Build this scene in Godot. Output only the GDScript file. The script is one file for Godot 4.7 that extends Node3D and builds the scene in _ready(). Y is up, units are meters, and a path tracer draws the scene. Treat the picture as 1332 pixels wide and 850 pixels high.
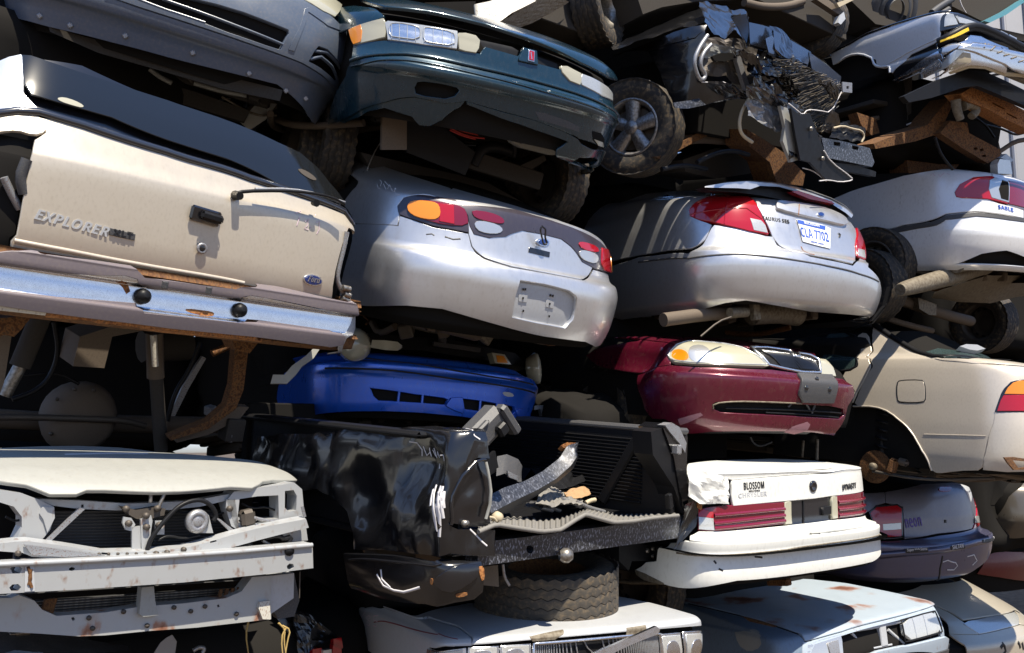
extends Node3D

var M := {}

func _ready() -> void:
	# camera
	var cam := Camera3D.new()
	cam.name = "camera"
	cam.fov = 40.565
	cam.near = 0.05
	cam.far = 900.0
	cam.position = Vector3(0, 2.2, 0)
	cam.rotation_degrees = Vector3(7.677, -36.0, 0)
	cam.current = true
	add_child(cam)
	# sky and exposure
	var env := Environment.new()
	env.background_mode = Environment.BG_SKY
	var sky := Sky.new()
	var sm := ProceduralSkyMaterial.new()
	sm.sky_top_color = Color(0.38, 0.53, 0.77)
	sm.sky_horizon_color = Color(0.86, 0.90, 0.94)
	sm.sky_curve = 0.12
	sm.sky_energy_multiplier = 1.0
	sm.ground_bottom_color = Color(0.36, 0.33, 0.29)
	sm.ground_horizon_color = Color(0.60, 0.60, 0.58)
	sky.sky_material = sm
	env.sky = sky
	env.background_energy_multiplier = 0.85
	env.ambient_light_source = Environment.AMBIENT_SOURCE_SKY
	env.tonemap_mode = Environment.TONE_MAPPER_LINEAR
	env.tonemap_exposure = 1.78
	env.sdfgi_enabled = true
	env.ssao_enabled = true
	env.ssil_enabled = true
	var we := WorldEnvironment.new()
	we.name = "world_environment"
	we.environment = env
	add_child(we)
	# the sun: high, in front of the wall of cars and a little to the right
	var sun := DirectionalLight3D.new()
	sun.name = "sun"
	sun.light_energy = 1.6
	sun.light_color = Color(1.0, 0.96, 0.89)
	sun.light_angular_distance = 0.5
	sun.shadow_enabled = true
	var el := deg_to_rad(61.0)
	var az := deg_to_rad(-6.0)
	var to_sun := Vector3(sin(az) * cos(el), sin(el), cos(az) * cos(el))
	sun.basis = Basis.looking_at(-to_sun, Vector3.UP)
	add_child(sun)

	make_materials()
	make_ground()
	make_cars()

func noise_tex(seed_: int, freq: float, octaves: int, ramp: Array, size := 512, kind := FastNoiseLite.TYPE_SIMPLEX_SMOOTH) -> NoiseTexture2D:
	var n := FastNoiseLite.new()
	n.seed = seed_
	n.noise_type = kind
	n.frequency = freq
	n.fractal_octaves = octaves
	var t := NoiseTexture2D.new()
	t.width = size
	t.height = size
	t.seamless = true
	t.noise = n
	var g := Gradient.new()
	var offs := PackedFloat32Array()
	var cols := PackedColorArray()
	for r in ramp:
		offs.append(r[0])
		cols.append(r[1])
	g.offsets = offs
	g.colors = cols
	t.color_ramp = g
	return t

func lin(r: float, g: float, b: float) -> Color:
	return Color(r, g, b).linear_to_srgb()

var T := {}
func mat(called: String, c: Color, rough: float, metal := 0.0, o := {}) -> StandardMaterial3D:
	var m := StandardMaterial3D.new()
	m.resource_name = called
	m.albedo_color = c
	m.roughness = rough
	m.metallic = metal
	m.uv1_triplanar = true
	var sc: float = o.get("scale", 0.9)
	m.uv1_scale = Vector3(sc, sc, sc)
	if o.has("streak"):
		m.uv1_scale = Vector3(sc * 1.2, sc * 0.7, sc * 1.2)
	if o.has("spec"):
		m.metallic_specular = o.spec
	if o.has("albedo"):
		m.albedo_texture = T[o.albedo]
	if o.has("rough"):
		m.roughness_texture = T[o.rough]
	if o.has("coat"):
		m.clearcoat_enabled = true
		m.clearcoat = o.coat
		m.clearcoat_roughness = o.get("coat_rough", 0.12)
	if o.has("detail"):
		m.detail_enabled = true
		m.detail_albedo = T[o.detail]
		m.detail_blend_mode = BaseMaterial3D.BLEND_MODE_MIX
		m.detail_uv_layer = BaseMaterial3D.DETAIL_UV_1
	if o.has("bump"):
		m.heightmap_enabled = true
		m.heightmap_texture = T[o.bump]
		m.heightmap_scale = o.get("depth", 0.4)
	if c.a < 1.0:
		m.transparency = BaseMaterial3D.TRANSPARENCY_ALPHA
	M[called] = m
	return m

func make_materials() -> void:
	var k := Color(0, 0, 0)
	T.dust = noise_tex(3, 0.05, 7, [[0.0, Color(0.62, 0.57, 0.50, 0.0)], [0.5, Color(0.62, 0.57, 0.50, 0.02)], [0.7, Color(0.60, 0.55, 0.47, 0.10)], [1.0, Color(0.56, 0.50, 0.42, 0.28)]], 1024)
	T.grime = noise_tex(8, 0.045, 7, [[0.0, Color(0.20, 0.16, 0.12, 0.4)], [0.36, Color(0.24, 0.19, 0.14, 0.10)], [0.55, Color(0.3, 0.25, 0.2, 0.0)], [1.0, Color(0.5, 0.44, 0.36, 0.16)]], 1024)
	T.rust_spots = noise_tex(21, 0.05, 7, [[0.0, Color(0.42, 0.26, 0.13, 0.0)], [0.62, Color(0.45, 0.30, 0.16, 0.0)], [0.70, Color(0.50, 0.30, 0.15, 0.35)], [0.8, Color(0.46, 0.25, 0.12, 0.7)], [1.0, Color(0.32, 0.16, 0.08, 0.9)]], 1024)
	T.rust_heavy = noise_tex(33, 0.04, 7, [[0.0, Color(0.30, 0.17, 0.09)], [0.36, Color(0.50, 0.31, 0.15)], [0.52, Color(0.72, 0.50, 0.27)], [0.68, Color(0.52, 0.36, 0.22)], [1.0, Color(0.34, 0.27, 0.21)]], 1024)
	T.metal_grey = noise_tex(5, 0.03, 6, [[0.0, Color(0.55, 0.5, 0.45)], [0.5, Color(0.85, 0.83, 0.8)], [1.0, Color(1, 1, 1)]])
	T.rough = noise_tex(12, 0.02, 6, [[0.0, Color(0.7, 0.7, 0.7)], [0.5, Color(0.92, 0.92, 0.92)], [1.0, Color(1, 1, 1)]])
	T.fine = noise_tex(17, 0.09, 5, [[0.0, Color(0.6, 0.6, 0.6)], [1.0, Color(1, 1, 1)]])
	T.glass_dirt = noise_tex(41, 0.03, 8, [[0.0, Color(0.36, 0.34, 0.30, 0.03)], [0.5, Color(0.42, 0.40, 0.36, 0.07)], [1.0, Color(0.6, 0.58, 0.52, 0.18)]], 1024)
	T.shatter = noise_tex(44, 0.12, 2, [[0.0, Color(0.22, 0.26, 0.27)], [0.5, Color(0.38, 0.44, 0.44)], [1.0, Color(0.75, 0.82, 0.80)]], 512, FastNoiseLite.TYPE_CELLULAR)
	T.soil = noise_tex(50, 0.02, 6, [[0.0, Color(0.36, 0.31, 0.26)], [0.5, Color(0.50, 0.45, 0.39)], [1.0, Color(0.64, 0.59, 0.52)]], 1024)
	T.tyre = noise_tex(55, 0.02, 6, [[0.0, Color(0.30, 0.26, 0.2, 0.0)], [0.5, Color(0.36, 0.31, 0.25, 0.12)], [0.72, Color(0.46, 0.39, 0.29, 0.5)], [1.0, Color(0.5, 0.43, 0.32, 0.75)]])
	T.metal_wear = noise_tex(61, 0.035, 8, [[0.0, Color(0.7, 0.72, 0.78, 0.8)], [0.30, Color(0.6, 0.62, 0.68, 0.4)], [0.44, Color(0.5, 0.5, 0.5, 0.0)], [1.0, Color(0.45, 0.42, 0.38, 0.12)]], 1024)
	T.edge_rust = noise_tex(71, 0.018, 7, [[0.0, Color(0.48, 0.34, 0.16, 0.0)], [0.66, Color(0.50, 0.36, 0.18, 0.0)], [0.78, Color(0.50, 0.34, 0.16, 0.25)], [0.88, Color(0.46, 0.27, 0.12, 0.6)], [1.0, Color(0.34, 0.18, 0.08, 0.85)]], 1024)
	T.film = noise_tex(77, 0.03, 7, [[0.0, Color(0.5, 0.47, 0.42, 0.0)], [0.55, Color(0.5, 0.47, 0.42, 0.012)], [1.0, Color(0.5, 0.46, 0.40, 0.10)]], 1024)
	T.hood_rust = noise_tex(96, 0.003, 9, [[0.0, Color(0.42, 0.26, 0.14, 0.0)], [0.54, Color(0.56, 0.40, 0.25, 0.0)], [0.62, Color(0.60, 0.40, 0.23, 0.3)], [0.68, Color(0.58, 0.34, 0.17, 0.75)], [0.8, Color(0.44, 0.23, 0.11, 1.0)], [1.0, Color(0.36, 0.18, 0.09, 1.0)]], 1024)
	T.weather = noise_tex(101, 0.02, 9, [[0.0, Color(0.30, 0.26, 0.20, 0.22)], [0.30, Color(0.38, 0.33, 0.26, 0.05)], [0.42, Color(0.5, 0.45, 0.38, 0.0)], [0.66, Color(0.6, 0.55, 0.46, 0.01)], [0.8, Color(0.56, 0.50, 0.40, 0.10)], [1.0, Color(0.50, 0.42, 0.30, 0.28)]], 1024)
	# paints
	var paint := func(called: String, c: Color, metal: float, rough: float, coat: float, detail := "dust", sc := 0.9):
		mat(called, c, rough, metal, {"coat": coat, "coat_rough": 0.10, "detail": detail, "rough": "rough", "scale": sc, "streak": 1})
	paint.call("silver", lin(0.62, 0.625, 0.635), 0.72, 0.40, 0.8, "weather")
	paint.call("pearl", lin(0.74, 0.74, 0.74), 0.15, 0.36, 0.7, "weather")
	paint.call("gold", lin(0.57, 0.51, 0.415), 0.3, 0.42, 0.5)
	paint.call("pillar_blue", lin(0.52, 0.56, 0.62), 0.3, 0.4, 0.6)  # pale bluish tone, used on the window pillar alone
	paint.call("teal", lin(0.005, 0.030, 0.048), 0.35, 0.3, 0.9, "film")
	paint.call("blue", lin(0.012, 0.115, 0.66), 0.45, 0.34, 0.8, "weather")
	paint.call("maroon", lin(0.105, 0.005, 0.02), 0.3, 0.32, 0.8, "weather")
	paint.call("tan", lin(0.62, 0.55, 0.45), 0.3, 0.38, 0.6)
	mat("black", lin(0.007, 0.007, 0.008), 0.28, 0.0, {"coat": 0.65, "coat_rough": 0.10, "rough": "rough", "scale": 1.4})
	paint.call("white", lin(0.68, 0.68, 0.635), 0.0, 0.45, 0.25, "weather")
	paint.call("purple", lin(0.085, 0.085, 0.15), 0.4, 0.36, 0.7, "film")
	paint.call("purple_grey", lin(0.13, 0.13, 0.165), 0.4, 0.4, 0.5)
	paint.call("pale_grey", lin(0.46, 0.475, 0.49), 0.1, 0.5, 0.3)
	paint.call("beige", lin(0.50, 0.45, 0.36), 0.35, 0.4, 0.5)
	paint.call("wagon_silver", lin(0.64, 0.645, 0.65), 0.2, 0.38, 0.5)
	paint.call("light_blue", lin(0.36, 0.425, 0.49), 0.1, 0.55, 0.15, "edge_rust", 1.0)
	paint.call("rusty_blue", lin(0.36, 0.425, 0.49), 0.1, 0.55, 0.15, "hood_rust", 0.45)
	paint.call("slate_blue", lin(0.16, 0.215, 0.28), 0.15, 0.5, 0.2, "grime", 0.8)
	paint.call("primer", lin(0.33, 0.33, 0.30), 0.1, 0.6, 0.0, "weather", 1.2)
	paint.call("bare_silver", lin(0.40, 0.41, 0.41), 0.25, 0.45, 0.15, "edge_rust", 0.8)
	paint.call("beam_rust", lin(0.40, 0.41, 0.40), 0.2, 0.5, 0.1, "hood_rust", 1.1)
	paint.call("sill_white", lin(0.55, 0.53, 0.46), 0.0, 0.5, 0.2, "rust_spots", 1.4)
	paint.call("dark_red", lin(0.13, 0.010, 0.014), 0.2, 0.4, 0.5, "film")
	# plastics, rubber, metal
	mat("faded_plastic", lin(0.075, 0.098, 0.14), 0.42, 0.0, {"detail": "dust", "rough": "rough", "coat": 0.5, "coat_rough": 0.22})
	mat("rubber_mauve", lin(0.15, 0.125, 0.135), 0.5, 0.0, {"detail": "dust", "rough": "rough"})
	mat("black_plastic", lin(0.010, 0.010, 0.011), 0.5, 0.0, {"rough": "rough", "scale": 2.0, "spec": 0.32})
	mat("gloss_black", lin(0.008, 0.008, 0.010), 0.18, 0.0, {"coat": 0.8})
	mat("trim", lin(0.02, 0.022, 0.03), 0.22, 0.0, {"coat": 1.0, "coat_rough": 0.06})
	mat("grey_plastic", lin(0.045, 0.047, 0.052), 0.55, 0.0, {"detail": "dust", "scale": 2.0})
	mat("shell", lin(0.018, 0.017, 0.016), 0.9, 0.0, {"spec": 0.08})  # near-black tone put in for the shade inside and behind the wrecks
	mat("under", lin(0.055, 0.050, 0.044), 0.8, 0.0, {"detail": "grime", "scale": 1.5, "spec": 0.2})
	mat("under_brown", lin(0.12, 0.092, 0.066), 0.8, 0.0, {"detail": "grime", "scale": 1.8})
	mat("tyre", lin(0.022, 0.021, 0.020), 0.75, 0.0, {"detail": "tyre", "scale": 2.2, "bump": "fine", "depth": 0.15})
	mat("tyre_muddy", lin(0.045, 0.040, 0.033), 0.8, 0.0, {"detail": "tyre", "scale": 3.0, "bump": "fine", "depth": 0.2})
	mat("chrome", lin(0.76, 0.77, 0.79), 0.30, 1.0, {"rough": "rough", "detail": "grime", "scale": 2.4})
	mat("steel", lin(0.40, 0.39, 0.37), 0.4, 0.8, {"albedo": "metal_grey", "scale": 3.0})
	mat("alloy", lin(0.42, 0.42, 0.43), 0.38, 0.7, {"albedo": "metal_grey", "scale": 3.0})
	mat("iron", lin(0.10, 0.085, 0.07), 0.6, 0.5, {"detail": "grime", "scale": 3.0})
	mat("rust", lin(0.98, 0.92, 0.88), 0.85, 0.0, {"albedo": "rust_heavy", "detail": "grime", "scale": 0.9, "bump": "fine", "depth": 0.2})
	mat("dark_rust", lin(0.40, 0.40, 0.385), 0.85, 0.0, {"albedo": "rust_heavy", "scale": 0.9, "bump": "fine", "depth": 0.2})
	mat("muffler", lin(0.27, 0.24, 0.185), 0.6, 0.2, {"detail": "grime", "albedo": "metal_grey", "scale": 2.0})
	mat("galvanised", lin(0.34, 0.35, 0.36), 0.45, 0.6, {"detail": "rust_spots", "scale": 2.2})
	mat("brass", lin(0.07, 0.056, 0.036), 0.4, 0.5)
	mat("fin", lin(0.028, 0.028, 0.028), 0.5, 0.3)
	paint.call("black_worn", lin(0.022, 0.024, 0.030), 0.3, 0.4, 0.4, "metal_wear", 1.6)
	paint.call("bronze", lin(0.12, 0.105, 0.085), 0.4, 0.35, 0.6, "film")
	paint.call("turquoise", lin(0.08, 0.26, 0.30), 0.1, 0.5, 0.2)
	paint.call("lamp_band", lin(0.045, 0.038, 0.050), 0.2, 0.35, 0.6, "film")
	mat("mat_rubber", lin(0.20, 0.19, 0.17), 0.85, 0.0, {"detail": "grime", "scale": 2.0})
	mat("rusty_brown", lin(0.40, 0.40, 0.375), 0.85, 0.0, {"albedo": "rust_heavy", "detail": "grime", "scale": 0.7, "bump": "fine", "depth": 0.2})
	mat("sill_rust", lin(0.5, 0.45, 0.36), 0.85, 0.0, {"albedo": "metal_grey", "detail": "rust_spots", "scale": 3.0})
	mat("dirty_glass_pale", lin(0.10, 0.11, 0.12), 0.2, 0.0, {"detail": "glass_dirt", "scale": 2.0, "coat": 0.7})
	mat("glass_shard", lin(0.24, 0.25, 0.27), 0.2, 0.0, {"detail": "dust", "scale": 3.0, "coat": 1.0})
	# lenses and glass
	mat("lens_red", lin(0.36, 0.006, 0.012), 0.12, 0.0, {"coat": 1.0, "coat_rough": 0.04})
	mat("lens_dark_red", lin(0.16, 0.006, 0.020), 0.15, 0.0, {"coat": 1.0, "coat_rough": 0.05})
	mat("lens_amber", lin(0.66, 0.22, 0.008), 0.15, 0.0, {"coat": 1.0, "coat_rough": 0.05})
	mat("lens_clear", lin(0.56, 0.57, 0.55), 0.22, 0.4, {"coat": 1.0, "coat_rough": 0.04, "detail": "grime", "scale": 1.6})
	mat("lens_yellowed", lin(0.40, 0.385, 0.29), 0.2, 0.0, {"coat": 1.0, "coat_rough": 0.08, "detail": "dust", "scale": 3.0})
	mat("reflector", lin(0.62, 0.62, 0.60), 0.2, 0.7)
	var g := mat("cover_glass", Color(0.9, 0.92, 0.90, 0.12), 0.05, 0.0)
	g.uv1_triplanar = false
	mat("dirty_glass", lin(0.010, 0.011, 0.012), 0.10, 0.0, {"coat": 0.6, "coat_rough": 0.06})
	mat("shattered", lin(0.22, 0.27, 0.27), 0.25, 0.0, {"albedo": "shatter", "bump": "shatter", "depth": 0.3, "scale": 3.0})
	mat("chalk", lin(0.62, 0.60, 0.60), 0.9, 0.0)
	mat("chalk_pink", lin(0.66, 0.52, 0.58), 0.9, 0.0)
	mat("red_line", lin(0.22, 0.03, 0.035), 0.6, 0.0)
	mat("plate_white", lin(0.70, 0.72, 0.76), 0.5, 0.0)
	mat("badge_blue", lin(0.01, 0.03, 0.16), 0.2, 0.0, {"coat": 1.0})
	mat("ink", lin(0.012, 0.012, 0.014), 0.5)
	mat("ink_blue", lin(0.03, 0.09, 0.42), 0.5)
	mat("ink_purple", lin(0.09, 0.06, 0.30), 0.5)
	mat("sticker_yellow", lin(0.75, 0.50, 0.02), 0.5)
	mat("wire_red", lin(0.40, 0.03, 0.02), 0.5)
	mat("scuff_pink", lin(0.22, 0.10, 0.12), 0.7)
	mat("wire_cream", lin(0.45, 0.38, 0.26), 0.6)
	mat("cardboard", lin(0.36, 0.22, 0.11), 0.85)
	mat("straw", lin(0.42, 0.30, 0.11), 0.8)
	mat("soil", Color(0.66, 0.63, 0.60), 0.95, 0.0, {"albedo": "soil", "scale": 0.35, "bump": "fine", "depth": 1.0})
	mat("shed", lin(0.36, 0.36, 0.37), 0.5, 0.4, {"detail": "dust", "scale": 0.8})

func make_ground() -> void:
	var p := PlaneMesh.new()
	p.size = Vector2(600, 600)
	var o := put(self, "ground", p, M.soil)
	o.set_meta("kind", "structure")
	o.set_meta("label", "dry brown dirt ground of the scrap yard")
	o.position = Vector3(0, -0.12, 0)

func full(parent: Node, called: String, s: Surf, m: Material, off: float, u0 := -1.6, u1 := 1.6, v0 := 0.0, v1 := -1.0, cell := 0.09) -> MeshInstance3D:
	if v1 < 0.0:
		v1 = s.st.size() - 1.0
	return panel(parent, called, s, [u0, v0, u1, v0, u1, v1, u0, v1], m, off, 0.0, cell)

func make_cars() -> void:
	gold_tailgate()
	silver_coupe()
	teal_front()
	silver_sedan()
	van_front()
	pearl_sedan()
	blue_front()
	maroon_front()
	tan_sedan()
	stripped_front()
	pickup_bed()
	bed_load()
	spare_tyre()
	white_sedan()
	purple_sedan()
	white_hood()
	rusty_hood()
	beige_front()
	black_wreck()
	silver_wagon()
	top_wrecks()
	edge_wrecks()

func gold_tailgate() -> void:
	var car := thing("off_roader", "gold off-roader rear end with black-tinted tailgate glass and chrome bumper", "car", place(1.093, 2.24, -4.028, 10.187, 14.609, -0.856, 1.03), "wrecked cars stacked in the scrap yard")
	var s := Surf.new([[0.55, -0.14, 0.86, 0.18, 5], [0.72, -0.1, 0.88, 0.2, 4.5], [0.95, -0.11, 0.88, 0.2, 4.5], [1.04, -0.12, 0.87, 0.22, 4.5], [1.09, -0.15, 0.86, 0.25, 4.5], [1.3, -0.27, 0.82, 0.3, 4], [1.5, -0.42, 0.76, 0.3, 4], [1.62, -0.55, 0.7, 0.35, 4]], 2.2)
	var b := Surf.new([[0.41, -0.05, 0.84, 0.2, 5], [0.435, 0.02, 0.885, 0.2, 5], [0.445, 0.034, 0.89, 0.2, 5], [0.515, 0.044, 0.9, 0.2, 5], [0.525, 0.04, 0.9, 0.2, 5], [0.53, 0.028, 0.89, 0.2, 5], [0.57, 0.018, 0.89, 0.2, 5], [0.615, 0.006, 0.89, 0.2, 5], [0.622, 0.03, 0.89, 0.22, 5], [0.63, 0.042, 0.9, 0.22, 5], [0.675, 0.038, 0.89, 0.22, 5], [0.682, 0.03, 0.89, 0.22, 5], [0.7, -0.08, 0.86, 0.22, 5]], 2.2)
	full(car, "shade_shell", s, M.shell, -0.05, -1.5, 1.05, 0.0, 4.2)
	var tg := panel(car, "tailgate", s, [-0.408, 4.489, -0.367, 4.426, -0.347, 4.283, -0.389, 4.061, -0.393, 2.759, -0.39, 2.003, -0.395, 1.059, -0.416, 0.887, -0.403, 0.594, -0.165, 0.558, -0.03, 0.558, 0.002, 0.577, 0.049, 0.58, 0.484, 0.691, 0.455, 1.097, 0.453, 1.431, 0.501, 2.219, 0.582, 3.015, 0.802, 2.792, 0.802, 2.667, 0.792, 3.125, 0.781, 3.833, 0.573, 4.098, 0.13, 4.271, 0.035, 4.312, -0.018, 4.407, -0.211, 4.484, -0.335, 4.515], M.gold)
	panel(car, "quarter_panel", s, [-0.779, 4.292, -0.631, 4.371, -0.525, 4.482, -0.418, 4.536, -0.371, 4.437, -0.352, 4.299, -0.406, 4.179, -0.501, 4.208, -0.607, 4.092, -0.746, 3.868], M.gold, 0.0, 0.012, 0.03, 1)
	panel(car, "lamp_recess", s, [-0.693, 3.923, -0.5, 4.191, -0.407, 4.152, -0.395, 4, -0.395, 1.996, -0.401, 1.055, -0.426, 0.911, -0.417, 0.637, -0.53, 0.605], M.shell, -0.045)
	tube(car, "lamp_bracket", [-0.699, 1.016, -0.14, -0.712, 0.944, -0.14, -0.688, 0.886, -0.14], 0.02, M.grey_plastic)
	tube(car, "bare_metal_strip", [-0.759, 0.932, -0.16, -0.724, 0.877, -0.16, -0.687, 0.827, -0.16], 0.015, M.galvanised)
	panel(car, "window_pillar", s, [-0.932, 5.298, -0.75, 5.417, -0.684, 5.511, -0.595, 5.608, -0.554, 5.397, -0.521, 4.831, -0.431, 4.655, -0.412, 4.605, -0.53, 4.533, -0.639, 4.441, -0.782, 4.316], M.pillar_blue)
	panel(car, "window_frame", s, [-0.591, 5.61, -0.252, 5.798, -0.001, 5.542, 0.325, 5.252, 0.397, 5.046, 0.771, 4.333, 0.781, 4, 0.133, 4.307, -0.019, 4.45, -0.214, 4.536, -0.408, 4.59, -0.428, 4.657, -0.517, 4.818, -0.551, 5.399], M.gloss_black, -0.02)
	panel(car, "rear_window", s, [-0.574, 5.565, -0.523, 5.591, -0.247, 5.531, -0.02, 5.496, 0.163, 5.311, 0.278, 5.232, 0.367, 5.016, 0.463, 4.698, 0.666, 4.362, 0.366, 4.334, 0.107, 4.387, -0.003, 4.632, -0.137, 4.783, -0.342, 4.796, -0.467, 4.815, -0.515, 5.003], M.dirty_glass, 0.012, 0.008)
	panel(car, "oval_emblem", s, [-0.345, 4.849, -0.317, 4.91, -0.27, 4.902, -0.233, 4.849, -0.237, 4.798, -0.271, 4.795, -0.324, 4.806], M.lens_yellowed, 0.015, 0.002, 0.02, 1)
	panel(car, "oval_emblem", s, [0.218, 4.765, 0.252, 4.798, 0.311, 4.739, 0.339, 4.655, 0.296, 4.626, 0.239, 4.682], M.iron, 0.015, 0.002, 0.02, 1)
	strip(car, "belt_moulding", s, [-0.782, 4.316, -0.637, 4.42, -0.528, 4.512, -0.407, 4.573, -0.215, 4.549, -0.019, 4.469, 0.037, 4.383, 0.135, 4.341, 0.598, 4.2, 0.781, 3.625], 0.035, 0.012, M.trim, 0.004)
	# wiper, handle, lock
	var wp := tube(car, "wiper", [0.127, 1.069, -0.095, 0.163, 1.09, -0.095, 0.336, 1.131, -0.095, 0.478, 1.155, -0.095, 0.616, 1.162, -0.095, 0.692, 1.143, -0.095], 0.009, M.black_plastic, 0.006)
	put(wp, "pivot", tube_mesh(p3([0, 0, 0, 0, 0, 0.045]), 0.022, 0.018), M.black_plastic).position = Vector3(0.138, 1.064, -0.12)
	tube(wp, "blade", [0.216, 1.111, -0.1, 0.392, 1.151, -0.1, 0.541, 1.161, -0.1, 0.693, 1.154, -0.1], 0.007, M.galvanised, 0.005)
	put(wp, "rest", tube_mesh(p3([0, 0, 0, 0, 0, 0.03]), 0.014, 0.018), M.black_plastic).position = Vector3(0.533, 1.115, -0.12)
	var hd := block(car, "handle", Vector3(0.03, 0.946, -0.075), Vector3(0.105, 0.038, 0.026), M.black_plastic, Vector3(0, 0, -4), 0.012)
	block(hd, "handle_base", Vector3(-0.02, 0.0, -0.022), Vector3(0.14, 0.065, 0.02), M.gloss_black, Vector3.ZERO, 0.02)
	var lk := put(car, "lock", lathe_mesh([0.024, 0.0, 0.024, 0.006, 0.016, 0.009, 0.012, 0.004, 0.0, 0.004], 20), M.galvanised)
	lk.transform = Transform3D(Basis(Vector3.UP, -PI / 2), Vector3(0.017, 0.807, -0.092))
	put(lk, "keyway", lathe_mesh([0.013, 0.004, 0.012, 0.008, 0.0, 0.008], 16), M.gloss_black)
	letters(car, "lettering", "EXPLORER", s, Vector2(-0.333, 1.363), Vector2(-0.095, 1.292), 0.040, M.pale_grey, 0.001, 0.004, false, 0.25)
	var xl := panel(car, "trim_badge", s, [-0.092, 1.432, -0.045, 1.408, -0.045, 1.325, -0.091, 1.34], M.grey_plastic, 0.006, 0.006)
	letters(xl, "lettering", "XLT", s, Vector2(-0.085, 1.348), Vector2(-0.049, 1.342), 0.024, M.ink, 0.007, 0.002)
	var oval := panel(car, "oval_badge", s, [0.22, 1.172, 0.229, 1.245, 0.268, 1.288, 0.316, 1.27, 0.347, 1.195, 0.339, 1.102, 0.289, 1.049, 0.243, 1.069], M.chrome, 0.006, 0.006, 0.02, 1)
	panel(oval, "oval_face", s, [0.226, 1.17, 0.236, 1.233, 0.27, 1.274, 0.313, 1.253, 0.338, 1.191, 0.329, 1.124, 0.288, 1.079, 0.245, 1.092], M.badge_blue, 0.009, 0.004, 0.02, 1)
	letters(oval, "lettering", "Ford", s, Vector2(0.243, 1.138), Vector2(0.321, 1.133), 0.030, M.chrome, 0.0105, 0.001, true, 0.3)
	strip(car, "tailgate_crease", s, [-0.406, 0.913, -0.183, 0.886, -0.031, 0.843, 0.001, 0.833, 0.036, 0.802], 0.02, 0.006, M.gold, 0.0)
	scrawl(car, "chalk_writing", s, [[0.148, 3.181, 0.175, 3.612, 0.163, 2.775, 0.155, 2.389], [0.191, 2.693, 0.208, 2.93, 0.203, 2.501, 0.19, 2.343, 0.21, 2.32], [0.255, 3.606, 0.218, 2.399], [0.252, 2.764, 0.273, 2.964, 0.271, 2.428, 0.259, 2.219]], M.chalk_pink)
	# torn corner beside the tailgate
	tube(car, "latch_cable", [0.763, 1.018, -0.14, 0.762, 0.934, -0.14, 0.756, 0.849, -0.14, 0.755, 0.78, -0.14, 0.792, 0.729, -0.14, 0.83, 0.706, -0.14], 0.012, M.galvanised)
	for q in [[0.783, 0.742, -0.12, 0.829, 0.74, -0.12], [0.799, 0.712, -0.12, 0.836, 0.707, -0.12], [0.79, 0.69, -0.12, 0.836, 0.679, -0.12]]:
		tube(car, "latch_bolt", q, 0.016, M.steel)
	panel(car, "corner_recess", s, [0.428, 1.927, 0.497, 2.626, 0.569, 2.878, 0.602, 2.158, 0.563, 1.457, 0.561, 0.875, 0.506, 0.783], M.shell, -0.03)
	# bumper
	var bp := Node3D.new()
	bp.name = "bumper"
	car.add_child(bp, true)
	full(bp, "bumper_core", b, M.dark_rust, -0.02, -1.25, 1.25)
	panel(bp, "bumper_top", b, [-0.902, 9.445, -0.493, 9.663, -0.125, 11.171, -0.046, 11.276, -0.037, 9.87, -0.029, 9.491, -0.01, 9.514, 0.006, 9.671, 0.01, 10.15, 0.033, 11.568, 0.079, 11.717, 0.544, 10.168, 0.602, 8.573, 0.312, 8.98, 0.017, 9.408, 0.008, 8.969, -0.01, 6.9, -0.021, 6.816, -0.037, 9.342, -0.055, 9.441, -0.471, 7.173, -0.869, 6.661], M.rubber_mauve, 0.004, 0.02)
	panel(bp, "bumper_face", b, [-0.869, 6.661, -0.47, 7.092, -0.055, 9.423, -0.037, 9.299, -0.021, 6.781, -0.01, 6.865, 0.008, 8.894, 0.017, 9.387, 0.648, 8.109, 0.613, 5.653, 0.451, 2.988, 0.322, 5.253, 0.035, 5.371, 0.02, 5.311, 0.009, 3.265, -0.023, 2.934, -0.032, 5.435, -0.45, 4.514, -0.799, 3.034], M.chrome, 0.0, 0.01)
	panel(bp, "bumper_bottom", b, [-0.799, 3.034, -0.446, 4.191, -0.032, 5.412, -0.023, 2.904, -0.004, 2.974, 0.009, 3.191, 0.035, 5.316, 0.322, 5.183, 0.441, 2.907, 0.452, 2.446, 0.334, 2.243, 0.025, 2.369, -0.004, 2.305, -0.032, 2.341, -0.123, 2.357, -0.439, 2.422, -0.789, 2.324], M.rubber_mauve, 0.004, 0.02)
	panel(bp, "bumper_lip", b, [-0.24, 2.351, -0.032, 2.3, -0.004, 2.277, 0.037, 2.361, 0.052, 0.798, 0.008, 0.868, -0.006, 0.528, -0.023, 1.023, -0.102, 2.179, -0.228, 1.991], M.rust, -0.012, 0.012)
	panel(bp, "bumper_lip", b, [-0.789, 2.3, -0.439, 2.41, -0.231, 2.365, -0.234, 2.196, -0.353, 2.187, -0.436, 2.163, -0.786, 1.98], M.sill_white, -0.01, 0.012)
	panel(bp, "bumper_end", b, [0.648, 8.109, 0.648, 5.663, 0.464, 2.848, 0.455, 2.416, 0.517, 0, 0.489, 0.271, 0.405, 2.548, 0.437, 4.374, 0.578, 6.516], M.galvanised, 0.002, 0.006)
	for q in [Vector3(-0.247, 0.577, 0.02), Vector3(0.181, 0.574, 0.02)]:
		var st := put(bp, "rubber_stop", lathe_mesh([0.032, 0.0, 0.03, 0.02, 0.018, 0.034, 0.0, 0.038], 18), M.black_plastic)
		st.transform = Transform3D(Basis(Vector3.UP, -PI / 2), q)
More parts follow.
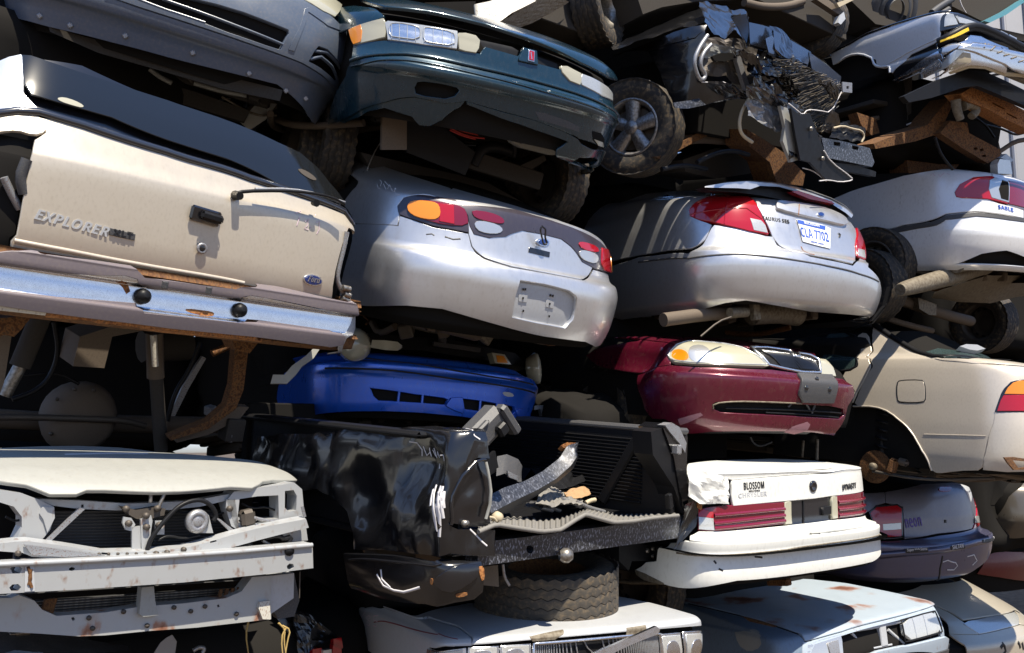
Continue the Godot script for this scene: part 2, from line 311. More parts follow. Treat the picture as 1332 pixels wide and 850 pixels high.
	for q in [Vector3(-0.175, 0.636, 0.045), Vector3(0.014, 0.64, 0.045)]:
		block(bp, "fixing", q, Vector3(0.028, 0.03, 0.008), M.grey_plastic)
	panel(bp, "rust_stain", b, [-0.001, 5.453, 0, 5.601, 0.001, 5.521, 0.001, 5.219, 0, 4.894, 0, 5.116], M.rust, 0.0008, 0.0, 0.02, 1)
	panel(bp, "rust_stain", b, [-0.065, 7.181, -0.058, 8.89, -0.044, 6.945, -0.04, 6.396, -0.045, 6.148, -0.051, 6.576], M.rust, 0.0008, 0.0, 0.02, 0)
	# axle, springs and shock absorbers hanging in the dark below
	underside(car, 0.80, 0.62, -0.6, 3.2, M.under, M.dark_rust, {"high": 1.2})
	var ax := tube(car, "axle", [-0.428, -0.23, -1.25, -0.206, -0.236, -1.25, 0.102, -0.241, -1.25, 0.508, -0.239, -1.25, 0.966, -0.224, -1.25], 0.05, M.under_brown)
	var dm := put(ax, "differential", lathe_mesh([0.0, -0.16, 0.11, -0.14, 0.17, -0.08, 0.19, 0.0, 0.17, 0.06, 0.12, 0.12, 0.0, 0.13], 24), M.under_brown)
	dm.transform = Transform3D(Basis(Vector3.UP, -PI / 2), Vector3(0.02, -0.177, -1.1))
	for k in 10:
		var g := TAU * k / 10.0
		put(ax, "cover_bolt", lathe_mesh([0.010, 0.0, 0.010, 0.012, 0.0, 0.013], 6), M.iron).transform = Transform3D(Basis(Vector3.UP, -PI / 2), Vector3(-0.007, -0.161, -1.03) + Vector3(cos(g) * 0.15, sin(g) * 0.15, 0))
	tube(car, "shock_absorber", [-0.358, 0.357, -0.75, -0.407, 0.125, -0.75], 0.045, M.under)
	tube(car, "shock_rod", [-0.397, 0.12, -0.78, -0.44, -0.019, -0.78], 0.03, M.steel)
	tube(car, "shock_absorber", [0.224, 0.116, -0.75, 0.318, -0.257, -0.75], 0.034, M.under)
	tube(car, "shock_mount", [0.173, 0.341, -0.75, 0.221, 0.116, -0.75], 0.042, M.under_brown)
	tube(car, "shock_mount", [0.148, 0.337, -0.7, 0.186, 0.183, -0.7], 0.016, M.sill_white)
	plate(car, "leaf_spring", [0.509, 0.325, -0.55, 0.583, 0.342, -0.55, 0.599, 0.121, -0.55, 0.576, 0.017, -0.55, 0.445, -0.091, -0.55, 0.262, -0.155, -0.55, 0.249, -0.136, -0.55, 0.437, -0.05, -0.55, 0.517, 0.034, -0.55, 0.53, 0.138, -0.55], Vector3(0.01, 0, -0.07), M.dark_rust)
	plate(car, "leaf_spring", [0.618, 0.023, -0.6, 0.678, 0.02, -0.6, 0.637, -0.045, -0.6, 0.478, -0.133, -0.6, 0.319, -0.177, -0.6, 0.316, -0.159, -0.6, 0.471, -0.097, -0.6], Vector3(0.01, 0, -0.07), M.under_brown)
	plate(car, "spring_hanger", [0.362, 0.38, -0.3, 0.346, 0.407, -0.3, 0.502, 0.423, -0.3, 0.452, 0.346, -0.3, 0.382, 0.354, -0.3], Vector3(0, 0, -0.12), M.dark_rust)
	plate(car, "spring_hanger", [-0.675, 0.381, -0.3, -0.579, 0.404, -0.3, -0.533, 0.414, -0.3, -0.564, 0.354, -0.3, -0.587, 0.319, -0.3, -0.624, 0.323, -0.3, -0.663, 0.303, -0.3], Vector3(0, 0, -0.12), M.dark_rust)
	plate(car, "leaf_spring", [-0.598, 0.317, -0.5, -0.538, 0.315, -0.5, -0.534, 0.096, -0.5, -0.553, -0.023, -0.5, -0.592, -0.008, -0.5], Vector3(0.01, 0, -0.07), M.under_brown)
	plate(car, "heat_shield", [-0.192, 0.292, -0.7, -0.064, 0.353, -0.7, 0.087, 0.35, -0.7, -0.047, 0.307, -0.7, -0.057, 0.154, -0.7, -0.199, 0.152, -0.7], Vector3(0, 0.01, -0.2), M.under_brown)
	tube(car, "exhaust_pipe", [0.231, 0.232, -1, 0.483, 0.267, -1], 0.085, M.under)
	tube(car, "anti_roll_bar", [-0.438, -0.159, -0.95, -0.262, -0.152, -0.95, 0.108, -0.15, -0.95, 0.208, -0.155, -0.95, 0.305, -0.178, -0.95], 0.016, M.iron, -1.0, 10, 2)
	tube(car, "brake_hose", [-0.246, 0.323, -0.9, -0.201, 0.189, -0.9, -0.216, 0.063, -0.9, -0.273, -0.017, -0.9, -0.368, -0.06, -0.9], 0.012, M.black_plastic, -1.0, 8, 2)
	tube(car, "brake_hose", [-0.337, 0.044, -0.95, -0.253, 0.06, -0.95, -0.166, 0.071, -0.95, -0.066, 0.024, -0.95], 0.009, M.black_plastic, -1.0, 8, 2)
	tube(car, "handbrake_cable", [0.446, 0.31, -0.8, 0.412, 0.15, -0.8, 0.358, 0.042, -0.8, 0.345, -0.114, -0.8], 0.012, M.black_plastic, -1.0, 8, 2)
	plate(car, "strut_bar", [0.496, 0.232, -0.85, 0.52, 0.223, -0.85, 0.453, 0.053, -0.85, 0.406, -0.097, -0.85, 0.374, -0.099, -0.85, 0.418, 0.067, -0.85], Vector3(0, 0, -0.02), M.galvanised)
	tube(car, "tow_bar", [0.47, 0.273, -0.7, 0.57, 0.33, -0.7], 0.02, M.dark_rust)
	for q in [Vector3(0.605, -0.14, -0.6), Vector3(0.57, -0.047, -0.8)]:
		block(car, "u_bolt", q, Vector3(0.05, 0.05, 0.05), M.galvanised, Vector3(0, 20, 10))
	block(car, "spring_plate", Vector3(0.614, -0.103, -0.62), Vector3(0.1, 0.12, 0.1), M.under)

func silver_coupe() -> void:
	var car := thing("coupe", "silver coupe rear end with empty number plate recess and amber-red lamps in a dark band", "car", place(3.038, 2.511, -3.993, 1.271, 14.01, -1.338), "wrecked cars stacked in the scrap yard")
	var s := Surf.new([[0.22, -0.12, 0.76, 0.5, 2.5], [0.28, -0.04, 0.82, 0.55, 2.5], [0.42, 0, 0.85, 0.6, 2.5], [0.58, 0.01, 0.86, 0.6, 2.5], [0.66, -0.02, 0.86, 0.6, 2.5], [0.7, -0.07, 0.86, 0.6, 2.4], [0.86, -0.12, 0.85, 0.6, 2.4], [0.97, -0.17, 0.83, 0.6, 2.4], [1.02, -0.26, 0.81, 0.65, 2.4], [1.1, -0.55, 0.78, 0.75, 2.4], [1.2, -0.9, 0.74, 0.8, 2.4], [1.36, -1.2, 0.68, 0.8, 2.4]], 2.0)
	full(car, "shade_shell", s, M.shell, -0.045, -1.75, 1.5)
	panel(car, "bumper", s, [-1.049, 5.442, -0.72, 5.537, -0.714, 5.841, -0.512, 5.646, -0.336, 5.645, -0.32, 5.311, -0.262, 4.738, -0.142, 4.086, -0.009, 4.158, 0.158, 4.144, 0.281, 5.308, 0.503, 5.28, 0.5, 4.592, 0.612, 3.25, 0.602, 2.583, 0.602, 2.083, 0.475, 1.126, 0.418, 0.995, 0.271, 1.252, 0.019, 1.284, -0.156, 1.474, -0.35, 1.65, -0.452, 1.731, -0.659, 1.638, -1.037, 1.302, -1.145, 1.401], M.silver, 0.0, 0.014, 0.035, 0, [[-0.108, 3.284, -0.013, 3.303, 0.071, 3.16, 0.115, 2.831, 0.125, 2.469, 0.124, 2.085, 0.097, 1.661, -0.007, 1.711, -0.114, 1.794, -0.119, 2.513]])
	panel(car, "quarter_panel", s, [-0.888, 9.595, -0.641, 9.849, -0.446, 8.937, -0.338, 8.514, -0.546, 7.269, -0.575, 7.274, -0.704, 6.728, -0.743, 6.311, -0.722, 5.876, -0.728, 5.563, -1.049, 5.483, -1.144, 6.203], M.silver)
	panel(car, "trunk_lid", s, [-0.574, 7.432, -0.316, 8.562, -0.061, 8.075, 0.094, 7.335, 0.447, 6.587, 0.541, 6.298, 0.368, 5.897, 0.283, 5.441, 0.15, 4.363, -0.006, 4.417, -0.125, 4.468, -0.254, 4.937, -0.313, 5.319, -0.331, 5.65, -0.338, 6.316, -0.373, 6.795], M.silver)
	panel(car, "lamp_band", s, [-0.734, 6.231, -0.701, 6.703, -0.607, 7.038, -0.411, 7.22, -0.365, 6.779, -0.341, 6.312, -0.335, 5.694, -0.512, 5.71, -0.675, 5.853, -0.721, 5.923], M.lamp_band, 0.004, 0.012, 0.03)
	panel(car, "lamp_band", s, [-0.372, 6.828, -0.09, 7.441, 0.084, 6.998, 0.393, 6.509, 0.612, 5.958, 0.612, 5.625, 0.506, 5.339, 0.296, 5.364, 0.192, 5.494, 0.138, 5.831, 0.071, 6.206, -0.005, 6.242, -0.081, 6.204, -0.157, 5.775, -0.235, 5.645, -0.308, 5.675, -0.329, 5.93, -0.338, 6.376], M.lamp_band, 0.004, 0.012, 0.03)
	var l := panel(car, "taillight", s, [-0.674, 6.374, -0.649, 6.597, -0.551, 6.721, -0.445, 6.778, -0.366, 6.705, -0.344, 6.367, -0.34, 5.89, -0.454, 5.785, -0.559, 5.843, -0.656, 6.043], M.lens_dark_red, 0.010, 0.012, 0.025, 1)
	panel(l, "amber_lens", s, [-0.67, 6.354, -0.646, 6.575, -0.567, 6.671, -0.501, 6.657, -0.481, 6.4, -0.485, 6.05, -0.514, 5.873, -0.608, 5.875, -0.656, 6.058], M.lens_amber, 0.015, 0.008, 0.02, 1)
	panel(l, "red_lens", s, [-0.498, 6.635, -0.416, 6.686, -0.409, 5.858, -0.484, 5.867, -0.48, 6.281], M.lens_red, 0.015, 0.008, 0.02)
	panel(car, "reflector_lens", s, [-0.322, 6.636, -0.235, 6.697, -0.175, 6.58, -0.164, 6.358, -0.196, 6.275, -0.289, 6.302, -0.316, 6.412], M.lens_dark_red, 0.010, 0.006, 0.02, 1)
	panel(car, "reversing_lens", s, [-0.31, 6.111, -0.275, 6.253, -0.196, 6.225, -0.172, 6.026, -0.188, 5.825, -0.248, 5.744, -0.299, 5.805], M.reflector, 0.010, 0.006, 0.02, 1)
	panel(car, "reflector_lens", s, [0.166, 6.195, 0.212, 6.292, 0.326, 6.231, 0.352, 5.977, 0.289, 5.891, 0.185, 5.907], M.lens_red, 0.010, 0.006, 0.02, 1)
	panel(car, "reversing_lens", s, [0.169, 5.799, 0.216, 5.876, 0.317, 5.828, 0.336, 5.654, 0.292, 5.506, 0.213, 5.528, 0.172, 5.623], M.reflector, 0.010, 0.006, 0.02, 1)
	var r := panel(car, "taillight", s, [0.394, 6.223, 0.522, 6.246, 0.612, 5.833, 0.612, 5.542, 0.595, 5.344, 0.404, 5.386, 0.368, 5.537], M.lens_red, 0.012, 0.012, 0.02)
	panel(r, "amber_lens", s, [0.612, 5.917, 0.612, 5.792, 0.612, 5.542, 0.623, 5.375, 0.587, 5.627], M.lens_amber, 0.015, 0.006, 0.02)
	# number plate recess
	var pr := Node3D.new()
	pr.name = "plate_recess"
	car.add_child(pr, true)
	panel(pr, "recess_back", s, [-0.122, 3.348, 0.085, 3.342, 0.126, 2.845, 0.142, 2.039, 0.107, 1.588, -0.123, 1.701], M.pale_grey, -0.03, 0.0)
	for q in [[-0.093, 2.623, -0.059, 2.646, -0.056, 2.419, -0.09, 2.414], [0.004, 2.59, 0.028, 2.593, 0.03, 2.36, 0.005, 2.374]]:
		panel(pr, "plate_pad", s, q, M.pale_grey, -0.026, 0.004)
	for q in [Vector2(-0.081, 2.803), Vector2(-0.072, 2.817), Vector2(0.011, 2.749), Vector2(0.019, 2.742), Vector2(-0.075, 2.519), Vector2(0.014, 2.473), Vector2(-0.063, 2.12), Vector2(0.022, 2.045)]:
		var f := s.frame(q.x, q.y)
		block(pr, "screw_hole", f[0] - f[1] * 0.025, Vector3(0.012, 0.014, 0.006), M.gloss_black)
	var em := panel(car, "oval_badge", s, [-0.031, 5.803, -0.014, 5.952, 0.007, 6.037, 0.018, 5.878, 0.006, 5.718, -0.015, 5.706], M.chrome, 0.006, 0.006, 0.02, 1)
	panel(em, "oval_face", s, [-0.02, 5.823, -0.01, 5.911, 0.004, 5.961, 0.012, 5.864, 0.003, 5.746, -0.011, 5.748], M.badge_blue, 0.009, 0.004, 0.02, 1)
	tube(em, "key_ring", [-0.068, 0.925, -0.07, -0.033, 0.91, -0.07, -0.036, 0.87, -0.07, -0.008, 0.835, -0.07, -0.034, 0.823, -0.07, -0.056, 0.867, -0.07, -0.076, 0.903, -0.07, -0.068, 0.925, -0.07], 0.006, M.gloss_black, -1.0, 6, 2)
	panel(car, "badge", s, [-0.054, 5.598, 0.017, 5.573, 0.015, 5.427, -0.056, 5.454], M.gloss_black, 0.004, 0.004)
	tube(car, "aerial", [-0.738, 1.074, -1, -0.704, 1.22, -1, -0.653, 1.325, -1, -0.569, 1.425, -1], 0.004, M.steel, 0.003, 6, 2)
	put(car, "aerial_base", lathe_mesh([0.03, 0.0, 0.02, 0.02, 0.0, 0.03], 14), M.black_plastic).transform = Transform3D(Basis(Vector3.BACK, PI / 2), Vector3(-0.738, 1.071, -1))
	scrawl(car, "chalk_writing", s, [[-0.871, 7.797, -0.888, 7.267, -0.867, 7.196], [-0.791, 8.316, -0.813, 8.055, -0.862, 7.526], [-0.815, 7.876, -0.826, 7.186], [-0.77, 8.233, -0.787, 7.64, -0.815, 7.263], [-0.769, 7.886, -0.781, 7.103, -0.767, 6.984, -0.751, 7.472], [-0.746, 7.481, -0.751, 6.802, -0.728, 6.864]], M.chalk, 0.004)
	strip(car, "paint_scratch", s, [-0.552, 5.43, -0.522, 5.47, -0.507, 5.437], 0.008, 0.001, M.ink, 0.0)
	strip(car, "paint_scratch", s, [-0.452, 5.456, -0.409, 5.42, -0.373, 5.47], 0.010, 0.001, M.ink, 0.0)
	# exhaust and floor
	underside(car, 0.72, 0.30, -0.45, 3.4, M.under, M.under_brown)
	tube(car, "tail_pipe", [-0.631, 0.329, -0.35, -0.504, 0.328, -0.35, -0.427, 0.313, -0.35], 0.05, M.muffler, 0.045, 14)
	tube(car, "silencer", [-0.353, 0.317, -0.5, -0.088, 0.288, -0.5], 0.09, M.under_brown, -1.0, 14)
	tube(car, "tow_eye", [-0.711, 0.337, -0.4, -0.594, 0.288, -0.4, -0.468, 0.298, -0.4, -0.445, 0.328, -0.4], 0.012, M.muffler, -1.0, 8, 2)

func teal_front() -> void:
	var car := thing("sedan", "dark teal sedan front with slim headlights and small red grille emblem", "car", place(2.747, 3.625, -3.848, -8.813, 17.341, -1.647), "wrecked cars stacked in the scrap yard")
	var s := Surf.new([[0.17, -0.1, 0.8, 0.55, 2.5], [0.22, -0.03, 0.84, 0.58, 2.5], [0.36, 0, 0.87, 0.6, 2.5], [0.46, 0.01, 0.885, 0.6, 2.5], [0.49, 0.035, 0.89, 0.62, 2.5], [0.53, 0.035, 0.89, 0.62, 2.5], [0.56, 0, 0.885, 0.6, 2.5], [0.6, -0.03, 0.88, 0.6, 2.5], [0.7, -0.06, 0.87, 0.6, 2.5], [0.8, -0.12, 0.86, 0.6, 2.5], [0.92, -0.5, 0.82, 0.7, 2.6], [0.99, -1, 0.78, 0.7, 2.6]], 2.2)
	full(car, "shade_shell", s, M.shell, -0.06, -1.6, 1.4, 1.0)
	panel(car, "bumper", s, [-0.787, 7.093, -0.575, 7.419, -0.45, 7.503, -0.228, 7.512, -0.127, 7.629, -0.109, 8.085, -0.004, 8.008, 0.003, 8.514, 0.042, 8.511, 0.044, 7.852, 0.142, 7.86, 0.246, 7.545, 0.595, 7.291, 0.665, 5.542, 0.707, 4.625, 0.718, 2.667, 0.718, 2.208, 0.582, 1.747, 0.393, 1.809, 0.288, 1.817, 0.048, 2.212, -0.171, 2.387, -0.185, 2.299, -0.252, 2.088, -0.39, 2.127, -0.534, 1.718, -0.699, 1.392, -0.946, 0.662, -1.07, 0.514, -1.016, 1.456, -0.833, 2.668, -0.797, 4.524], M.teal, 0.0, 0.02, 0.03, 0, [[-0.384, 2.815, -0.35, 2.942, -0.261, 3.018, -0.208, 2.946, -0.196, 2.766, -0.213, 2.46, -0.253, 2.266, -0.343, 2.211, -0.389, 2.27, -0.396, 2.51]])
	panel(car, "slot_back", s, [-0.409, 2.871, -0.2, 3.303, -0.186, 2.767, -0.232, 2.254, -0.397, 2.177], M.shell, -0.04)
	panel(car, "air_dam", s, [-0.949, 0.622, -0.699, 1.392, -0.534, 1.702, -0.39, 2.076, -0.251, 2.048, -0.185, 2.266, -0.171, 2.354, -0.187, 2.046, -0.254, 1.471, -0.306, 1.179, -0.354, 1.113, -0.395, 1.383, -0.547, 1.516, -0.661, 1.331, -0.89, 0.455], M.teal, -0.008, 0.012, 0.04)
	panel(car, "air_dam", s, [-0.165, 2.344, -0.04, 2.221, 0.049, 2.163, 0.283, 1.758, 0.321, 1.622, 0.419, 1.553, 0.728, 1.708, 0.718, 1.625, 0.728, 1.417, 0.512, 0.448, 1.045, 0, 1.066, 0, 0.342, 0.517, 0.2, 0.822, 0.187, 1.266, 0.234, 1.599, 0.057, 1.742, -0.036, 1.898, -0.159, 2.245], M.teal, -0.004, 0.014, 0.035, 0, [[0.3, 0.521, 0.339, 1.149, 0.479, 1.335, 0.553, 1.276, 0.484, 0.773, 1.024, 0.292]])
	strip(car, "rub_strip", s, [-0.797, 4.524, -0.648, 5.588, -0.484, 6.57, -0.335, 6.743, -0.144, 6.661, -0.008, 6.756, 0.069, 6.676, 0.257, 6.549, 0.501, 6.043, 0.697, 4.875], 0.022, 0.008, M.teal, 0.004, 1)
	strip(car, "rub_strip", s, [-0.786, 3.689, -0.645, 4.594, -0.486, 5.431, -0.338, 5.678, -0.15, 5.428, -0.014, 5.389, 0.058, 5.123, 0.235, 4.951, 0.469, 4.6, 0.707, 4.25], 0.012, 0.006, M.teal, 0.002, 1)
	panel(car, "corner_scuff", s, [0.047, 2.565, 0.079, 2.603, 0.187, 2.512, 0.266, 2.377, 0.272, 2.131, 0.197, 2.163, 0.066, 2.266], M.grey_plastic, 0.001, 0.0, 0.03)
	panel(car, "fog_slot", s, [0.362, 2.371, 0.45, 2.388, 0.514, 2.175, 0.547, 1.748, 0.454, 1.756, 0.39, 1.923], M.shell, 0.002, 0.0, 0.02)
	panel(car, "fog_lens", s, [0.397, 1.966, 0.501, 1.962, 0.544, 1.766, 0.459, 1.763], M.lens_yellowed, 0.004, 0.003, 0.02)
	panel(car, "emblem_mount", s, [0.003, 8.514, 0.04, 8.517, 0.044, 7.77, -0.004, 7.736], M.teal, 0.012, 0.02, 0.02)
	var e := panel(car, "emblem", s, [0.014, 8.452, 0.031, 8.457, 0.03, 7.821, 0.013, 7.817], M.chrome, 0.018, 0.006, 0.02)
	panel(e, "emblem_face", s, [0.016, 8.412, 0.029, 8.409, 0.028, 7.867, 0.015, 7.871], M.lens_red, 0.021, 0.004, 0.02)
	strip(e, "emblem_stroke", s, [0.019, 8.352, 0.022, 7.9], 0.006, 0.002, M.chrome, 0.021)
	for q in [[-0.131, 8.55, -0.109, 8.133, -0.002, 8.15, 0, 8.498, -0.013, 8.645], [0.047, 8.443, 0.142, 8.34, 0.146, 7.995, 0.047, 7.931]]:
		panel(car, "grille_opening", s, q, M.black_plastic, -0.03, 0.0, 0.03)
	# lamps
	var c := panel(car, "headlight", s, [-0.58, 8.368, -0.566, 8.456, -0.372, 8.501, -0.226, 8.547, -0.222, 8.228, -0.223, 7.615, -0.363, 7.514, -0.552, 7.486], M.lens_clear, 0.006, 0.03, 0.03)
	for q in [[-0.555, 8.316, -0.502, 8.426, -0.406, 8.392, -0.389, 8.241, -0.392, 7.649, -0.492, 7.621, -0.546, 7.63], [-0.376, 8.37, -0.348, 8.449, -0.245, 8.45, -0.232, 8.198, -0.236, 7.701, -0.329, 7.621, -0.372, 7.659]]:
		var bowl := panel(c, "reflector_bowl", s, q, M.chrome, 0.0075, 0.006, 0.02, 1)
		strip(bowl, "bowl_rim", s, q, 0.006, 0.004, M.lens_clear, 0.008, 1, true)
	for k in 8:
		var a := Vector2(-0.562, 8.36).lerp(Vector2(-0.228, 8.493), (k + 0.5) / 8.0)
		var b := Vector2(-0.55, 7.512).lerp(Vector2(-0.223, 7.638), (k + 0.5) / 8.0)
		strip(c, "lens_rib", s, [a.x, a.y, b.x, b.y], 0.004, 0.003, M.lens_clear, 0.008)
	panel(car, "side_marker", s, [-0.849, 7.863, -0.789, 8.086, -0.595, 8.555, -0.579, 8.305, -0.572, 7.583, -0.639, 7.394, -0.778, 7.073, -0.815, 7.451], M.lens_yellowed, 0.006, 0.02, 0.03)
	panel(car, "amber_lens", s, [-0.846, 7.831, -0.747, 8.148, -0.727, 7.749, -0.723, 7.251, -0.778, 7.073, -0.815, 7.451], M.lens_amber, 0.009, 0.004, 0.03)
	panel(car, "fog_lamp", s, [-0.219, 8.465, -0.192, 8.537, -0.151, 8.528, -0.134, 8.353, -0.136, 7.882, -0.146, 7.621, -0.187, 7.587, -0.212, 7.617], M.lens_yellowed, 0.008, 0.02, 0.025)
	panel(car, "fog_lamp", s, [0.144, 8.097, 0.174, 8.208, 0.251, 8.007, 0.253, 7.608, 0.246, 7.399, 0.187, 7.448, 0.148, 7.741], M.lens_yellowed, 0.008, 0.02, 0.025)
	panel(car, "headlight", s, [0.261, 8.006, 0.339, 7.977, 0.501, 7.788, 0.587, 7.604, 0.58, 7.252, 0.431, 7.228, 0.259, 7.43], M.lens_clear, 0.006, 0.03, 0.03)
	# bonnet edge and wing
	panel(car, "bonnet", s, [-0.692, 9.633, -0.547, 9.8, -0.274, 10, -0.021, 10, 0.137, 9.958, 0.322, 9.39, 0.456, 8.824, 0.653, 8.515, 0.47, 8.34, 0.233, 8.509, 0.029, 8.886, -0.092, 9.198, -0.331, 9.21, -0.572, 9.02, -0.667, 9.345], M.teal, 0.03, 0.02)
	panel(car, "wing", s, [-1.042, 9.399, -0.789, 9.374, -0.646, 9.178, -0.593, 8.674, -0.656, 8.379, -0.835, 7.954, -0.985, 7.823, -1.053, 8.473], M.teal, 0.004, 0.015)
	# underside
	underside(car, 0.78, 0.34, -0.6, 3.2, M.under, M.under)
	plate(car, "radiator_panel", [-0.64, 0.299, -0.35, -0.502, 0.319, -0.35, -0.469, 0.107, -0.35, -0.615, 0.081, -0.35], Vector3(0, 0, -0.03), M.under_brown)
	tube(car, "radiator_hose", [0.007, 0.101, -0.5, 0.039, 0.205, -0.5, 0.136, 0.238, -0.5, 0.261, 0.222, -0.5], 0.035, M.black_plastic, -1.0, 12, 2)
	block(car, "cross_member", Vector3(0.112, 0.118, -0.55), Vector3(0.75, 0.11, 0.12), M.under, Vector3(0, 0, -6))
	plate(car, "engine_cradle", [0.17, 0.144, -0.5, 0.294, 0.135, -0.5, 0.471, 0.244, -0.5, 0.495, 0.216, -0.5, 0.323, 0.077, -0.5, 0.164, 0.081, -0.5], Vector3(0, 0, -0.2), M.under)
	plate(car, "bracket", [0.125, 0.332, -0.3, 0.19, 0.3, -0.3, 0.41, 0.273, -0.3, 0.469, 0.246, -0.3, 0.417, 0.236, -0.3, 0.208, 0.244, -0.3, 0.146, 0.262, -0.3, 0.106, 0.299, -0.3], Vector3(0, 0, -0.05), M.primer)
	plate(car, "bracket", [-0.3, 0.342, -0.25, -0.196, 0.37, -0.25, -0.053, 0.367, -0.25, -0.067, 0.353, -0.25, -0.252, 0.331, -0.25, -0.322, 0.289, -0.25], Vector3(0, 0, -0.05), M.primer)
	plate(car, "splash_shield", [-0.468, 0.322, -0.45, -0.241, 0.28, -0.45, -0.011, 0.174, -0.45, -0.053, 0.031, -0.45, -0.433, 0.099, -0.45], Vector3(0, 0, -0.02), M.black_plastic)
	for q in [[-0.253, 0.275, -0.32, -0.178, 0.253, -0.32, -0.097, 0.247, -0.32, -0.025, 0.253, -0.32], [-0.243, 0.26, -0.32, -0.161, 0.242, -0.32, -0.08, 0.239, -0.32], [-0.21, 0.276, -0.33, -0.145, 0.267, -0.33, -0.064, 0.265, -0.33]]:
		tube(car, "wire", q, 0.005, M.wire_red, -1.0, 6, 2)
	for q in [[-0.065, 0.357, -0.4, 0.007, 0.326, -0.4, 0.095, 0.298, -0.4], [-0.159, 0.369, -0.45, -0.1, 0.307, -0.45, -0.031, 0.29, -0.45], [0.142, 0.322, -0.4, 0.224, 0.247, -0.4, 0.218, 0.185, -0.4]]:
		tube(car, "hose", q, 0.012, M.black_plastic, -1.0, 8, 2)
	tube(car, "bolt", [0.189, 0.276, -0.28, 0.199, 0.278, -0.28], 0.016, M.steel)
	plate(car, "oil_pan", [-0.596, 0.067, -0.8, 0.06, 0.039, -0.8, 0.26, 0.024, -0.8, 0.764, -0.133, -0.8, 0.018, -0.129, -0.8, -0.501, -0.039, -0.8], Vector3(0, 0, -0.3), M.under)
	wheel(car, Vector3(0.704, 0.108, -0.85), Vector3(0, 14, 0), 0.31, 0.20, 0.19, "steel", M.iron)
	wheel(car, Vector3(-0.726, 0.104, -1.1), Vector3(0, 180, 0), 0.31, 0.20, 0.19, "steel", M.iron)

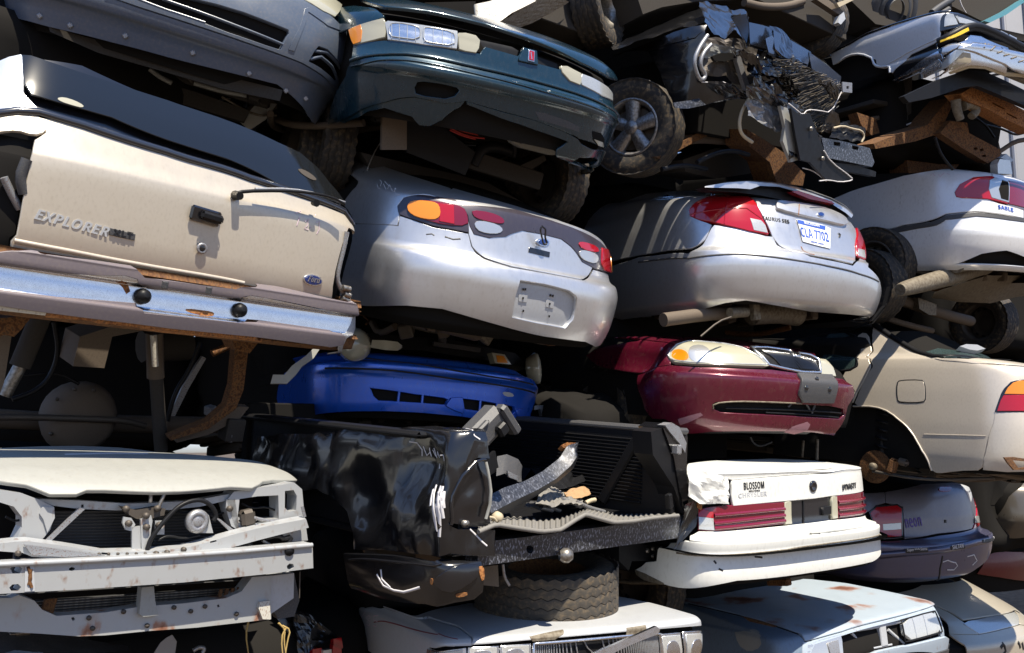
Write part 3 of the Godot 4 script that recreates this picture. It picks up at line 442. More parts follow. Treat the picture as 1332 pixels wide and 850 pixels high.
func silver_sedan() -> void:
	var car := thing("sedan", "silver sedan rear end with wing spoiler, big red lamps and blue-white number plate", "car", place(5.187, 2.825, -3.485, -6.208, 2.598, 0.414), "wrecked cars stacked in the scrap yard")
	var s := Surf.new([[0.26, -0.14, 0.8, 0.5, 2.6], [0.32, -0.04, 0.86, 0.58, 2.5], [0.45, 0, 0.9, 0.6, 2.5], [0.56, 0.01, 0.91, 0.6, 2.5], [0.64, -0.02, 0.91, 0.6, 2.5], [0.68, -0.07, 0.91, 0.6, 2.4], [0.85, -0.12, 0.89, 0.62, 2.4], [0.99, -0.18, 0.86, 0.62, 2.4], [1.06, -0.28, 0.83, 0.65, 2.4], [1.13, -0.6, 0.8, 0.75, 2.4], [1.2, -0.95, 0.76, 0.8, 2.4], [1.34, -1.25, 0.7, 0.8, 2.4]], 2.0)
	full(car, "shade_shell", s, M.shell, -0.045, -1.75, 1.4)
	panel(car, "bumper", s, [-1.135, 4.901, -0.851, 3.798, -0.616, 5.711, -0.596, 5.814, -0.454, 5.659, -0.298, 5.449, -0.26, 5.446, -0.244, 5.117, -0.093, 3.698, 0.104, 3.43, 0.262, 5.104, 0.332, 5.021, 0.241, 3.573, 0.377, 2.767, 0.485, 2.148, 0.559, 1.458, 0.602, 0.708, 0.633, 0.417, 0.918, 0.75, -0.035, 0.277, -0.296, 0.615, -0.468, 0.875, -0.614, 0.658, -0.844, 0, -1.119, 0, -1.319, 0, -1.424, 1.31, -1.485, 2.712, -1.395, 4.11], M.silver, 0.0, 0.014, 0.035)
	panel(car, "quarter_panel", s, [-1.198, 10.054, -0.938, 9.998, -0.578, 10.362, -0.296, 10.583, 0, 11, 0.032, 11, -0.685, 7.21, -0.756, 6.636, -0.757, 6.376, -0.614, 5.818, -0.674, 5.314, -0.785, 4.867, -1.131, 5.133, -1.405, 5.157, -1.542, 6.386], M.silver, 0.0, 0.014, 0.04)
	panel(car, "trunk_lid", s, [0.042, 11, -0.296, 8.125, -0.116, 8.042, 0.132, 7.913, 0.323, 6.98, 0.365, 6.477, 0.248, 5.597, 0.109, 3.64, -0.088, 3.948, -0.228, 5.13, -0.257, 5.495, -0.279, 6.137, -0.304, 6.792, -0.285, 8.083], M.silver, 0.0, 0.014, 0.03)
	var l := panel(car, "taillight", s, [-0.752, 6.619, -0.688, 7.116, 0.074, 11, -0.38, 8.25, -0.306, 8.167, -0.323, 7.471, -0.304, 6.388, -0.29, 5.806, -0.283, 5.512, -0.39, 5.592, -0.535, 5.804, -0.69, 6.158, -0.749, 6.37], M.lens_red, 0.010, 0.03, 0.03)
	panel(l, "clear_lens", s, [-0.373, 6.147, -0.313, 6.052, -0.293, 5.804, -0.288, 5.547, -0.364, 5.617], M.lens_clear, 0.0125, 0.006, 0.02)
	strip(l, "lens_rib", s, [-0.745, 6.405, -0.572, 6.541, -0.38, 6.612, -0.303, 6.151], 0.01, 0.003, M.lens_red, 0.0105)
	strip(l, "lens_rib", s, [-0.412, 8.25, -0.509, 6.597, -0.534, 5.827], 0.008, 0.003, M.lens_red, 0.0105)
	var r := panel(car, "taillight", s, [0.397, 6.585, 0.475, 6.667, 0.486, 6.25, 0.391, 5.525, 0.313, 5.008, 0.224, 5.1, 0.255, 5.604], M.lens_red, 0.010, 0.02, 0.02)
	panel(r, "clear_lens", s, [0.261, 5.46, 0.356, 5.495, 0.317, 5.1, 0.233, 5.145], M.lens_clear, 0.0125, 0.005, 0.02)
	# handle bar over the plate
	panel(car, "plate_garnish", s, [-0.172, 7.29, -0.118, 7.355, 0.082, 7.462, 0.235, 6.886, 0.233, 6.57, 0.16, 6.385, -0.017, 6.464, -0.197, 6.636, -0.199, 6.851], M.silver, 0.024, 0.024, 0.025, 1)
	var em := panel(car, "oval_badge", s, [0.003, 6.622, 0.015, 6.737, 0.034, 6.774, 0.042, 6.667, 0.026, 6.535, 0.008, 6.529], M.chrome, 0.030, 0.008, 0.02, 1)
	panel(em, "oval_face", s, [0.006, 6.615, 0.017, 6.71, 0.031, 6.736, 0.036, 6.659, 0.025, 6.572, 0.011, 6.561], M.badge_blue, 0.033, 0.005, 0.02, 1)
	var np := panel(car, "license_plate", s, [-0.096, 6.324, 0.02, 6.243, 0.066, 6.116, 0.029, 5.239, -0.074, 5.35, -0.093, 5.375], M.plate_white, 0.008, 0.004, 0.03)
	panel(np, "plate_band", s, [-0.095, 6.299, 0.036, 6.185, 0.028, 5.944, -0.097, 6.102], M.ink_blue, 0.0095, 0.001, 0.03)
	letters(np, "lettering", "MICHIGAN", s, Vector2(-0.063, 6.119), Vector2(0.004, 6.06), 0.022, M.plate_white, 0.011, 0.001)
	letters(np, "lettering", "CLA 7702", s, Vector2(-0.097, 5.526), Vector2(0.032, 5.473), 0.072, M.ink_blue, 0.010, 0.001)
	letters(np, "lettering", "GREAT LAKES", s, Vector2(-0.051, 5.372), Vector2(0.003, 5.336), 0.012, M.ink_blue, 0.010, 0.001)
	letters(car, "lettering", "TAURUS SES", s, Vector2(-0.298, 6.125), Vector2(-0.143, 6.043), 0.030, M.ink, 0.003, 0.003)
	strip(car, "lock", s, [0.116, 5.934, 0.127, 5.891, 0.116, 5.757], 0.014, 0.006, M.ink, 0.002)
	strip(car, "bumper_groove", s, [-1.159, 3.988, -0.861, 3.442, -0.514, 3.56, -0.319, 3.424, -0.048, 3.174, 0.145, 2.814, 0.367, 2.635], 0.014, 0.004, M.grey_plastic, 0.0)
	strip(car, "rust_streak", s, [-0.106, 5.171, -0.103, 4.823, -0.086, 4.051, -0.063, 4.051], 0.008, 0.001, M.rust, 0.0005)
	strip(car, "rust_streak", s, [-0.057, 7.152, -0.079, 6.681, -0.092, 6.429], 0.006, 0.001, M.rust, 0.0255)
	panel(car, "fuel_hole", s, [-0.431, 10.195, -0.372, 10.344, -0.397, 10.116, -0.744, 8.493, -0.703, 8.739], M.gloss_black, 0.001, 0.0, 0.02, 1)
	# spoiler: a lofted wing on two feet
	var sp := Node3D.new()
	sp.name = "spoiler"
	car.add_child(sp, true)
	crumpled(sp, "wing", [-0.929, 1.034, -0.22, -0.761, 1.083, -0.22, -0.563, 1.123, -0.22, -0.306, 1.144, -0.22, 0.045, 1.13, -0.22, 0.27, 1.096, -0.22, 0.414, 1.058, -0.22, 0.49, 1.023, -0.22], [-0.669, 1.129, -0.48, -0.49, 1.19, -0.48, -0.279, 1.228, -0.48, -0.033, 1.251, -0.48, 0.339, 1.245, -0.48, 0.578, 1.214, -0.48, 0.731, 1.174, -0.48, 0.799, 1.135, -0.48], 0.0, 1.0, M.silver, 1, 24, 4, false)
	crumpled(sp, "wing_edge", [-0.933, 1.029, -0.215, -0.643, 1.065, -0.215, -0.531, 1.073, -0.215, -0.441, 1.109, -0.215, -0.259, 1.127, -0.215, 0.039, 1.109, -0.215, 0.263, 1.075, -0.215, 0.407, 1.028, -0.215, 0.465, 0.999, -0.215], [-0.929, 1.038, -0.22, -0.761, 1.085, -0.22, -0.563, 1.125, -0.22, -0.306, 1.146, -0.22, 0.045, 1.132, -0.22, 0.27, 1.099, -0.22, 0.414, 1.06, -0.22, 0.49, 1.023, -0.22], 0.0, 1.0, M.silver, 1, 24, 3, false)
	plate(sp, "brake_lamp", [-0.158, 1.106, -0.2, -0.088, 1.12, -0.2, 0.246, 1.089, -0.2, 0.274, 1.073, -0.2, 0.021, 1.076, -0.2], Vector3(0, 0, -0.05), M.lens_red)
	plate(sp, "wing_under", [-0.879, 1.048, -0.27, -0.714, 1.09, -0.27, -0.463, 1.125, -0.27, -0.174, 1.15, -0.27, 0.101, 1.138, -0.27, 0.387, 1.105, -0.27, 0.516, 1.035, -0.27, 0.473, 1.001, -0.27, 0.327, 1.032, -0.27, -0.067, 1.056, -0.27, -0.386, 1.063, -0.27, -0.59, 1.054, -0.27, -0.836, 1.032, -0.27], Vector3(0, 0.01, -0.1), M.black_plastic)
	# underside
	underside(car, 0.76, 0.36, -0.5, 3.4, M.under, M.under_brown)
	tube(car, "silencer", [-0.293, 0.275, -0.45, -0.051, 0.301, -0.45, 0.157, 0.295, -0.45], 0.085, M.muffler, -1.0, 16)
	tube(car, "tail_pipe", [-1.107, 0.173, -0.42, -0.752, 0.233, -0.42, -0.504, 0.259, -0.42, -0.375, 0.296, -0.42], 0.045, M.under_brown, -1.0, 14)
	tube(car, "tail_pipe", [-0.643, 0.239, -0.3, -0.493, 0.255, -0.3], 0.035, M.muffler, -1.0, 14)
	block(car, "hanger_bracket", Vector3(-0.412, 0.264, -0.3), Vector3(0.06, 0.12, 0.05), M.muffler, Vector3(0, 0, 6))
	plate(car, "bumper_lip", [-0.107, 0.086, -0.2, 0.223, 0.152, -0.2, 0.513, 0.208, -0.2, 0.664, 0.268, -0.2, 0.822, 0.401, -0.2, 0.857, 0.527, -0.2, 0.789, 0.357, -0.2, 0.663, 0.243, -0.2, 0.395, 0.172, -0.2], Vector3(0, 0, -0.03), M.black_plastic)
	tube(car, "loose_rod", [-0.986, 0.058, -0.2, -0.834, 0.164, -0.2, -0.726, 0.198, -0.2], 0.006, M.iron)
	wheel(car, Vector3(1.443, 0.648, -0.85), Vector3(0, 0, 0), 0.31, 0.2, 0.19, "steel", M.iron)

func van_front() -> void:
	var car := thing("minivan", "blue-grey minivan front seen from below, riveted air dam under its bumper", "car", place(1.049, 3.904, -4.543, -19.004, 14.624, -10.784), "wrecked cars stacked in the scrap yard")
	var s := Surf.new([[0.16, -0.1, 0.78, 0.5, 2.6], [0.2, -0.05, 0.82, 0.52, 2.6], [0.36, -0.01, 0.87, 0.55, 2.6], [0.4, 0.02, 0.9, 0.56, 2.6], [0.55, 0.02, 0.91, 0.56, 2.6], [0.66, -0.01, 0.91, 0.56, 2.6], [0.8, -0.08, 0.89, 0.56, 2.6], [0.95, -0.3, 0.85, 0.6, 2.8]], 2.2)
	full(car, "shade_shell", s, M.shell, -0.06, -1.5, 1.45, 1.0)
	panel(car, "air_dam", s, [-0.866, 1.625, -0.876, 1.542, -0.755, 1.406, -0.399, 1.343, -0.14, 1.381, 0.001, 1.424, 0.15, 1.5, 0.391, 1.616, 0.503, 1.468, 0.641, 1.272, 0.808, 0.909, 1.298, 1, 1.467, 1, 1.14, 1, 1.372, 2.875, 0.992, 2.875, 0.751, 3.08, 0.608, 3.238, 0.459, 3.341, 0.21, 3.338, 0.01, 3.354, -0.069, 3.36, -0.124, 3.386, -0.167, 3.387, -0.855, 3.708], M.faded_plastic, 0.0, 0.02, 0.04)
	panel(car, "bumper", s, [-0.168, 3.416, -0.124, 3.423, -0.07, 3.404, 0.009, 3.398, 0.208, 3.384, 0.456, 3.388, 0.609, 3.291, 0.766, 3.113, 0.982, 2.917, 0.961, 3.208, 0.961, 3.833, 0.95, 4.833, 0.859, 5.441, 0.668, 5.603, 0.549, 5.744, 0.401, 5.88, 0.314, 5.94, 0.017, 4.937], M.faded_plastic, 0.006, 0.02, 0.035, 0, [[-0.095, 3.564, -0.002, 4.206, 0.077, 4.339, 0.163, 4.389, 0.345, 4.343, 0.354, 4.214, 0.335, 3.489, 0.271, 3.467, 0.128, 3.465, 0.035, 3.513, -0.032, 3.53], [0.489, 3.488, 0.499, 3.731, 0.523, 4.19, 0.59, 4.236, 0.715, 3.958, 0.878, 3.754, 0.971, 3.458, 0.742, 3.322, 0.591, 3.44]])
	panel(car, "grille_opening", s, [-0.112, 3.606, 0.004, 4.402, 0.367, 4.534, 0.349, 3.415, 0.037, 3.42], M.shell, -0.03)
	for q in [[-0.022, 3.807, 0.03, 3.782, 0.148, 3.731, 0.338, 3.675], [-0.073, 3.588, -0.01, 3.542, 0.062, 3.534]]:
		strip(car, "grille_bar", s, q, 0.016, 0.014, M.faded_plastic, -0.006)
	for q in [[0.498, 3.565, 0.565, 3.786, 0.679, 3.672, 0.831, 3.35], [0.514, 3.878, 0.597, 4.076, 0.731, 3.863, 0.95, 3.575]]:
		strip(car, "intake_rib", s, q, 0.02, 0.012, M.faded_plastic, -0.008)
	panel(car, "wing_edge", s, [0.369, 3.582, 0.39, 4.487, 0.404, 5.508, 0.452, 5.747, 0.598, 5.601, 0.747, 5.453, 0.557, 5.301, 0.424, 5.464, 0.411, 4.562, 0.397, 3.603], M.faded_plastic, 0.010, 0.006)
	panel(car, "headlight", s, [0.394, 5.852, 0.443, 6.588, 0.704, 6.583, 0.608, 5.765, 0.508, 5.741], M.lens_yellowed, 0.01, 0.03)
	plate(car, "splash_guard", [-0.562, 0.251, -0.12, -0.244, 0.256, -0.12, 0.068, 0.255, -0.12, 0.592, 0.286, -0.12, 0.591, 0.225, -0.12, 0.292, 0.2, -0.12, -0.043, 0.198, -0.12, -0.324, 0.195, -0.12, -0.551, 0.227, -0.12], Vector3(0, 0.01, -0.10), M.under)
	for q in [Vector2(-0.298, 1.502), Vector2(-0.097, 1.619), Vector2(0.051, 1.706), Vector2(0.25, 1.646), Vector2(0.449, 1.546), Vector2(0.597, 1.55), Vector2(-0.452, 1.543)]:
		var f := s.frame(q.x, q.y)
		block(car, "rivet", f[0] + f[1] * 0.004, Vector3(0.026, 0.026, 0.012), M.galvanised, Vector3(0, 0, 45), 0.008)
	for q in [Vector3(-0.177, 0.297, -0.12), Vector3(0.062, 0.295, -0.12), Vector3(0.292, 0.29, -0.12), Vector3(-0.315, 0.276, -0.12)]:
		block(car, "rivet", q, Vector3(0.024, 0.024, 0.02), M.galvanised, Vector3(0, 0, 45), 0.008)
	underside(car, 0.78, 0.30, -0.4, 3.4, M.under, M.under)
	plate(car, "cross_member", [-0.497, 0.19, -0.6, 0.124, 0.195, -0.6, 0.441, 0.178, -0.6, 0.425, 0.107, -0.6, -0.009, 0.105, -0.6, -0.498, 0.127, -0.6], Vector3(0, 0, -0.15), M.under)
	tube(car, "control_arm", [0.406, 0.116, -0.75, 0.468, 0.202, -0.75, 0.565, 0.283, -0.75], 0.04, M.under_brown)
	plate(car, "bracket", [0.4, 0.109, -0.7, 0.473, 0.249, -0.7, 0.582, 0.274, -0.7, 0.541, 0.168, -0.7, 0.464, 0.077, -0.7], Vector3(0, 0, -0.04), M.primer)
	for q in [[-0.117, 0.233, -0.5, -0.052, 0.206, -0.5, 0.01, 0.194, -0.5], [0.122, 0.229, -0.5, 0.274, 0.229, -0.5, 0.409, 0.247, -0.5]]:
		tube(car, "hose", q, 0.014, M.primer, -1.0, 8, 2)
	wheel(car, Vector3(0.82, 0.043, -0.95), Vector3(0, 10, 0), 0.33, 0.22, 0.19, "steel", M.iron)
	wheel(car, Vector3(-0.926, 0.255, -0.95), Vector3(0, 180, 0), 0.33, 0.22, 0.19, "steel", M.iron)

func pearl_sedan() -> void:
	var car := thing("sedan", "pearl white sedan rear corner with red lamps and a pale muffler showing below", "car", place(7.841, 3.297, -3.237, 2.75, 8.446, 2.197), "wrecked cars stacked in the scrap yard")
	var s := Surf.new([[0.26, -0.14, 0.8, 0.5, 2.8], [0.32, -0.04, 0.86, 0.55, 2.7], [0.45, 0, 0.9, 0.58, 2.7], [0.58, 0.01, 0.91, 0.58, 2.7], [0.62, -0.02, 0.91, 0.58, 2.7], [0.66, -0.05, 0.91, 0.58, 2.7], [0.85, -0.1, 0.89, 0.6, 2.6], [1, -0.14, 0.87, 0.6, 2.6], [1.1, -0.24, 0.85, 0.65, 2.6], [1.17, -0.6, 0.82, 0.75, 2.5], [1.18, -1, 0.78, 0.8, 2.5], [1.3, -1.3, 0.7, 0.8, 2.5]], 2.0)
	full(car, "shade_shell", s, M.shell, -0.045, -1.8, 1.2)
	panel(car, "bumper", s, [-1.246, 3.378, -1.091, 4.698, -0.867, 5.358, -0.624, 5.466, -0.201, 5.365, 0.013, 5.36, 0, 1.266, -0.258, 1.721, -0.429, 1.974, -0.638, 1.678, -0.851, 1.04, 1.488, 1.583, 1.562, 1.417, -1.125, 0.316, -1.157, 1.366, -1.21, 2.618], M.pearl, 0.0, 0.014, 0.04)
	panel(car, "quarter_panel", s, [-1.395, 6.443, -1.226, 7.085, -1.015, 7.705, -0.518, 8.511, -0.401, 8.25, -0.327, 8.125, -0.398, 7.568, -0.576, 7.353, -0.718, 6.787, -0.765, 6.367, -0.752, 6.108, -0.508, 6.052, -0.418, 5.865, -0.184, 5.73, -0.197, 5.449, -0.621, 5.525, -0.864, 5.42, -1.088, 4.937, -1.238, 3.855, -1.308, 3.51, -1.334, 5.246], M.pearl, 0.0, 0.014, 0.045)
	panel(car, "trunk_lid", s, [-0.317, 8.125, -0.158, 8.042, 0.179, 7.708, 0.036, 5.771, -0.181, 5.788, -0.329, 5.843, -0.262, 7.34, -0.387, 7.534], M.pearl, 0.0, 0.014, 0.04)
	var l := panel(car, "taillight", s, [-0.761, 6.367, -0.715, 6.755, -0.58, 7.307, -0.41, 7.512, -0.379, 7.368, -0.29, 7.257, -0.338, 5.89, -0.508, 6.069, -0.709, 6.075, -0.751, 6.139], M.lens_red, 0.010, 0.03, 0.03)
	panel(l, "broken_socket", s, [-0.462, 7.11, -0.394, 7.396, -0.332, 7.377, -0.286, 7.174, -0.33, 5.955, -0.413, 6.062, -0.473, 6.152, -0.488, 6.554], M.reflector, 0.014, 0.01, 0.02)
	panel(l, "socket_hole", s, [-0.345, 7.232, -0.298, 7.157, -0.333, 6.06, -0.396, 6.139, -0.405, 6.598], M.shell, 0.016, 0.002, 0.02)
	panel(car, "taillight", s, [-0.268, 7.331, 0.222, 7.542, 0.046, 5.961, -0.179, 5.851, -0.327, 5.897], M.lens_dark_red, 0.010, 0.02, 0.03)
	panel(car, "moulding", s, [-1.241, 3.208, -1.091, 4.698, -0.869, 5.337, -0.625, 5.446, -0.339, 5.405, 0.019, 5.471, 0.011, 5.313, -0.345, 5.273, -0.632, 5.322, -0.878, 5.139, -1.11, 3.391, -1.224, 2.76], M.grey_plastic, 0.006, 0.010, 0.04)
	letters(car, "lettering", "SABLE", s, Vector2(-0.428, 5.639), Vector2(-0.293, 5.586), 0.035, M.ink_blue, 0.003, 0.003)
	panel(car, "pink_transfer", s, [-1.145, 2.499, -1.111, 2.456, -1.073, 2.166, -1.108, 2.002], M.scuff_pink, 0.0006, 0.0, 0.03)
	scrawl(car, "chalk_writing", s, [[-0.889, 7.525, -0.85, 7.698, -0.862, 7.459], [-0.821, 7.602, -0.832, 7.398, -0.767, 7.709], [-0.753, 7.652, -0.743, 7.553]], M.chalk_pink, 0.006)
	underside(car, 0.76, 0.36, -0.5, 3.4, M.under, M.under_brown)
	tube(car, "silencer", [-1.478, 0.072, -0.5, -1.417, 0.085, -0.5, -1.165, 0.138, -0.5, -0.626, 0.252, -0.5, -0.189, 0.371, -0.5, -0.114, 0.394, -0.5], 0.045, M.muffler, 0.10, 18)
	tube(car, "tail_pipe", [-0.801, 0.316, -0.4, -0.468, 0.379, -0.4, -0.063, 0.452, -0.4], 0.06, M.muffler, -1.0, 14)
	crumpled(car, "fuel_tank", [-0.833, 0.099, -0.55, -0.412, 0.199, -0.55, 0.094, 0.311, -0.55, 0.846, 0.372, -0.55, 1.4, 0.417, -0.55], [-0.369, 0.08, -0.8, 0.147, 0.076, -0.8, 0.762, 0.102, -0.8, 1.301, 0.19, -0.8, 2.092, 0.3, -0.8], 0.012, 5.0, M.muffler, 4, 24, 8, false)
	block(car, "hanger_bracket", Vector3(-0.176, 0.393, -0.3), Vector3(0.08, 0.13, 0.06), M.black_plastic)
	tube(car, "axle", [-0.651, 0.058, -1, -0.055, -0.004, -1, 0.486, -0.052, -1, 0.832, -0.074, -1], 0.05, M.under_brown, -1.0, 12)
	plate(car, "axle_bracket", [-0.405, 0.076, -0.9, -0.068, 0.036, -0.9, -0.065, -0.064, -0.9, -0.197, -0.064, -0.9, -0.377, -0.02, -0.9], Vector3(0.02, 0, -0.06), M.muffler)
	tube(car, "trailing_arm", [-0.453, -0.107, -1.2, -0.053, -0.151, -1.2, 0.48, -0.193, -1.2], 0.03, M.under_brown)
	wheel(car, Vector3(1.215, -0.071, -1.05), Vector3(0, -8, 0), 0.31, 0.2, 0.19, "steel", M.iron)
	wheel(car, Vector3(-0.957, 0.32, -1), Vector3(0, 180, 0), 0.31, 0.2, 0.19, "steel", M.iron)

func blue_front() -> void:
	var car := thing("hatchback", "bright blue car front squeezed under the silver coupe, its lamps hanging loose", "car", place(2.991, 2.116, -4.674, -1.021, -3.034, -2.491), "wrecked cars stacked in the scrap yard")
	var s := Surf.new([[0.2, -0.1, 0.76, 0.5, 2.6], [0.26, -0.02, 0.8, 0.5, 2.6], [0.4, 0, 0.83, 0.52, 2.6], [0.49, 0.01, 0.84, 0.52, 2.6], [0.52, 0.035, 0.84, 0.52, 2.6], [0.56, 0.035, 0.84, 0.52, 2.6], [0.58, 0, 0.83, 0.52, 2.6], [0.62, -0.03, 0.82, 0.55, 2.6], [0.66, -0.2, 0.8, 0.6, 2.6]], 2.2)
	full(car, "shade_shell", s, M.shell, -0.05, -1.5, 1.5)
	panel(car, "bumper", s, [-1.003, 8, -0.686, 7.875, -0.606, 7.616, -0.38, 7.958, -0.179, 8, 0.021, 7.792, 0.104, 6.944, 0.317, 6.617, 0.507, 4.505, 0.707, 3.042, 0.534, 1.532, 0.577, 0.878, 0.425, 0.391, 0.142, 0.871, 0.002, 1.11, -0.136, 1.154, -0.356, 1.144, -0.611, 1.091, -0.995, 0.946, -1.191, 1.06, -1.207, 2.107, -1.16, 5.139], M.blue, 0.0, 0.016, 0.035, 0, [[-0.435, 2.112, -0.352, 2.042, -0.188, 1.865, -0.049, 1.794, -0.031, 1.736, -0.039, 1.512, -0.138, 1.517, -0.269, 1.519, -0.385, 1.525, -0.414, 1.68], [0.005, 1.83, 0.069, 1.808, 0.169, 1.752, 0.31, 1.716, 0.328, 1.573, 0.297, 1.39, 0.177, 1.363, 0.074, 1.378, 0.012, 1.408]])
	panel(car, "grille_back", s, [-0.459, 2.2, -0.03, 1.873, -0.028, 1.429, -0.416, 1.432], M.shell, -0.035)
	panel(car, "grille_back", s, [-0.002, 1.92, 0.346, 1.796, 0.325, 1.322, 0.007, 1.324], M.shell, -0.035)
	for q in [[-0.261, 1.991, -0.269, 1.492], [-0.141, 1.899, -0.145, 1.451], [0.076, 1.826, 0.077, 1.361], [0.172, 1.776, 0.175, 1.341]]:
		strip(car, "grille_bar", s, q, 0.018, 0.012, M.blue, -0.012)
	panel(car, "grille_post", s, [-0.041, 1.483, -0.025, 1.784, 0.003, 1.85, 0.006, 1.261, -0.011, 1.35], M.blue, 0.010, 0.012)
	panel(car, "grille_post", s, [0.315, 1.566, 0.383, 1.675, 0.407, 1.345, 0.348, 1.292], M.blue, 0.012, 0.012)
	strip(car, "bumper_groove", s, [-0.782, 4.219, -0.489, 3.917, -0.252, 3.749, -0.018, 3.157, 0.142, 2.937, 0.561, 2.827], 0.012, 0.004, M.ink, 0.001, 1)
	strip(car, "bumper_groove", s, [-0.661, 6.795, -0.449, 6.299, -0.252, 5.387, -0.025, 4.555, 0.127, 4.275, 0.472, 4.188], 0.010, 0.004, M.ink, 0.001, 1)
	panel(car, "scuff", s, [0.186, 2.483, 0.261, 2.52, 0.293, 2.284, 0.216, 2.201], M.pale_grey, 0.0006, 0.0, 0.02, 1)
	# lamps
	put(car, "headlight", lathe_mesh([0.0, 0.05, 0.06, 0.04, 0.10, 0.0, 0.10, -0.05, 0.0, -0.10], 22), M.lens_yellowed).transform = Transform3D(Basis(Vector3.UP, -PI / 2), Vector3(-0.716, 0.65, -0.02))
	var ind := crumpled(car, "indicator", [-0.622, 0.683, -0.02, -0.538, 0.69, -0.02, -0.452, 0.69, -0.02, -0.42, 0.671, -0.02], [-0.614, 0.642, -0.05, -0.521, 0.637, -0.05, -0.435, 0.642, -0.05, -0.404, 0.662, -0.05], 0.0, 1.0, M.lens_yellowed, 1, 12, 4, false)
	ind.position.z += 0.02
	plate(car, "indicator", [0.302, 0.717, -0.1, 0.405, 0.714, -0.1, 0.459, 0.652, -0.1, 0.328, 0.648, -0.1], Vector3(0, 0, -0.06), M.lens_yellowed)
	plate(car, "amber_lens", [0.334, 0.702, -0.095, 0.395, 0.702, -0.095, 0.431, 0.657, -0.095, 0.344, 0.655, -0.095], Vector3(0, 0, -0.004), M.lens_amber)
	var hl := put(car, "headlight", lathe_mesh([0.0, 0.05, 0.05, 0.045, 0.085, 0.02, 0.09, -0.02, 0.06, -0.12, 0.0, -0.14], 22), M.lens_yellowed)
	hl.transform = Transform3D(Basis(Vector3.UP, deg_to_rad(-30)) * Basis(Vector3.BACK, 0.1) * Basis().scaled(Vector3(0.6, 1.25, 1.0)), Vector3(0.711, 0.656, -0.15))
	plate(car, "grille_panel", [-0.531, 0.777, -0.25, 0.1, 0.799, -0.25, 0.597, 0.765, -0.25, 0.729, 0.67, -0.25, 0.386, 0.69, -0.25, -0.129, 0.706, -0.25, -0.509, 0.682, -0.25], Vector3(0, 0, -0.2), M.black_plastic)
	for q in [[-0.083, 0.763, -0.2, 0.28, 0.76, -0.2, 0.275, 0.728, -0.2, -0.087, 0.734, -0.2], [-0.049, 0.802, -0.18, -0.001, 0.803, -0.18, -0.003, 0.76, -0.18, -0.049, 0.762, -0.18]]:
		plate(car, "bracket", q, Vector3(0, 0, -0.03), M.grey_plastic)
	plate(car, "loose_strap", [-1.028, 0.58, 0.12, -0.995, 0.577, 0.12, -1.032, 0.515, 0.12, -1.096, 0.464, 0.12, -1.129, 0.414, 0.12, -1.177, 0.361, 0.12, -1.268, 0.354, 0.12, -1.257, 0.403, 0.12, -1.194, 0.408, 0.12, -1.154, 0.461, 0.12, -1.077, 0.525, 0.12], Vector3(0.01, 0, -0.03), M.primer)
	plate(car, "bracket", [0.799, 0.414, -0.3, 0.878, 0.425, -0.3, 0.912, 0.349, -0.3, 0.866, 0.346, -0.3, 0.851, 0.396, -0.3, 0.801, 0.384, -0.3], Vector3(0, 0, -0.03), M.galvanised)
	underside(car, 0.74, 0.24, -0.4, 3.4, M.under, M.under)
	wheel(car, Vector3(1.587, 0.58, -0.9), Vector3(0, 0, 0), 0.29, 0.18, 0.17, "steel", M.iron)

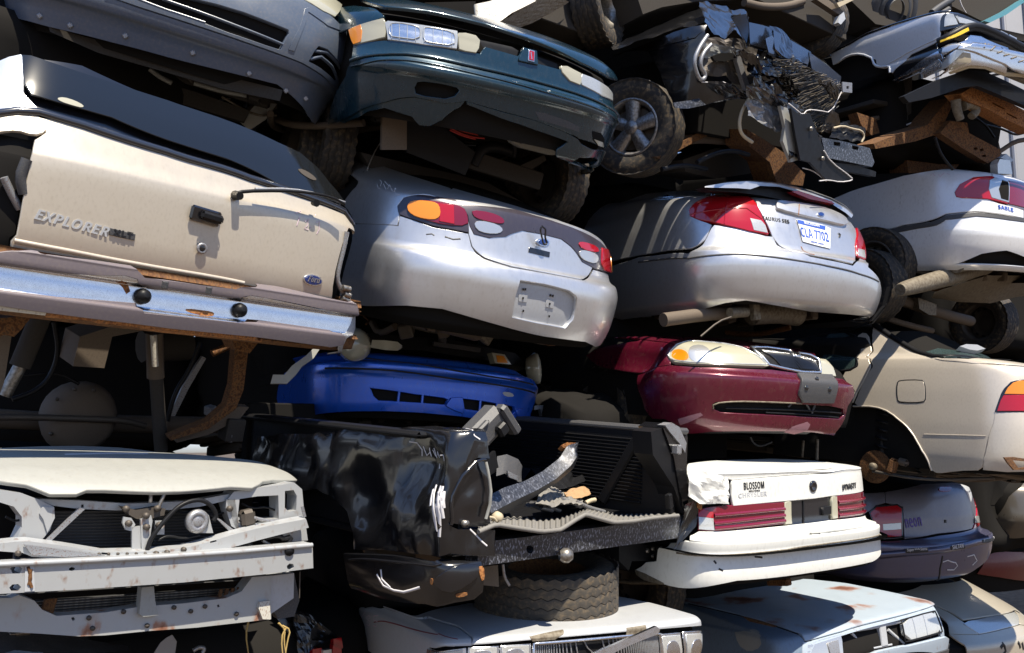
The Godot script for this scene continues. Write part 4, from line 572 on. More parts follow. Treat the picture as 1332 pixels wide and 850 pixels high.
func maroon_front() -> void:
	var car := thing("sedan", "maroon sedan front with long clouded headlight and dark chrome-edged grille", "car", place(4.953, 2.089, -3.607, -9.472, 4.983, -1.807), "wrecked cars stacked in the scrap yard")
	var s := Surf.new([[0.14, -0.12, 0.8, 0.5, 2.4], [0.21, -0.03, 0.86, 0.58, 2.4], [0.36, 0, 0.89, 0.6, 2.4], [0.46, 0.02, 0.9, 0.62, 2.4], [0.53, 0.02, 0.9, 0.62, 2.4], [0.57, -0.03, 0.89, 0.62, 2.4], [0.68, -0.1, 0.87, 0.62, 2.3], [0.74, -0.2, 0.84, 0.65, 2.3], [0.8, -0.55, 0.8, 0.7, 2.3], [0.86, -1, 0.76, 0.75, 2.3]], 2.2)
	s.dents = [[Vector3(-0.86, 0.64, -0.62), 0.22, Vector3(0.06, -0.02, 0.03)], [Vector3(-0.74, 0.62, -0.4), 0.10, Vector3(0.03, 0.0, -0.05)]]
	full(car, "shade_shell", s, M.shell, -0.06, -1.6, 1.4, 1.0)
	panel(car, "bumper", s, [-1.022, 3.659, -0.923, 4.54, -0.73, 5.088, -0.564, 5.017, -0.3, 5.145, -0.135, 5.234, -0.024, 5.166, 0.088, 5.068, 0.268, 5.049, 0.312, 3.972, 0.338, 3.011, 0.284, 2.276, 0.282, 1.592, 0.231, 1.015, 0.246, 0.684, 0.063, 0.879, -0.072, 0.834, -0.289, 0.651, -0.469, 0.447, -0.623, 0, -0.678, 0.674, -0.789, 1.14, -0.895, 1.107, -0.957, 1.479, -0.999, 2.339], M.maroon, 0.0, 0.016, 0.03, 0, [[-0.477, 1.812, -0.454, 1.984, -0.34, 2.077, -0.177, 2.144, -0.007, 2.202, 0.132, 2.229, 0.253, 2.098, 0.284, 1.744, 0.236, 1.564, 0.068, 1.57, -0.09, 1.565, -0.279, 1.539, -0.422, 1.533, -0.467, 1.64]])
	panel(car, "wing", s, [-1.289, 5.603, -1.163, 6.368, -0.841, 7.295, -0.743, 7.066, -0.656, 6.501, -0.721, 5.754, -0.725, 5.301, -0.729, 5.164, -0.918, 4.715, -1.022, 4.017, -1.092, 3.971, -1.188, 4.642], M.maroon, 0.0, 0.014, 0.03)
	panel(car, "bonnet", s, [-1.005, 7.506, -0.726, 7.609, -0.456, 7.751, -0.054, 8.095, 0.272, 7.759, 0.14, 6.467, 0.06, 7.167, -0.086, 7.035, -0.208, 6.756, -0.272, 7.326, -0.492, 7.276, -0.651, 6.619, -0.731, 7.149, -0.825, 7.362], M.maroon, 0.004, 0.012)
	panel(car, "intake_back", s, [-0.499, 2.071, 0.281, 2.352, 0.324, 1.522, -0.481, 1.43], M.shell, -0.035)
	for q in [[-0.394, 1.708, -0.173, 1.774, 0.013, 1.823, 0.248, 1.813], [-0.171, 1.639, 0.016, 1.659, 0.233, 1.62]]:
		strip(car, "intake_bar", s, q, 0.012, 0.01, M.black_plastic, -0.014)
	strip(car, "intake_edge", s, [-0.467, 1.658, -0.468, 1.863, -0.341, 2.11, -0.178, 2.191, -0.008, 2.247], 0.010, 0.006, M.muffler, 0.0, 1)
	for q in [[-0.039, 2.275, -0.058, 1.93], [0.054, 2.296, 0.044, 1.713], [0.008, 2.283, 0.029, 1.871]]:
		strip(car, "torn_bracket", s, q, 0.014, 0.01, M.grey_plastic, -0.016)
	var h := panel(car, "headlight", s, [-0.732, 5.591, -0.709, 5.888, -0.645, 6.565, -0.524, 7.174, -0.442, 7.206, -0.328, 7.175, -0.252, 6.74, -0.206, 6.163, -0.15, 5.408, -0.268, 5.346, -0.439, 5.285, -0.591, 5.257, -0.69, 5.299, -0.722, 5.419], M.lens_yellowed, 0.008, 0.03, 0.03)
	panel(h, "amber_lens", s, [-0.708, 5.648, -0.681, 5.942, -0.632, 6.083, -0.594, 5.773, -0.596, 5.475, -0.637, 5.372, -0.695, 5.427], M.lens_amber, 0.0095, 0.004, 0.02, 1)
	panel(h, "reflector", s, [-0.59, 5.805, -0.561, 6.409, -0.49, 6.644, -0.459, 6.27, -0.451, 5.668, -0.472, 5.372, -0.558, 5.328, -0.589, 5.466], M.reflector, 0.0095, 0.004, 0.02, 1)
	strip(h, "lens_rim", s, [-0.728, 5.592, -0.705, 5.89, -0.642, 6.538, -0.532, 7.093, -0.455, 7.121, -0.346, 7.035, -0.257, 6.642, -0.209, 6.049, -0.156, 5.453, -0.267, 5.397, -0.438, 5.339, -0.59, 5.313, -0.689, 5.353, -0.718, 5.445], 0.010, 0.005, M.lens_clear, 0.008, 0, true)
	panel(car, "headlight", s, [0.158, 6.233, 0.205, 6.225, 0.224, 5.624, 0.205, 5.188, 0.1, 5.254], M.lens_yellowed, 0.008, 0.02)
	var g := panel(car, "grille", s, [-0.2, 6.837, -0.073, 7.141, 0.042, 7.052, 0.114, 6.615, 0.147, 6.19, 0.101, 5.284, 0.005, 5.211, -0.092, 5.354, -0.15, 5.408, -0.194, 6.102], M.black_plastic, 0.0, 0.02, 0.03)
	for k in 20:
		var f := k / 19.0
		var a := Vector2(-0.151, 6.514).lerp(Vector2(0.102, 6.326), f)
		var c := Vector2(-0.077, 5.417).lerp(Vector2(0.094, 5.384), f)
		strip(g, "grille_bar", s, [a.x, a.y, c.x, c.y], 0.010, 0.010, M.gloss_black, 0.004)
	strip(g, "grille_surround", s, [-0.198, 6.774, -0.086, 7.035, 0.013, 6.886, -0.001, 6.2, 0.026, 6.239, 0.043, 6.647, 0.109, 6.55, 0.143, 6.13, 0.1, 5.31, 0.006, 5.242, -0.091, 5.38, -0.145, 5.462, -0.186, 6.142], 0.020, 0.012, M.chrome, 0.004, 0, true)
	var pl := panel(car, "plate_holder", s, [-0.015, 5.063, 0.163, 5.186, 0.137, 2.429, -0.009, 2.35, -0.031, 2.825], M.grey_plastic, 0.022, 0.022, 0.03)
	for q in [Vector2(0.031, 4.144), Vector2(-0.01, 3.4), Vector2(0.093, 3.429)]:
		var f := s.frame(q.x, q.y)
		var o := put(pl, "hole", lathe_mesh([0.018, 0.0, 0.016, 0.004, 0.0, 0.004], 12), M.gloss_black)
		o.transform = Transform3D(Basis(Vector3.UP, -PI / 2), f[0] + f[1] * 0.022)
	panel(car, "scuff", s, [-0.693, 1.19, -0.607, 1.379, -0.543, 1.494, -0.527, 1.412, -0.607, 1.112, -0.677, 0.772], M.scuff_pink, 0.0005, 0.0, 0.02)
	panel(car, "chipped_paint", s, [-0.058, 0.762, -0.032, 1.183, 0.021, 1.421, 0.038, 1.312, 0.031, 1.007, -0.005, 0.643], M.scuff_pink, 0.0005, 0.0, 0.02)
	underside(car, 0.78, 0.28, -0.5, 3.2, M.under, M.under)
	panel(car, "chin", s, [-0.623, 0, -0.468, 0.401, -0.287, 0.611, -0.07, 0.794, 0.067, 0.817, 0.055, 0.589, -0.278, 0.395, -0.528, 0], M.black_plastic, -0.01, 0.01)
	tube(car, "wire", [-0.219, 0.141, -0.25, -0.183, 0.092, -0.25, -0.116, 0.08, -0.25, -0.029, 0.114, -0.25], 0.008, M.black_plastic, -1.0, 8, 2)
	wheel(car, Vector3(-0.956, 0.28, -1) + Vector3(0.22, 0, -0.15), Vector3(0, 180, 0), 0.31, 0.2, 0.18, "steel", M.iron)
	tube(car, "stay_rod", [0.744, 0.129, -0.6, 0.748, -0.022, -0.6], 0.012, M.muffler)
	tube(car, "stay_rod", [0.704, 0.11, -0.7, 0.698, -0.014, -0.7], 0.010, M.muffler)

func tan_sedan() -> void:
	var car := thing("sedan", "tan sedan rear quarter with fuel flap and bare brake disc in its wheel arch", "car", place(7.194, 1.645, -2.787, 0.652, 3.988, -5.532, 0.95), "wrecked cars stacked in the scrap yard")
	var s := Surf.new([[0.24, -0.08, 0.82, 0.45, 2.8], [0.38, 0, 0.86, 0.5, 2.8], [0.62, 0, 0.87, 0.5, 2.8], [0.88, -0.04, 0.86, 0.5, 2.7], [1.06, -0.08, 0.84, 0.5, 2.6], [1.14, -0.22, 0.82, 0.55, 2.5], [1.17, -0.5, 0.79, 0.5, 2.5], [1.21, -0.72, 0.76, 0.45, 2.5], [1.34, -0.95, 0.71, 0.45, 2.5], [1.52, -1.2, 0.64, 0.45, 2.5]], 2.2)
	full(car, "shade_shell", s, M.shell, -0.10, -1.85, 1.2)
	panel(car, "quarter_panel", s, [-1.455, 2.436, -1.429, 2.79, -1.404, 3.453, -1.297, 4.996, -1.055, 7.747, -1.006, 8.389, -0.938, 8.618, -0.919, 8.224, -0.902, 7.582, -0.911, 6.594, -1.036, 4.885, -0.938, 4.361, -0.523, 4.41, -0.372, 4.542, -0.475, 3.67, -0.707, 3.436, -0.785, 3.126, -0.868, 2.44, -0.934, 1.707, -0.961, 0.954, -0.954, 0.485, -1.055, 0.327, -1.119, 0, -1.138, 0.224, -1.161, 0.837, -1.2, 1.467, -1.255, 1.982, -1.304, 2.327, -1.364, 2.459], M.tan, 0.0, 0.02, 0.03, 1, [])
	strip(car, "fuel_flap_gap", s, [-1.272, 3.294, -1.261, 3.416, -1.18, 3.442, -1.164, 3.352, -1.164, 2.712, -1.175, 2.59, -1.264, 2.57, -1.275, 2.657], 0.010, 0.003, M.ink, 0.0, 1, true)
	panel(car, "fuel_flap", s, [-1.268, 3.277, -1.259, 3.382, -1.18, 3.409, -1.166, 3.326, -1.167, 2.711, -1.176, 2.613, -1.261, 2.594, -1.272, 2.664], M.tan, 0.004, 0.004, 0.03, 1)
	panel(car, "rear_door", s, [-1.035, 8.38, -1.045, 8.069, -1.088, 7.484, -1.352, 4.436, -1.409, 3.364, -1.437, 2.826, -1.464, 2.464, -1.52, 2.512, -1.496, 3.736, -1.448, 3.832, -1.341, 5.02, -1.133, 7.499, -1.094, 8.158], M.tan, 0.002, 0.014, 0.03, 1)
	panel(car, "door_window", s, [-1.256, 8.008, -1.204, 8.363, -1.131, 8.386, -1.098, 8.16, -1.137, 7.5, -1.346, 5.022, -1.45, 3.949, -1.504, 3.857, -1.578, 4.028], M.shattered, -0.01, 0.008)
	strip(car, "window_seal", s, [-1.504, 3.83, -1.451, 3.916, -1.342, 5.02, -1.133, 7.499, -1.093, 8.17, -1.11, 8.308], 0.022, 0.010, M.black_plastic, -0.004, 1)
	strip(car, "arch_lip", s, [-1.455, 2.43, -1.364, 2.447, -1.304, 2.308, -1.255, 1.954, -1.2, 1.443, -1.16, 0.796, -1.138, 0.196], 0.014, 0.010, M.tan, 0.002, 1)
	strip(car, "body_crease", s, [-1.177, 1.629, -1.079, 1.657, -0.947, 1.692], 0.008, 0.004, M.tan, 0.0)
	panel(car, "trunk_lid", s, [-1.036, 5.065, -0.87, 4.89, 0.253, 7.833, -0.401, 5.083, -0.253, 5.042, -0.303, 4.677, -0.497, 4.543, -0.923, 4.44, -1.031, 4.76], M.tan, 0.004, 0.012)
	panel(car, "bumper", s, [-0.946, 0.491, -0.954, 0.959, -0.925, 1.71, -0.87, 2.408, -0.512, 2.503, -0.5, 0.675, -0.756, 0.501], M.tan, 0.004, 0.016)
	var l := panel(car, "taillight", s, [-0.874, 2.428, -0.832, 2.718, -0.775, 3.173, -0.716, 3.432, -0.65, 3.528, -0.475, 3.652, -0.511, 2.524], M.gloss_black, 0.006, 0.02)
	panel(l, "amber_lens", s, [-0.779, 2.937, -0.744, 3.208, -0.699, 3.399, -0.647, 3.49, -0.477, 3.6, -0.491, 3.051], M.lens_amber, 0.012, 0.01)
	panel(l, "red_lens", s, [-0.853, 2.453, -0.815, 2.721, -0.785, 2.872, -0.492, 3.01, -0.511, 2.535], M.lens_red, 0.012, 0.01)
	panel(car, "rear_window", s, [-0.75, 7.183, -0.534, 7.527, -0.335, 7.569, -0.036, 7.895, 0.243, 8.125, -0.538, 5.167, 0.253, 7.875, -0.397, 7.005, -0.882, 5.9, -0.819, 6.652], M.shattered, -0.006, 0.008)
	strip(car, "window_rubber", s, [-0.925, 8.67, -0.888, 8.168, -0.87, 7.451, -0.868, 6.614, -0.985, 5.422, -0.315, 6.956, -0.486, 5.125], 0.05, 0.014, M.black_plastic, 0.004, 1)
	panel(car, "parcel_shelf", s, [-0.886, 8.517, -0.106, 9, 0.243, 8.875, 0.243, 8.042, -0.005, 8.057, -0.375, 7.593, -0.689, 7.296, -0.834, 7.589], M.shell, -0.06)
	plate(car, "shelf_box", [-0.454, 1.302, -0.85, -0.35, 1.337, -0.85, -0.167, 1.363, -0.85, -0.019, 1.353, -0.85, -0.162, 1.313, -0.85, -0.291, 1.301, -0.85], Vector3(0, -0.03, -0.03), M.pale_grey)
	plate(car, "rust_tear", [-1.362, 0.373, -0.05, -1.221, 0.388, -0.05, -0.992, 0.393, -0.05, -0.99, 0.375, -0.05, -1.235, 0.365, -0.05, -1.15, 0.32, -0.05, -0.987, 0.341, -0.05, -0.985, 0.321, -0.05, -1.213, 0.3, -0.05, -1.312, 0.343, -0.05], Vector3(0, 0, -0.01), M.dark_rust)
	# brake and spring in the arch
	var hub := Node3D.new()
	hub.name = "hub"
	car.add_child(hub, true)
	hub.position = Vector3(-0.8, 0.243, -1.323)
	put(hub, "brake_disc", lathe_mesh([0.0, -0.05, 0.07, -0.05, 0.07, -0.01, 0.135, -0.01, 0.135, 0.012, 0.0, 0.012], 32), M.dark_rust).rotation.y = PI
	put(hub, "hub_centre", lathe_mesh([0.03, 0.0, 0.03, 0.05, 0.022, 0.06, 0.0, 0.06], 16), M.muffler).rotation.y = PI
	block(hub, "caliper", Vector3(0.0, 0.02, 0.15), Vector3(0.08, 0.13, 0.07), M.dark_rust, Vector3(15, 0, 0), 0.02)
	block(hub, "caliper_bracket", Vector3(0.03, 0.06, 0.22), Vector3(0.05, 0.06, 0.1), M.under_brown, Vector3(10, 0, 0), 0.02)
	var coil := []
	for k in 56:
		var g := TAU * k / 11.0
		coil.append_array([cos(g) * 0.055, k * 0.0062, sin(g) * 0.055])
	tube(hub, "coil_spring", coil, 0.011, M.black_plastic, -1.0, 8, 0).position = Vector3(0.06, 0.14, 0.02)
	tube(hub, "strut", [0.06, -0.05, 0.02, 0.06, 0.5, 0.02], 0.028, M.under)
	block(car, "arch_liner", Vector3(-0.45, 0.513, -1.45), Vector3(0.04, 0.6, 0.9), M.under)
	underside(car, 0.7, 0.36, -0.45, 3.2, M.under, M.under_brown)

func holes_ring(c: Vector3, rx: float, ry: float) -> Array:
	var r := []
	for k in 10:
		r.append_array([c.x + cos(TAU * k / 10.0) * rx, c.y + sin(TAU * k / 10.0) * ry, c.z])
	return r

func stripped_front() -> void:
	var car := thing("sedan", "stripped silver car front with bare radiator, horn and rust-flecked bumper beam", "car", place(0.97, 1.262, -3.768, 5.875, 2.255, -2.361, 0.92), "wrecked cars stacked in the scrap yard")
	var s := Surf.new([[0.64, -0.02, 0.74, 0.3, 3.2], [0.7, 0.03, 0.77, 0.32, 3.2], [0.78, 0.03, 0.79, 0.34, 3.2], [0.85, -0.03, 0.79, 0.38, 3.2], [0.9, -0.16, 0.78, 0.4, 3.2], [0.95, -0.5, 0.76, 0.5, 3], [0.99, -0.95, 0.73, 0.6, 3], [1.01, -1.4, 0.7, 0.6, 3]], 2.2)
	panel(car, "bonnet", s, [-0.595, 4.999, -0.398, 5.294, -0.204, 5.54, -0.057, 5.715, 0.009, 5.711, 0.085, 5.438, 0.31, 5.27, 0.802, 4.667, 0.802, 4.167, 0.792, 3.667, 0.792, 3.333, 0.398, 3.509, 0.311, 3.394, 0.226, 2.836, 0.138, 2.925, 0.043, 2.689, -0.008, 2.561, -0.108, 2.642, -0.161, 2.631, -0.195, 2.426, -0.287, 2.408, -0.377, 2.862, -0.497, 3.089, -0.687, 3.337], M.primer, 0.0, 0.02, 0.035)
	panel(car, "bonnet_seam", s, [-0.156, 5.034, 0.045, 5.368, 0.038, 5.246, -0.162, 4.885], M.chalk, 0.001, 0.0)
	block(car, "engine_fill", Vector3(0, 0.52, -0.85), Vector3(1.2, 0.5, 0.9), M.shell)
	# radiator and condenser, each with its fins
	var rad := block(car, "radiator", Vector3(-0.02, 0.555, -0.20), Vector3(1.02, 0.34, 0.03), M.fin)
	for k in 26:
		block(rad, "fin", Vector3(0, -0.165 + k * 0.0132, 0.018), Vector3(1.02, 0.004, 0.012), M.grey_plastic, Vector3.ZERO, 0.001)
	var con := block(car, "condenser", Vector3(-0.02, 0.30, -0.16), Vector3(1.0, 0.13, 0.03), M.fin)
	for k in 12:
		block(con, "fin", Vector3(0, -0.06 + k * 0.011, 0.018), Vector3(1.0, 0.004, 0.012), M.steel, Vector3.ZERO, 0.001)
	# upper support and lamp frames
	plate(car, "radiator_support", [-0.499, 0.782, -0.08, -0.337, 0.776, -0.08, -0.144, 0.763, -0.08, -0.054, 0.765, -0.08, 0.014, 0.768, -0.08, 0.157, 0.776, -0.08, 0.329, 0.808, -0.08, 0.347, 0.784, -0.08, 0.184, 0.748, -0.08, 0.042, 0.734, -0.08, -0.051, 0.733, -0.08, -0.184, 0.734, -0.08, -0.334, 0.741, -0.08, -0.436, 0.755, -0.08], Vector3(0, 0, -0.06), M.bare_silver, [[-0.327, 0.759, -0.08, -0.317, 0.759, -0.08, -0.315, 0.746, -0.08, -0.326, 0.746, -0.08]])
	plate(car, "lamp_frame", [0.332, 0.818, -0.06, 0.422, 0.835, -0.06, 0.584, 0.854, -0.06, 0.64, 0.865, -0.06, 0.686, 0.833, -0.06, 0.713, 0.699, -0.06, 0.742, 0.584, -0.06, 0.653, 0.58, -0.06, 0.511, 0.621, -0.06, 0.363, 0.643, -0.06, 0.331, 0.703, -0.06, 0.301, 0.776, -0.06], Vector3(0, 0, -0.10), M.bare_silver, [[0.364, 0.785, -0.06, 0.453, 0.798, -0.06, 0.561, 0.803, -0.06, 0.575, 0.691, -0.06, 0.471, 0.687, -0.06, 0.411, 0.684, -0.06, 0.363, 0.703, -0.06], [0.594, 0.824, -0.06, 0.64, 0.829, -0.06, 0.66, 0.801, -0.06, 0.664, 0.731, -0.06, 0.625, 0.723, -0.06, 0.601, 0.744, -0.06]])
	plate(car, "lamp_frame", [-0.785, 0.825, -0.06, -0.64, 0.818, -0.06, -0.564, 0.807, -0.06, -0.504, 0.784, -0.06, -0.436, 0.752, -0.06, -0.432, 0.712, -0.06, -0.44, 0.66, -0.06, -0.467, 0.62, -0.06, -0.561, 0.623, -0.06, -0.546, 0.672, -0.06, -0.551, 0.713, -0.06, -0.584, 0.753, -0.06, -0.635, 0.77, -0.06, -0.78, 0.783, -0.06], Vector3(0, 0, -0.10), M.bare_silver)
	plate(car, "side_gusset", [-0.483, 0.753, -0.05, -0.438, 0.75, -0.05, -0.431, 0.708, -0.05, -0.452, 0.65, -0.05, -0.473, 0.703, -0.05, -0.49, 0.726, -0.05], Vector3(0, 0, -0.03), M.bare_silver)
	plate(car, "support_post", [0.3, 0.783, -0.06, 0.341, 0.785, -0.06, 0.363, 0.703, -0.06, 0.377, 0.637, -0.06, 0.336, 0.661, -0.06, 0.302, 0.74, -0.06], Vector3(0, 0, -0.04), M.bare_silver)
	for q in [[-0.462, 0.615, -0.04, -0.442, 0.612, -0.04, -0.322, 0.743, -0.04, -0.346, 0.749, -0.04], [0.24, 0.709, -0.04, 0.272, 0.694, -0.04, 0.355, 0.636, -0.04, 0.33, 0.631, -0.04]]:
		plate(car, "stay", q, Vector3(0, 0, -0.012), M.galvanised)
	var la := plate(car, "latch", [-0.176, 0.756, -0.03, -0.114, 0.739, -0.03, -0.026, 0.753, -0.03, 0.01, 0.744, -0.03, 0.007, 0.716, -0.03, -0.021, 0.71, -0.03, -0.065, 0.697, -0.03, -0.11, 0.702, -0.03, -0.145, 0.721, -0.03], Vector3(0, 0, -0.05), M.iron)
	for q in [[-0.1, 0.702, -0.01, -0.057, 0.718, -0.01, -0.049, 0.696, -0.01, -0.053, 0.579, -0.01, -0.081, 0.575, -0.01], [-0.129, 0.668, -0.02, -0.093, 0.673, -0.02, -0.082, 0.57, -0.02, -0.118, 0.569, -0.02], [-0.169, 0.713, -0.02, -0.136, 0.707, -0.02, -0.116, 0.679, -0.02, -0.13, 0.652, -0.02, -0.154, 0.658, -0.02, -0.17, 0.686, -0.02], [-0.03, 0.694, -0.03, 0.01, 0.693, -0.03, 0.017, 0.633, -0.03, -0.022, 0.634, -0.03]]:
		plate(la, "latch_plate", q, Vector3(0, 0, -0.014), M.bare_silver)
	for q in [Vector3(-0.082, 0.718, 0), Vector3(-0.075, 0.67, 0), Vector3(-0.148, 0.686, -0.01), Vector3(-0.162, 0.746, -0.02), Vector3(-0.029, 0.747, -0.02), Vector3(-0.014, 0.675, -0.02), Vector3(-0.445, 0.722, -0.07), Vector3(0.316, 0.741, -0.05)]:
		put(la, "bolt", lathe_mesh([0.014, -0.01, 0.014, 0.008, 0.0, 0.010], 8), M.iron).transform = Transform3D(Basis(Vector3.UP, -PI / 2), q)
	for q in [[-0.064, 0.813, -0.02, -0.063, 0.773, -0.02], [-0.004, 0.815, -0.02, -0.028, 0.745, -0.02]]:
		tube(la, "latch_spring", q, 0.008, M.steel)
	var hn := put(car, "horn", lathe_mesh([0.0, 0.010, 0.018, 0.010, 0.019, 0.005, 0.030, 0.005, 0.031, 0.010, 0.044, 0.010, 0.045, 0.002, 0.052, 0.002, 0.053, -0.02, 0.0, -0.03], 28), M.galvanised)
	hn.transform = Transform3D(Basis(Vector3.UP, -PI / 2), Vector3(0.148, 0.691, 0))
	plate(hn, "horn_trumpet", [-0.05, -0.02, 0.03, -0.05, 0.03, -0.05, -0.05, -0.05, -0.05, -0.05, -0.055, 0.0], Vector3(0.02, 0, 0), M.bare_silver)
	plate(car, "horn_trumpet", [0.162, 0.745, -0.01, 0.201, 0.716, -0.01, 0.23, 0.637, -0.01, 0.173, 0.638, -0.01, 0.193, 0.675, -0.01], Vector3(0, 0, -0.03), M.bare_silver)
	tube(car, "hose", [-0.062, 0.575, 0, -0.051, 0.625, 0, 0.003, 0.702, 0, 0.065, 0.769, 0, 0.147, 0.79, 0, 0.204, 0.763, 0, 0.234, 0.716, 0, 0.22, 0.693, 0], 0.010, M.black_plastic, -1.0, 10, 2)
	# bent reinforcement bar and beam
	plate(car, "reinforcement_bar", [-0.773, 0.612, 0.02, -0.634, 0.621, 0.02, -0.58, 0.626, 0.02, -0.533, 0.626, 0.02, -0.396, 0.603, 0.02, -0.24, 0.572, 0.02, -0.069, 0.57, 0.02, 0.09, 0.578, 0.02, 0.183, 0.598, 0.02, 0.327, 0.635, 0.02, 0.454, 0.662, 0.02, 0.677, 0.697, 0.02, 0.696, 0.655, 0.02, 0.578, 0.632, 0.02, 0.434, 0.602, 0.02, 0.308, 0.573, 0.02, 0.163, 0.557, 0.02, -0.022, 0.551, 0.02, -0.153, 0.547, 0.02, -0.4, 0.553, 0.02, -0.517, 0.566, 0.02, -0.551, 0.582, 0.02, -0.63, 0.591, 0.02, -0.77, 0.588, 0.02], Vector3(0, 0.01, -0.06), M.bare_silver, [[-0.255, 0.573, 0.02, -0.221, 0.569, 0.02, -0.223, 0.561, 0.02, -0.256, 0.564, 0.02], [0.206, 0.604, 0.02, 0.235, 0.61, 0.02, 0.236, 0.601, 0.02, 0.207, 0.595, 0.02]])
	plate(car, "bar_fold", [-0.554, 0.616, 0.035, -0.399, 0.59, 0.035, -0.244, 0.562, 0.035, -0.405, 0.562, 0.035, -0.521, 0.575, 0.035], Vector3(0, 0, -0.01), M.galvanised)
	for q in [Vector3(-0.569, 0.582, 0.03), Vector3(-0.032, 0.561, 0.03), Vector3(0.014, 0.564, 0.03), Vector3(0.086, 0.574, 0.03)]:
		put(car, "bolt", lathe_mesh([0.011, -0.01, 0.011, 0.006, 0.0, 0.008], 8), M.iron).transform = Transform3D(Basis(Vector3.UP, -PI / 2), q)
	var bm := plate(car, "bumper_beam", [-0.78, 0.553, 0.1, -0.643, 0.558, 0.1, -0.364, 0.559, 0.1, -0.052, 0.562, 0.1, 0.297, 0.572, 0.1, 0.678, 0.59, 0.1, 0.693, 0.475, 0.1, 0.461, 0.46, 0.1, 0.072, 0.445, 0.1, -0.351, 0.442, 0.1, -0.63, 0.444, 0.1, -0.767, 0.446, 0.1], Vector3(0, 0, -0.09), M.bare_silver, [[-0.607, 0.536, 0.1, -0.597, 0.545, 0.1, -0.577, 0.544, 0.1, -0.565, 0.532, 0.1, -0.572, 0.516, 0.1, -0.596, 0.517, 0.1], [-0.602, 0.465, 0.1, -0.593, 0.476, 0.1, -0.573, 0.477, 0.1, -0.561, 0.465, 0.1, -0.568, 0.45, 0.1, -0.592, 0.451, 0.1], [-0.397, 0.527, 0.1, -0.388, 0.531, 0.1, -0.376, 0.528, 0.1, -0.375, 0.519, 0.1, -0.386, 0.516, 0.1, -0.396, 0.519, 0.1], [0.553, 0.491, 0.1, 0.565, 0.502, 0.1, 0.585, 0.499, 0.1, 0.592, 0.484, 0.1, 0.576, 0.473, 0.1, 0.557, 0.479, 0.1]])
	strip_line(bm, "beam_ridge", [-0.78, 0.548, 0.105, -0.644, 0.553, 0.105, -0.365, 0.554, 0.105, -0.054, 0.557, 0.105, 0.295, 0.566, 0.105, 0.673, 0.583, 0.105], 0.012, M.bare_silver)
	put(bm, "rubber_plug", lathe_mesh([0.024, -0.01, 0.022, 0.012, 0.0, 0.016], 14), M.black_plastic).transform = Transform3D(Basis(Vector3.UP, -PI / 2), Vector3(0.557, 0.56, 0.1))
	plate(bm, "grease_mark", [-0.558, 0.553, 0.103, -0.528, 0.554, 0.103, -0.512, 0.448, 0.103, -0.548, 0.447, 0.103], Vector3(0, 0, -0.001), M.pale_grey)
	for q in [[-0.547, 0.541, 0.103, -0.531, 0.501, 0.103, -0.537, 0.472, 0.103], [-0.535, 0.531, 0.103, -0.537, 0.491, 0.103, -0.525, 0.461, 0.104]]:
		tube(bm, "grease_stroke", q, 0.006, M.dark_rust)
	plate(car, "lower_beam", [-0.747, 0.421, 0, -0.568, 0.408, 0, -0.542, 0.418, 0, -0.482, 0.392, 0, -0.449, 0.354, 0, -0.393, 0.326, 0, -0.206, 0.325, 0, -0.058, 0.338, 0, 0.124, 0.337, 0, 0.316, 0.346, 0, 0.389, 0.371, 0, 0.435, 0.433, 0, 0.527, 0.434, 0, 0.55, 0.234, 0, 0.378, 0.231, 0, 0.194, 0.228, 0, -0.024, 0.233, 0, -0.196, 0.232, 0, -0.299, 0.238, 0, -0.448, 0.263, 0, -0.59, 0.284, 0, -0.731, 0.29, 0], Vector3(0, 0, -0.08), M.beam_rust, [[-0.337, 0.314, 0, -0.328, 0.317, 0, -0.321, 0.306, 0, -0.33, 0.301, 0], [0.277, 0.319, 0, 0.286, 0.321, 0, 0.29, 0.309, 0, 0.28, 0.308, 0]])
	for q in [Vector3(-0.27, 0.309, 0.005), Vector3(-0.251, 0.266, 0.005), Vector3(-0.134, 0.323, 0.005), Vector3(0.079, 0.324, 0.005), Vector3(0.156, 0.302, 0.005), Vector3(0.219, 0.318, 0.005), Vector3(-0.029, 0.257, 0.005), Vector3(0.372, 0.273, 0.005)]:
		put(car, "bolt", lathe_mesh([0.010, -0.01, 0.010, 0.005, 0.0, 0.006], 8), M.iron).transform = Transform3D(Basis(Vector3.UP, -PI / 2), q)
	plate(car, "centre_post", [-0.078, 0.422, 0.03, -0.028, 0.424, 0.03, -0.016, 0.364, 0.03, 0.004, 0.302, 0.03, -0.059, 0.3, 0.03, -0.077, 0.314, 0.03], Vector3(0, 0, -0.05), M.primer)
	plate(car, "side_upright", [0.537, 0.43, -0.02, 0.66, 0.436, -0.02, 0.669, 0.318, -0.02, 0.558, 0.254, -0.02], Vector3(0, 0, -0.1), M.pale_grey)
	plate(car, "tow_bracket", [0.475, 0.321, 0.02, 0.525, 0.323, 0.02, 0.537, 0.237, 0.02, 0.497, 0.242, 0.02, 0.472, 0.292, 0.02], Vector3(0, 0, -0.05), M.sill_white)
	plate(car, "splash_guard", [0.575, 0.416, -0.06, 0.683, 0.429, -0.06, 0.724, 0.296, -0.06, 0.703, 0.223, -0.06, 0.62, 0.218, -0.06, 0.589, 0.257, -0.06], Vector3(0, 0, -0.05), M.grey_plastic)
	for q in [[-0.432, 0.354, -0.05, -0.398, 0.357, -0.05], [0.307, 0.348, -0.05, 0.421, 0.352, -0.05]]:
		for k in 5:
			var p := p3(q)
			var c := p[0].lerp(p[1], k / 4.0)
			tube(car, "spring_coil", [c.x - 0.006, c.y - 0.04, c.z, c.x + 0.006, c.y + 0.03, c.z], 0.009, M.dark_rust)
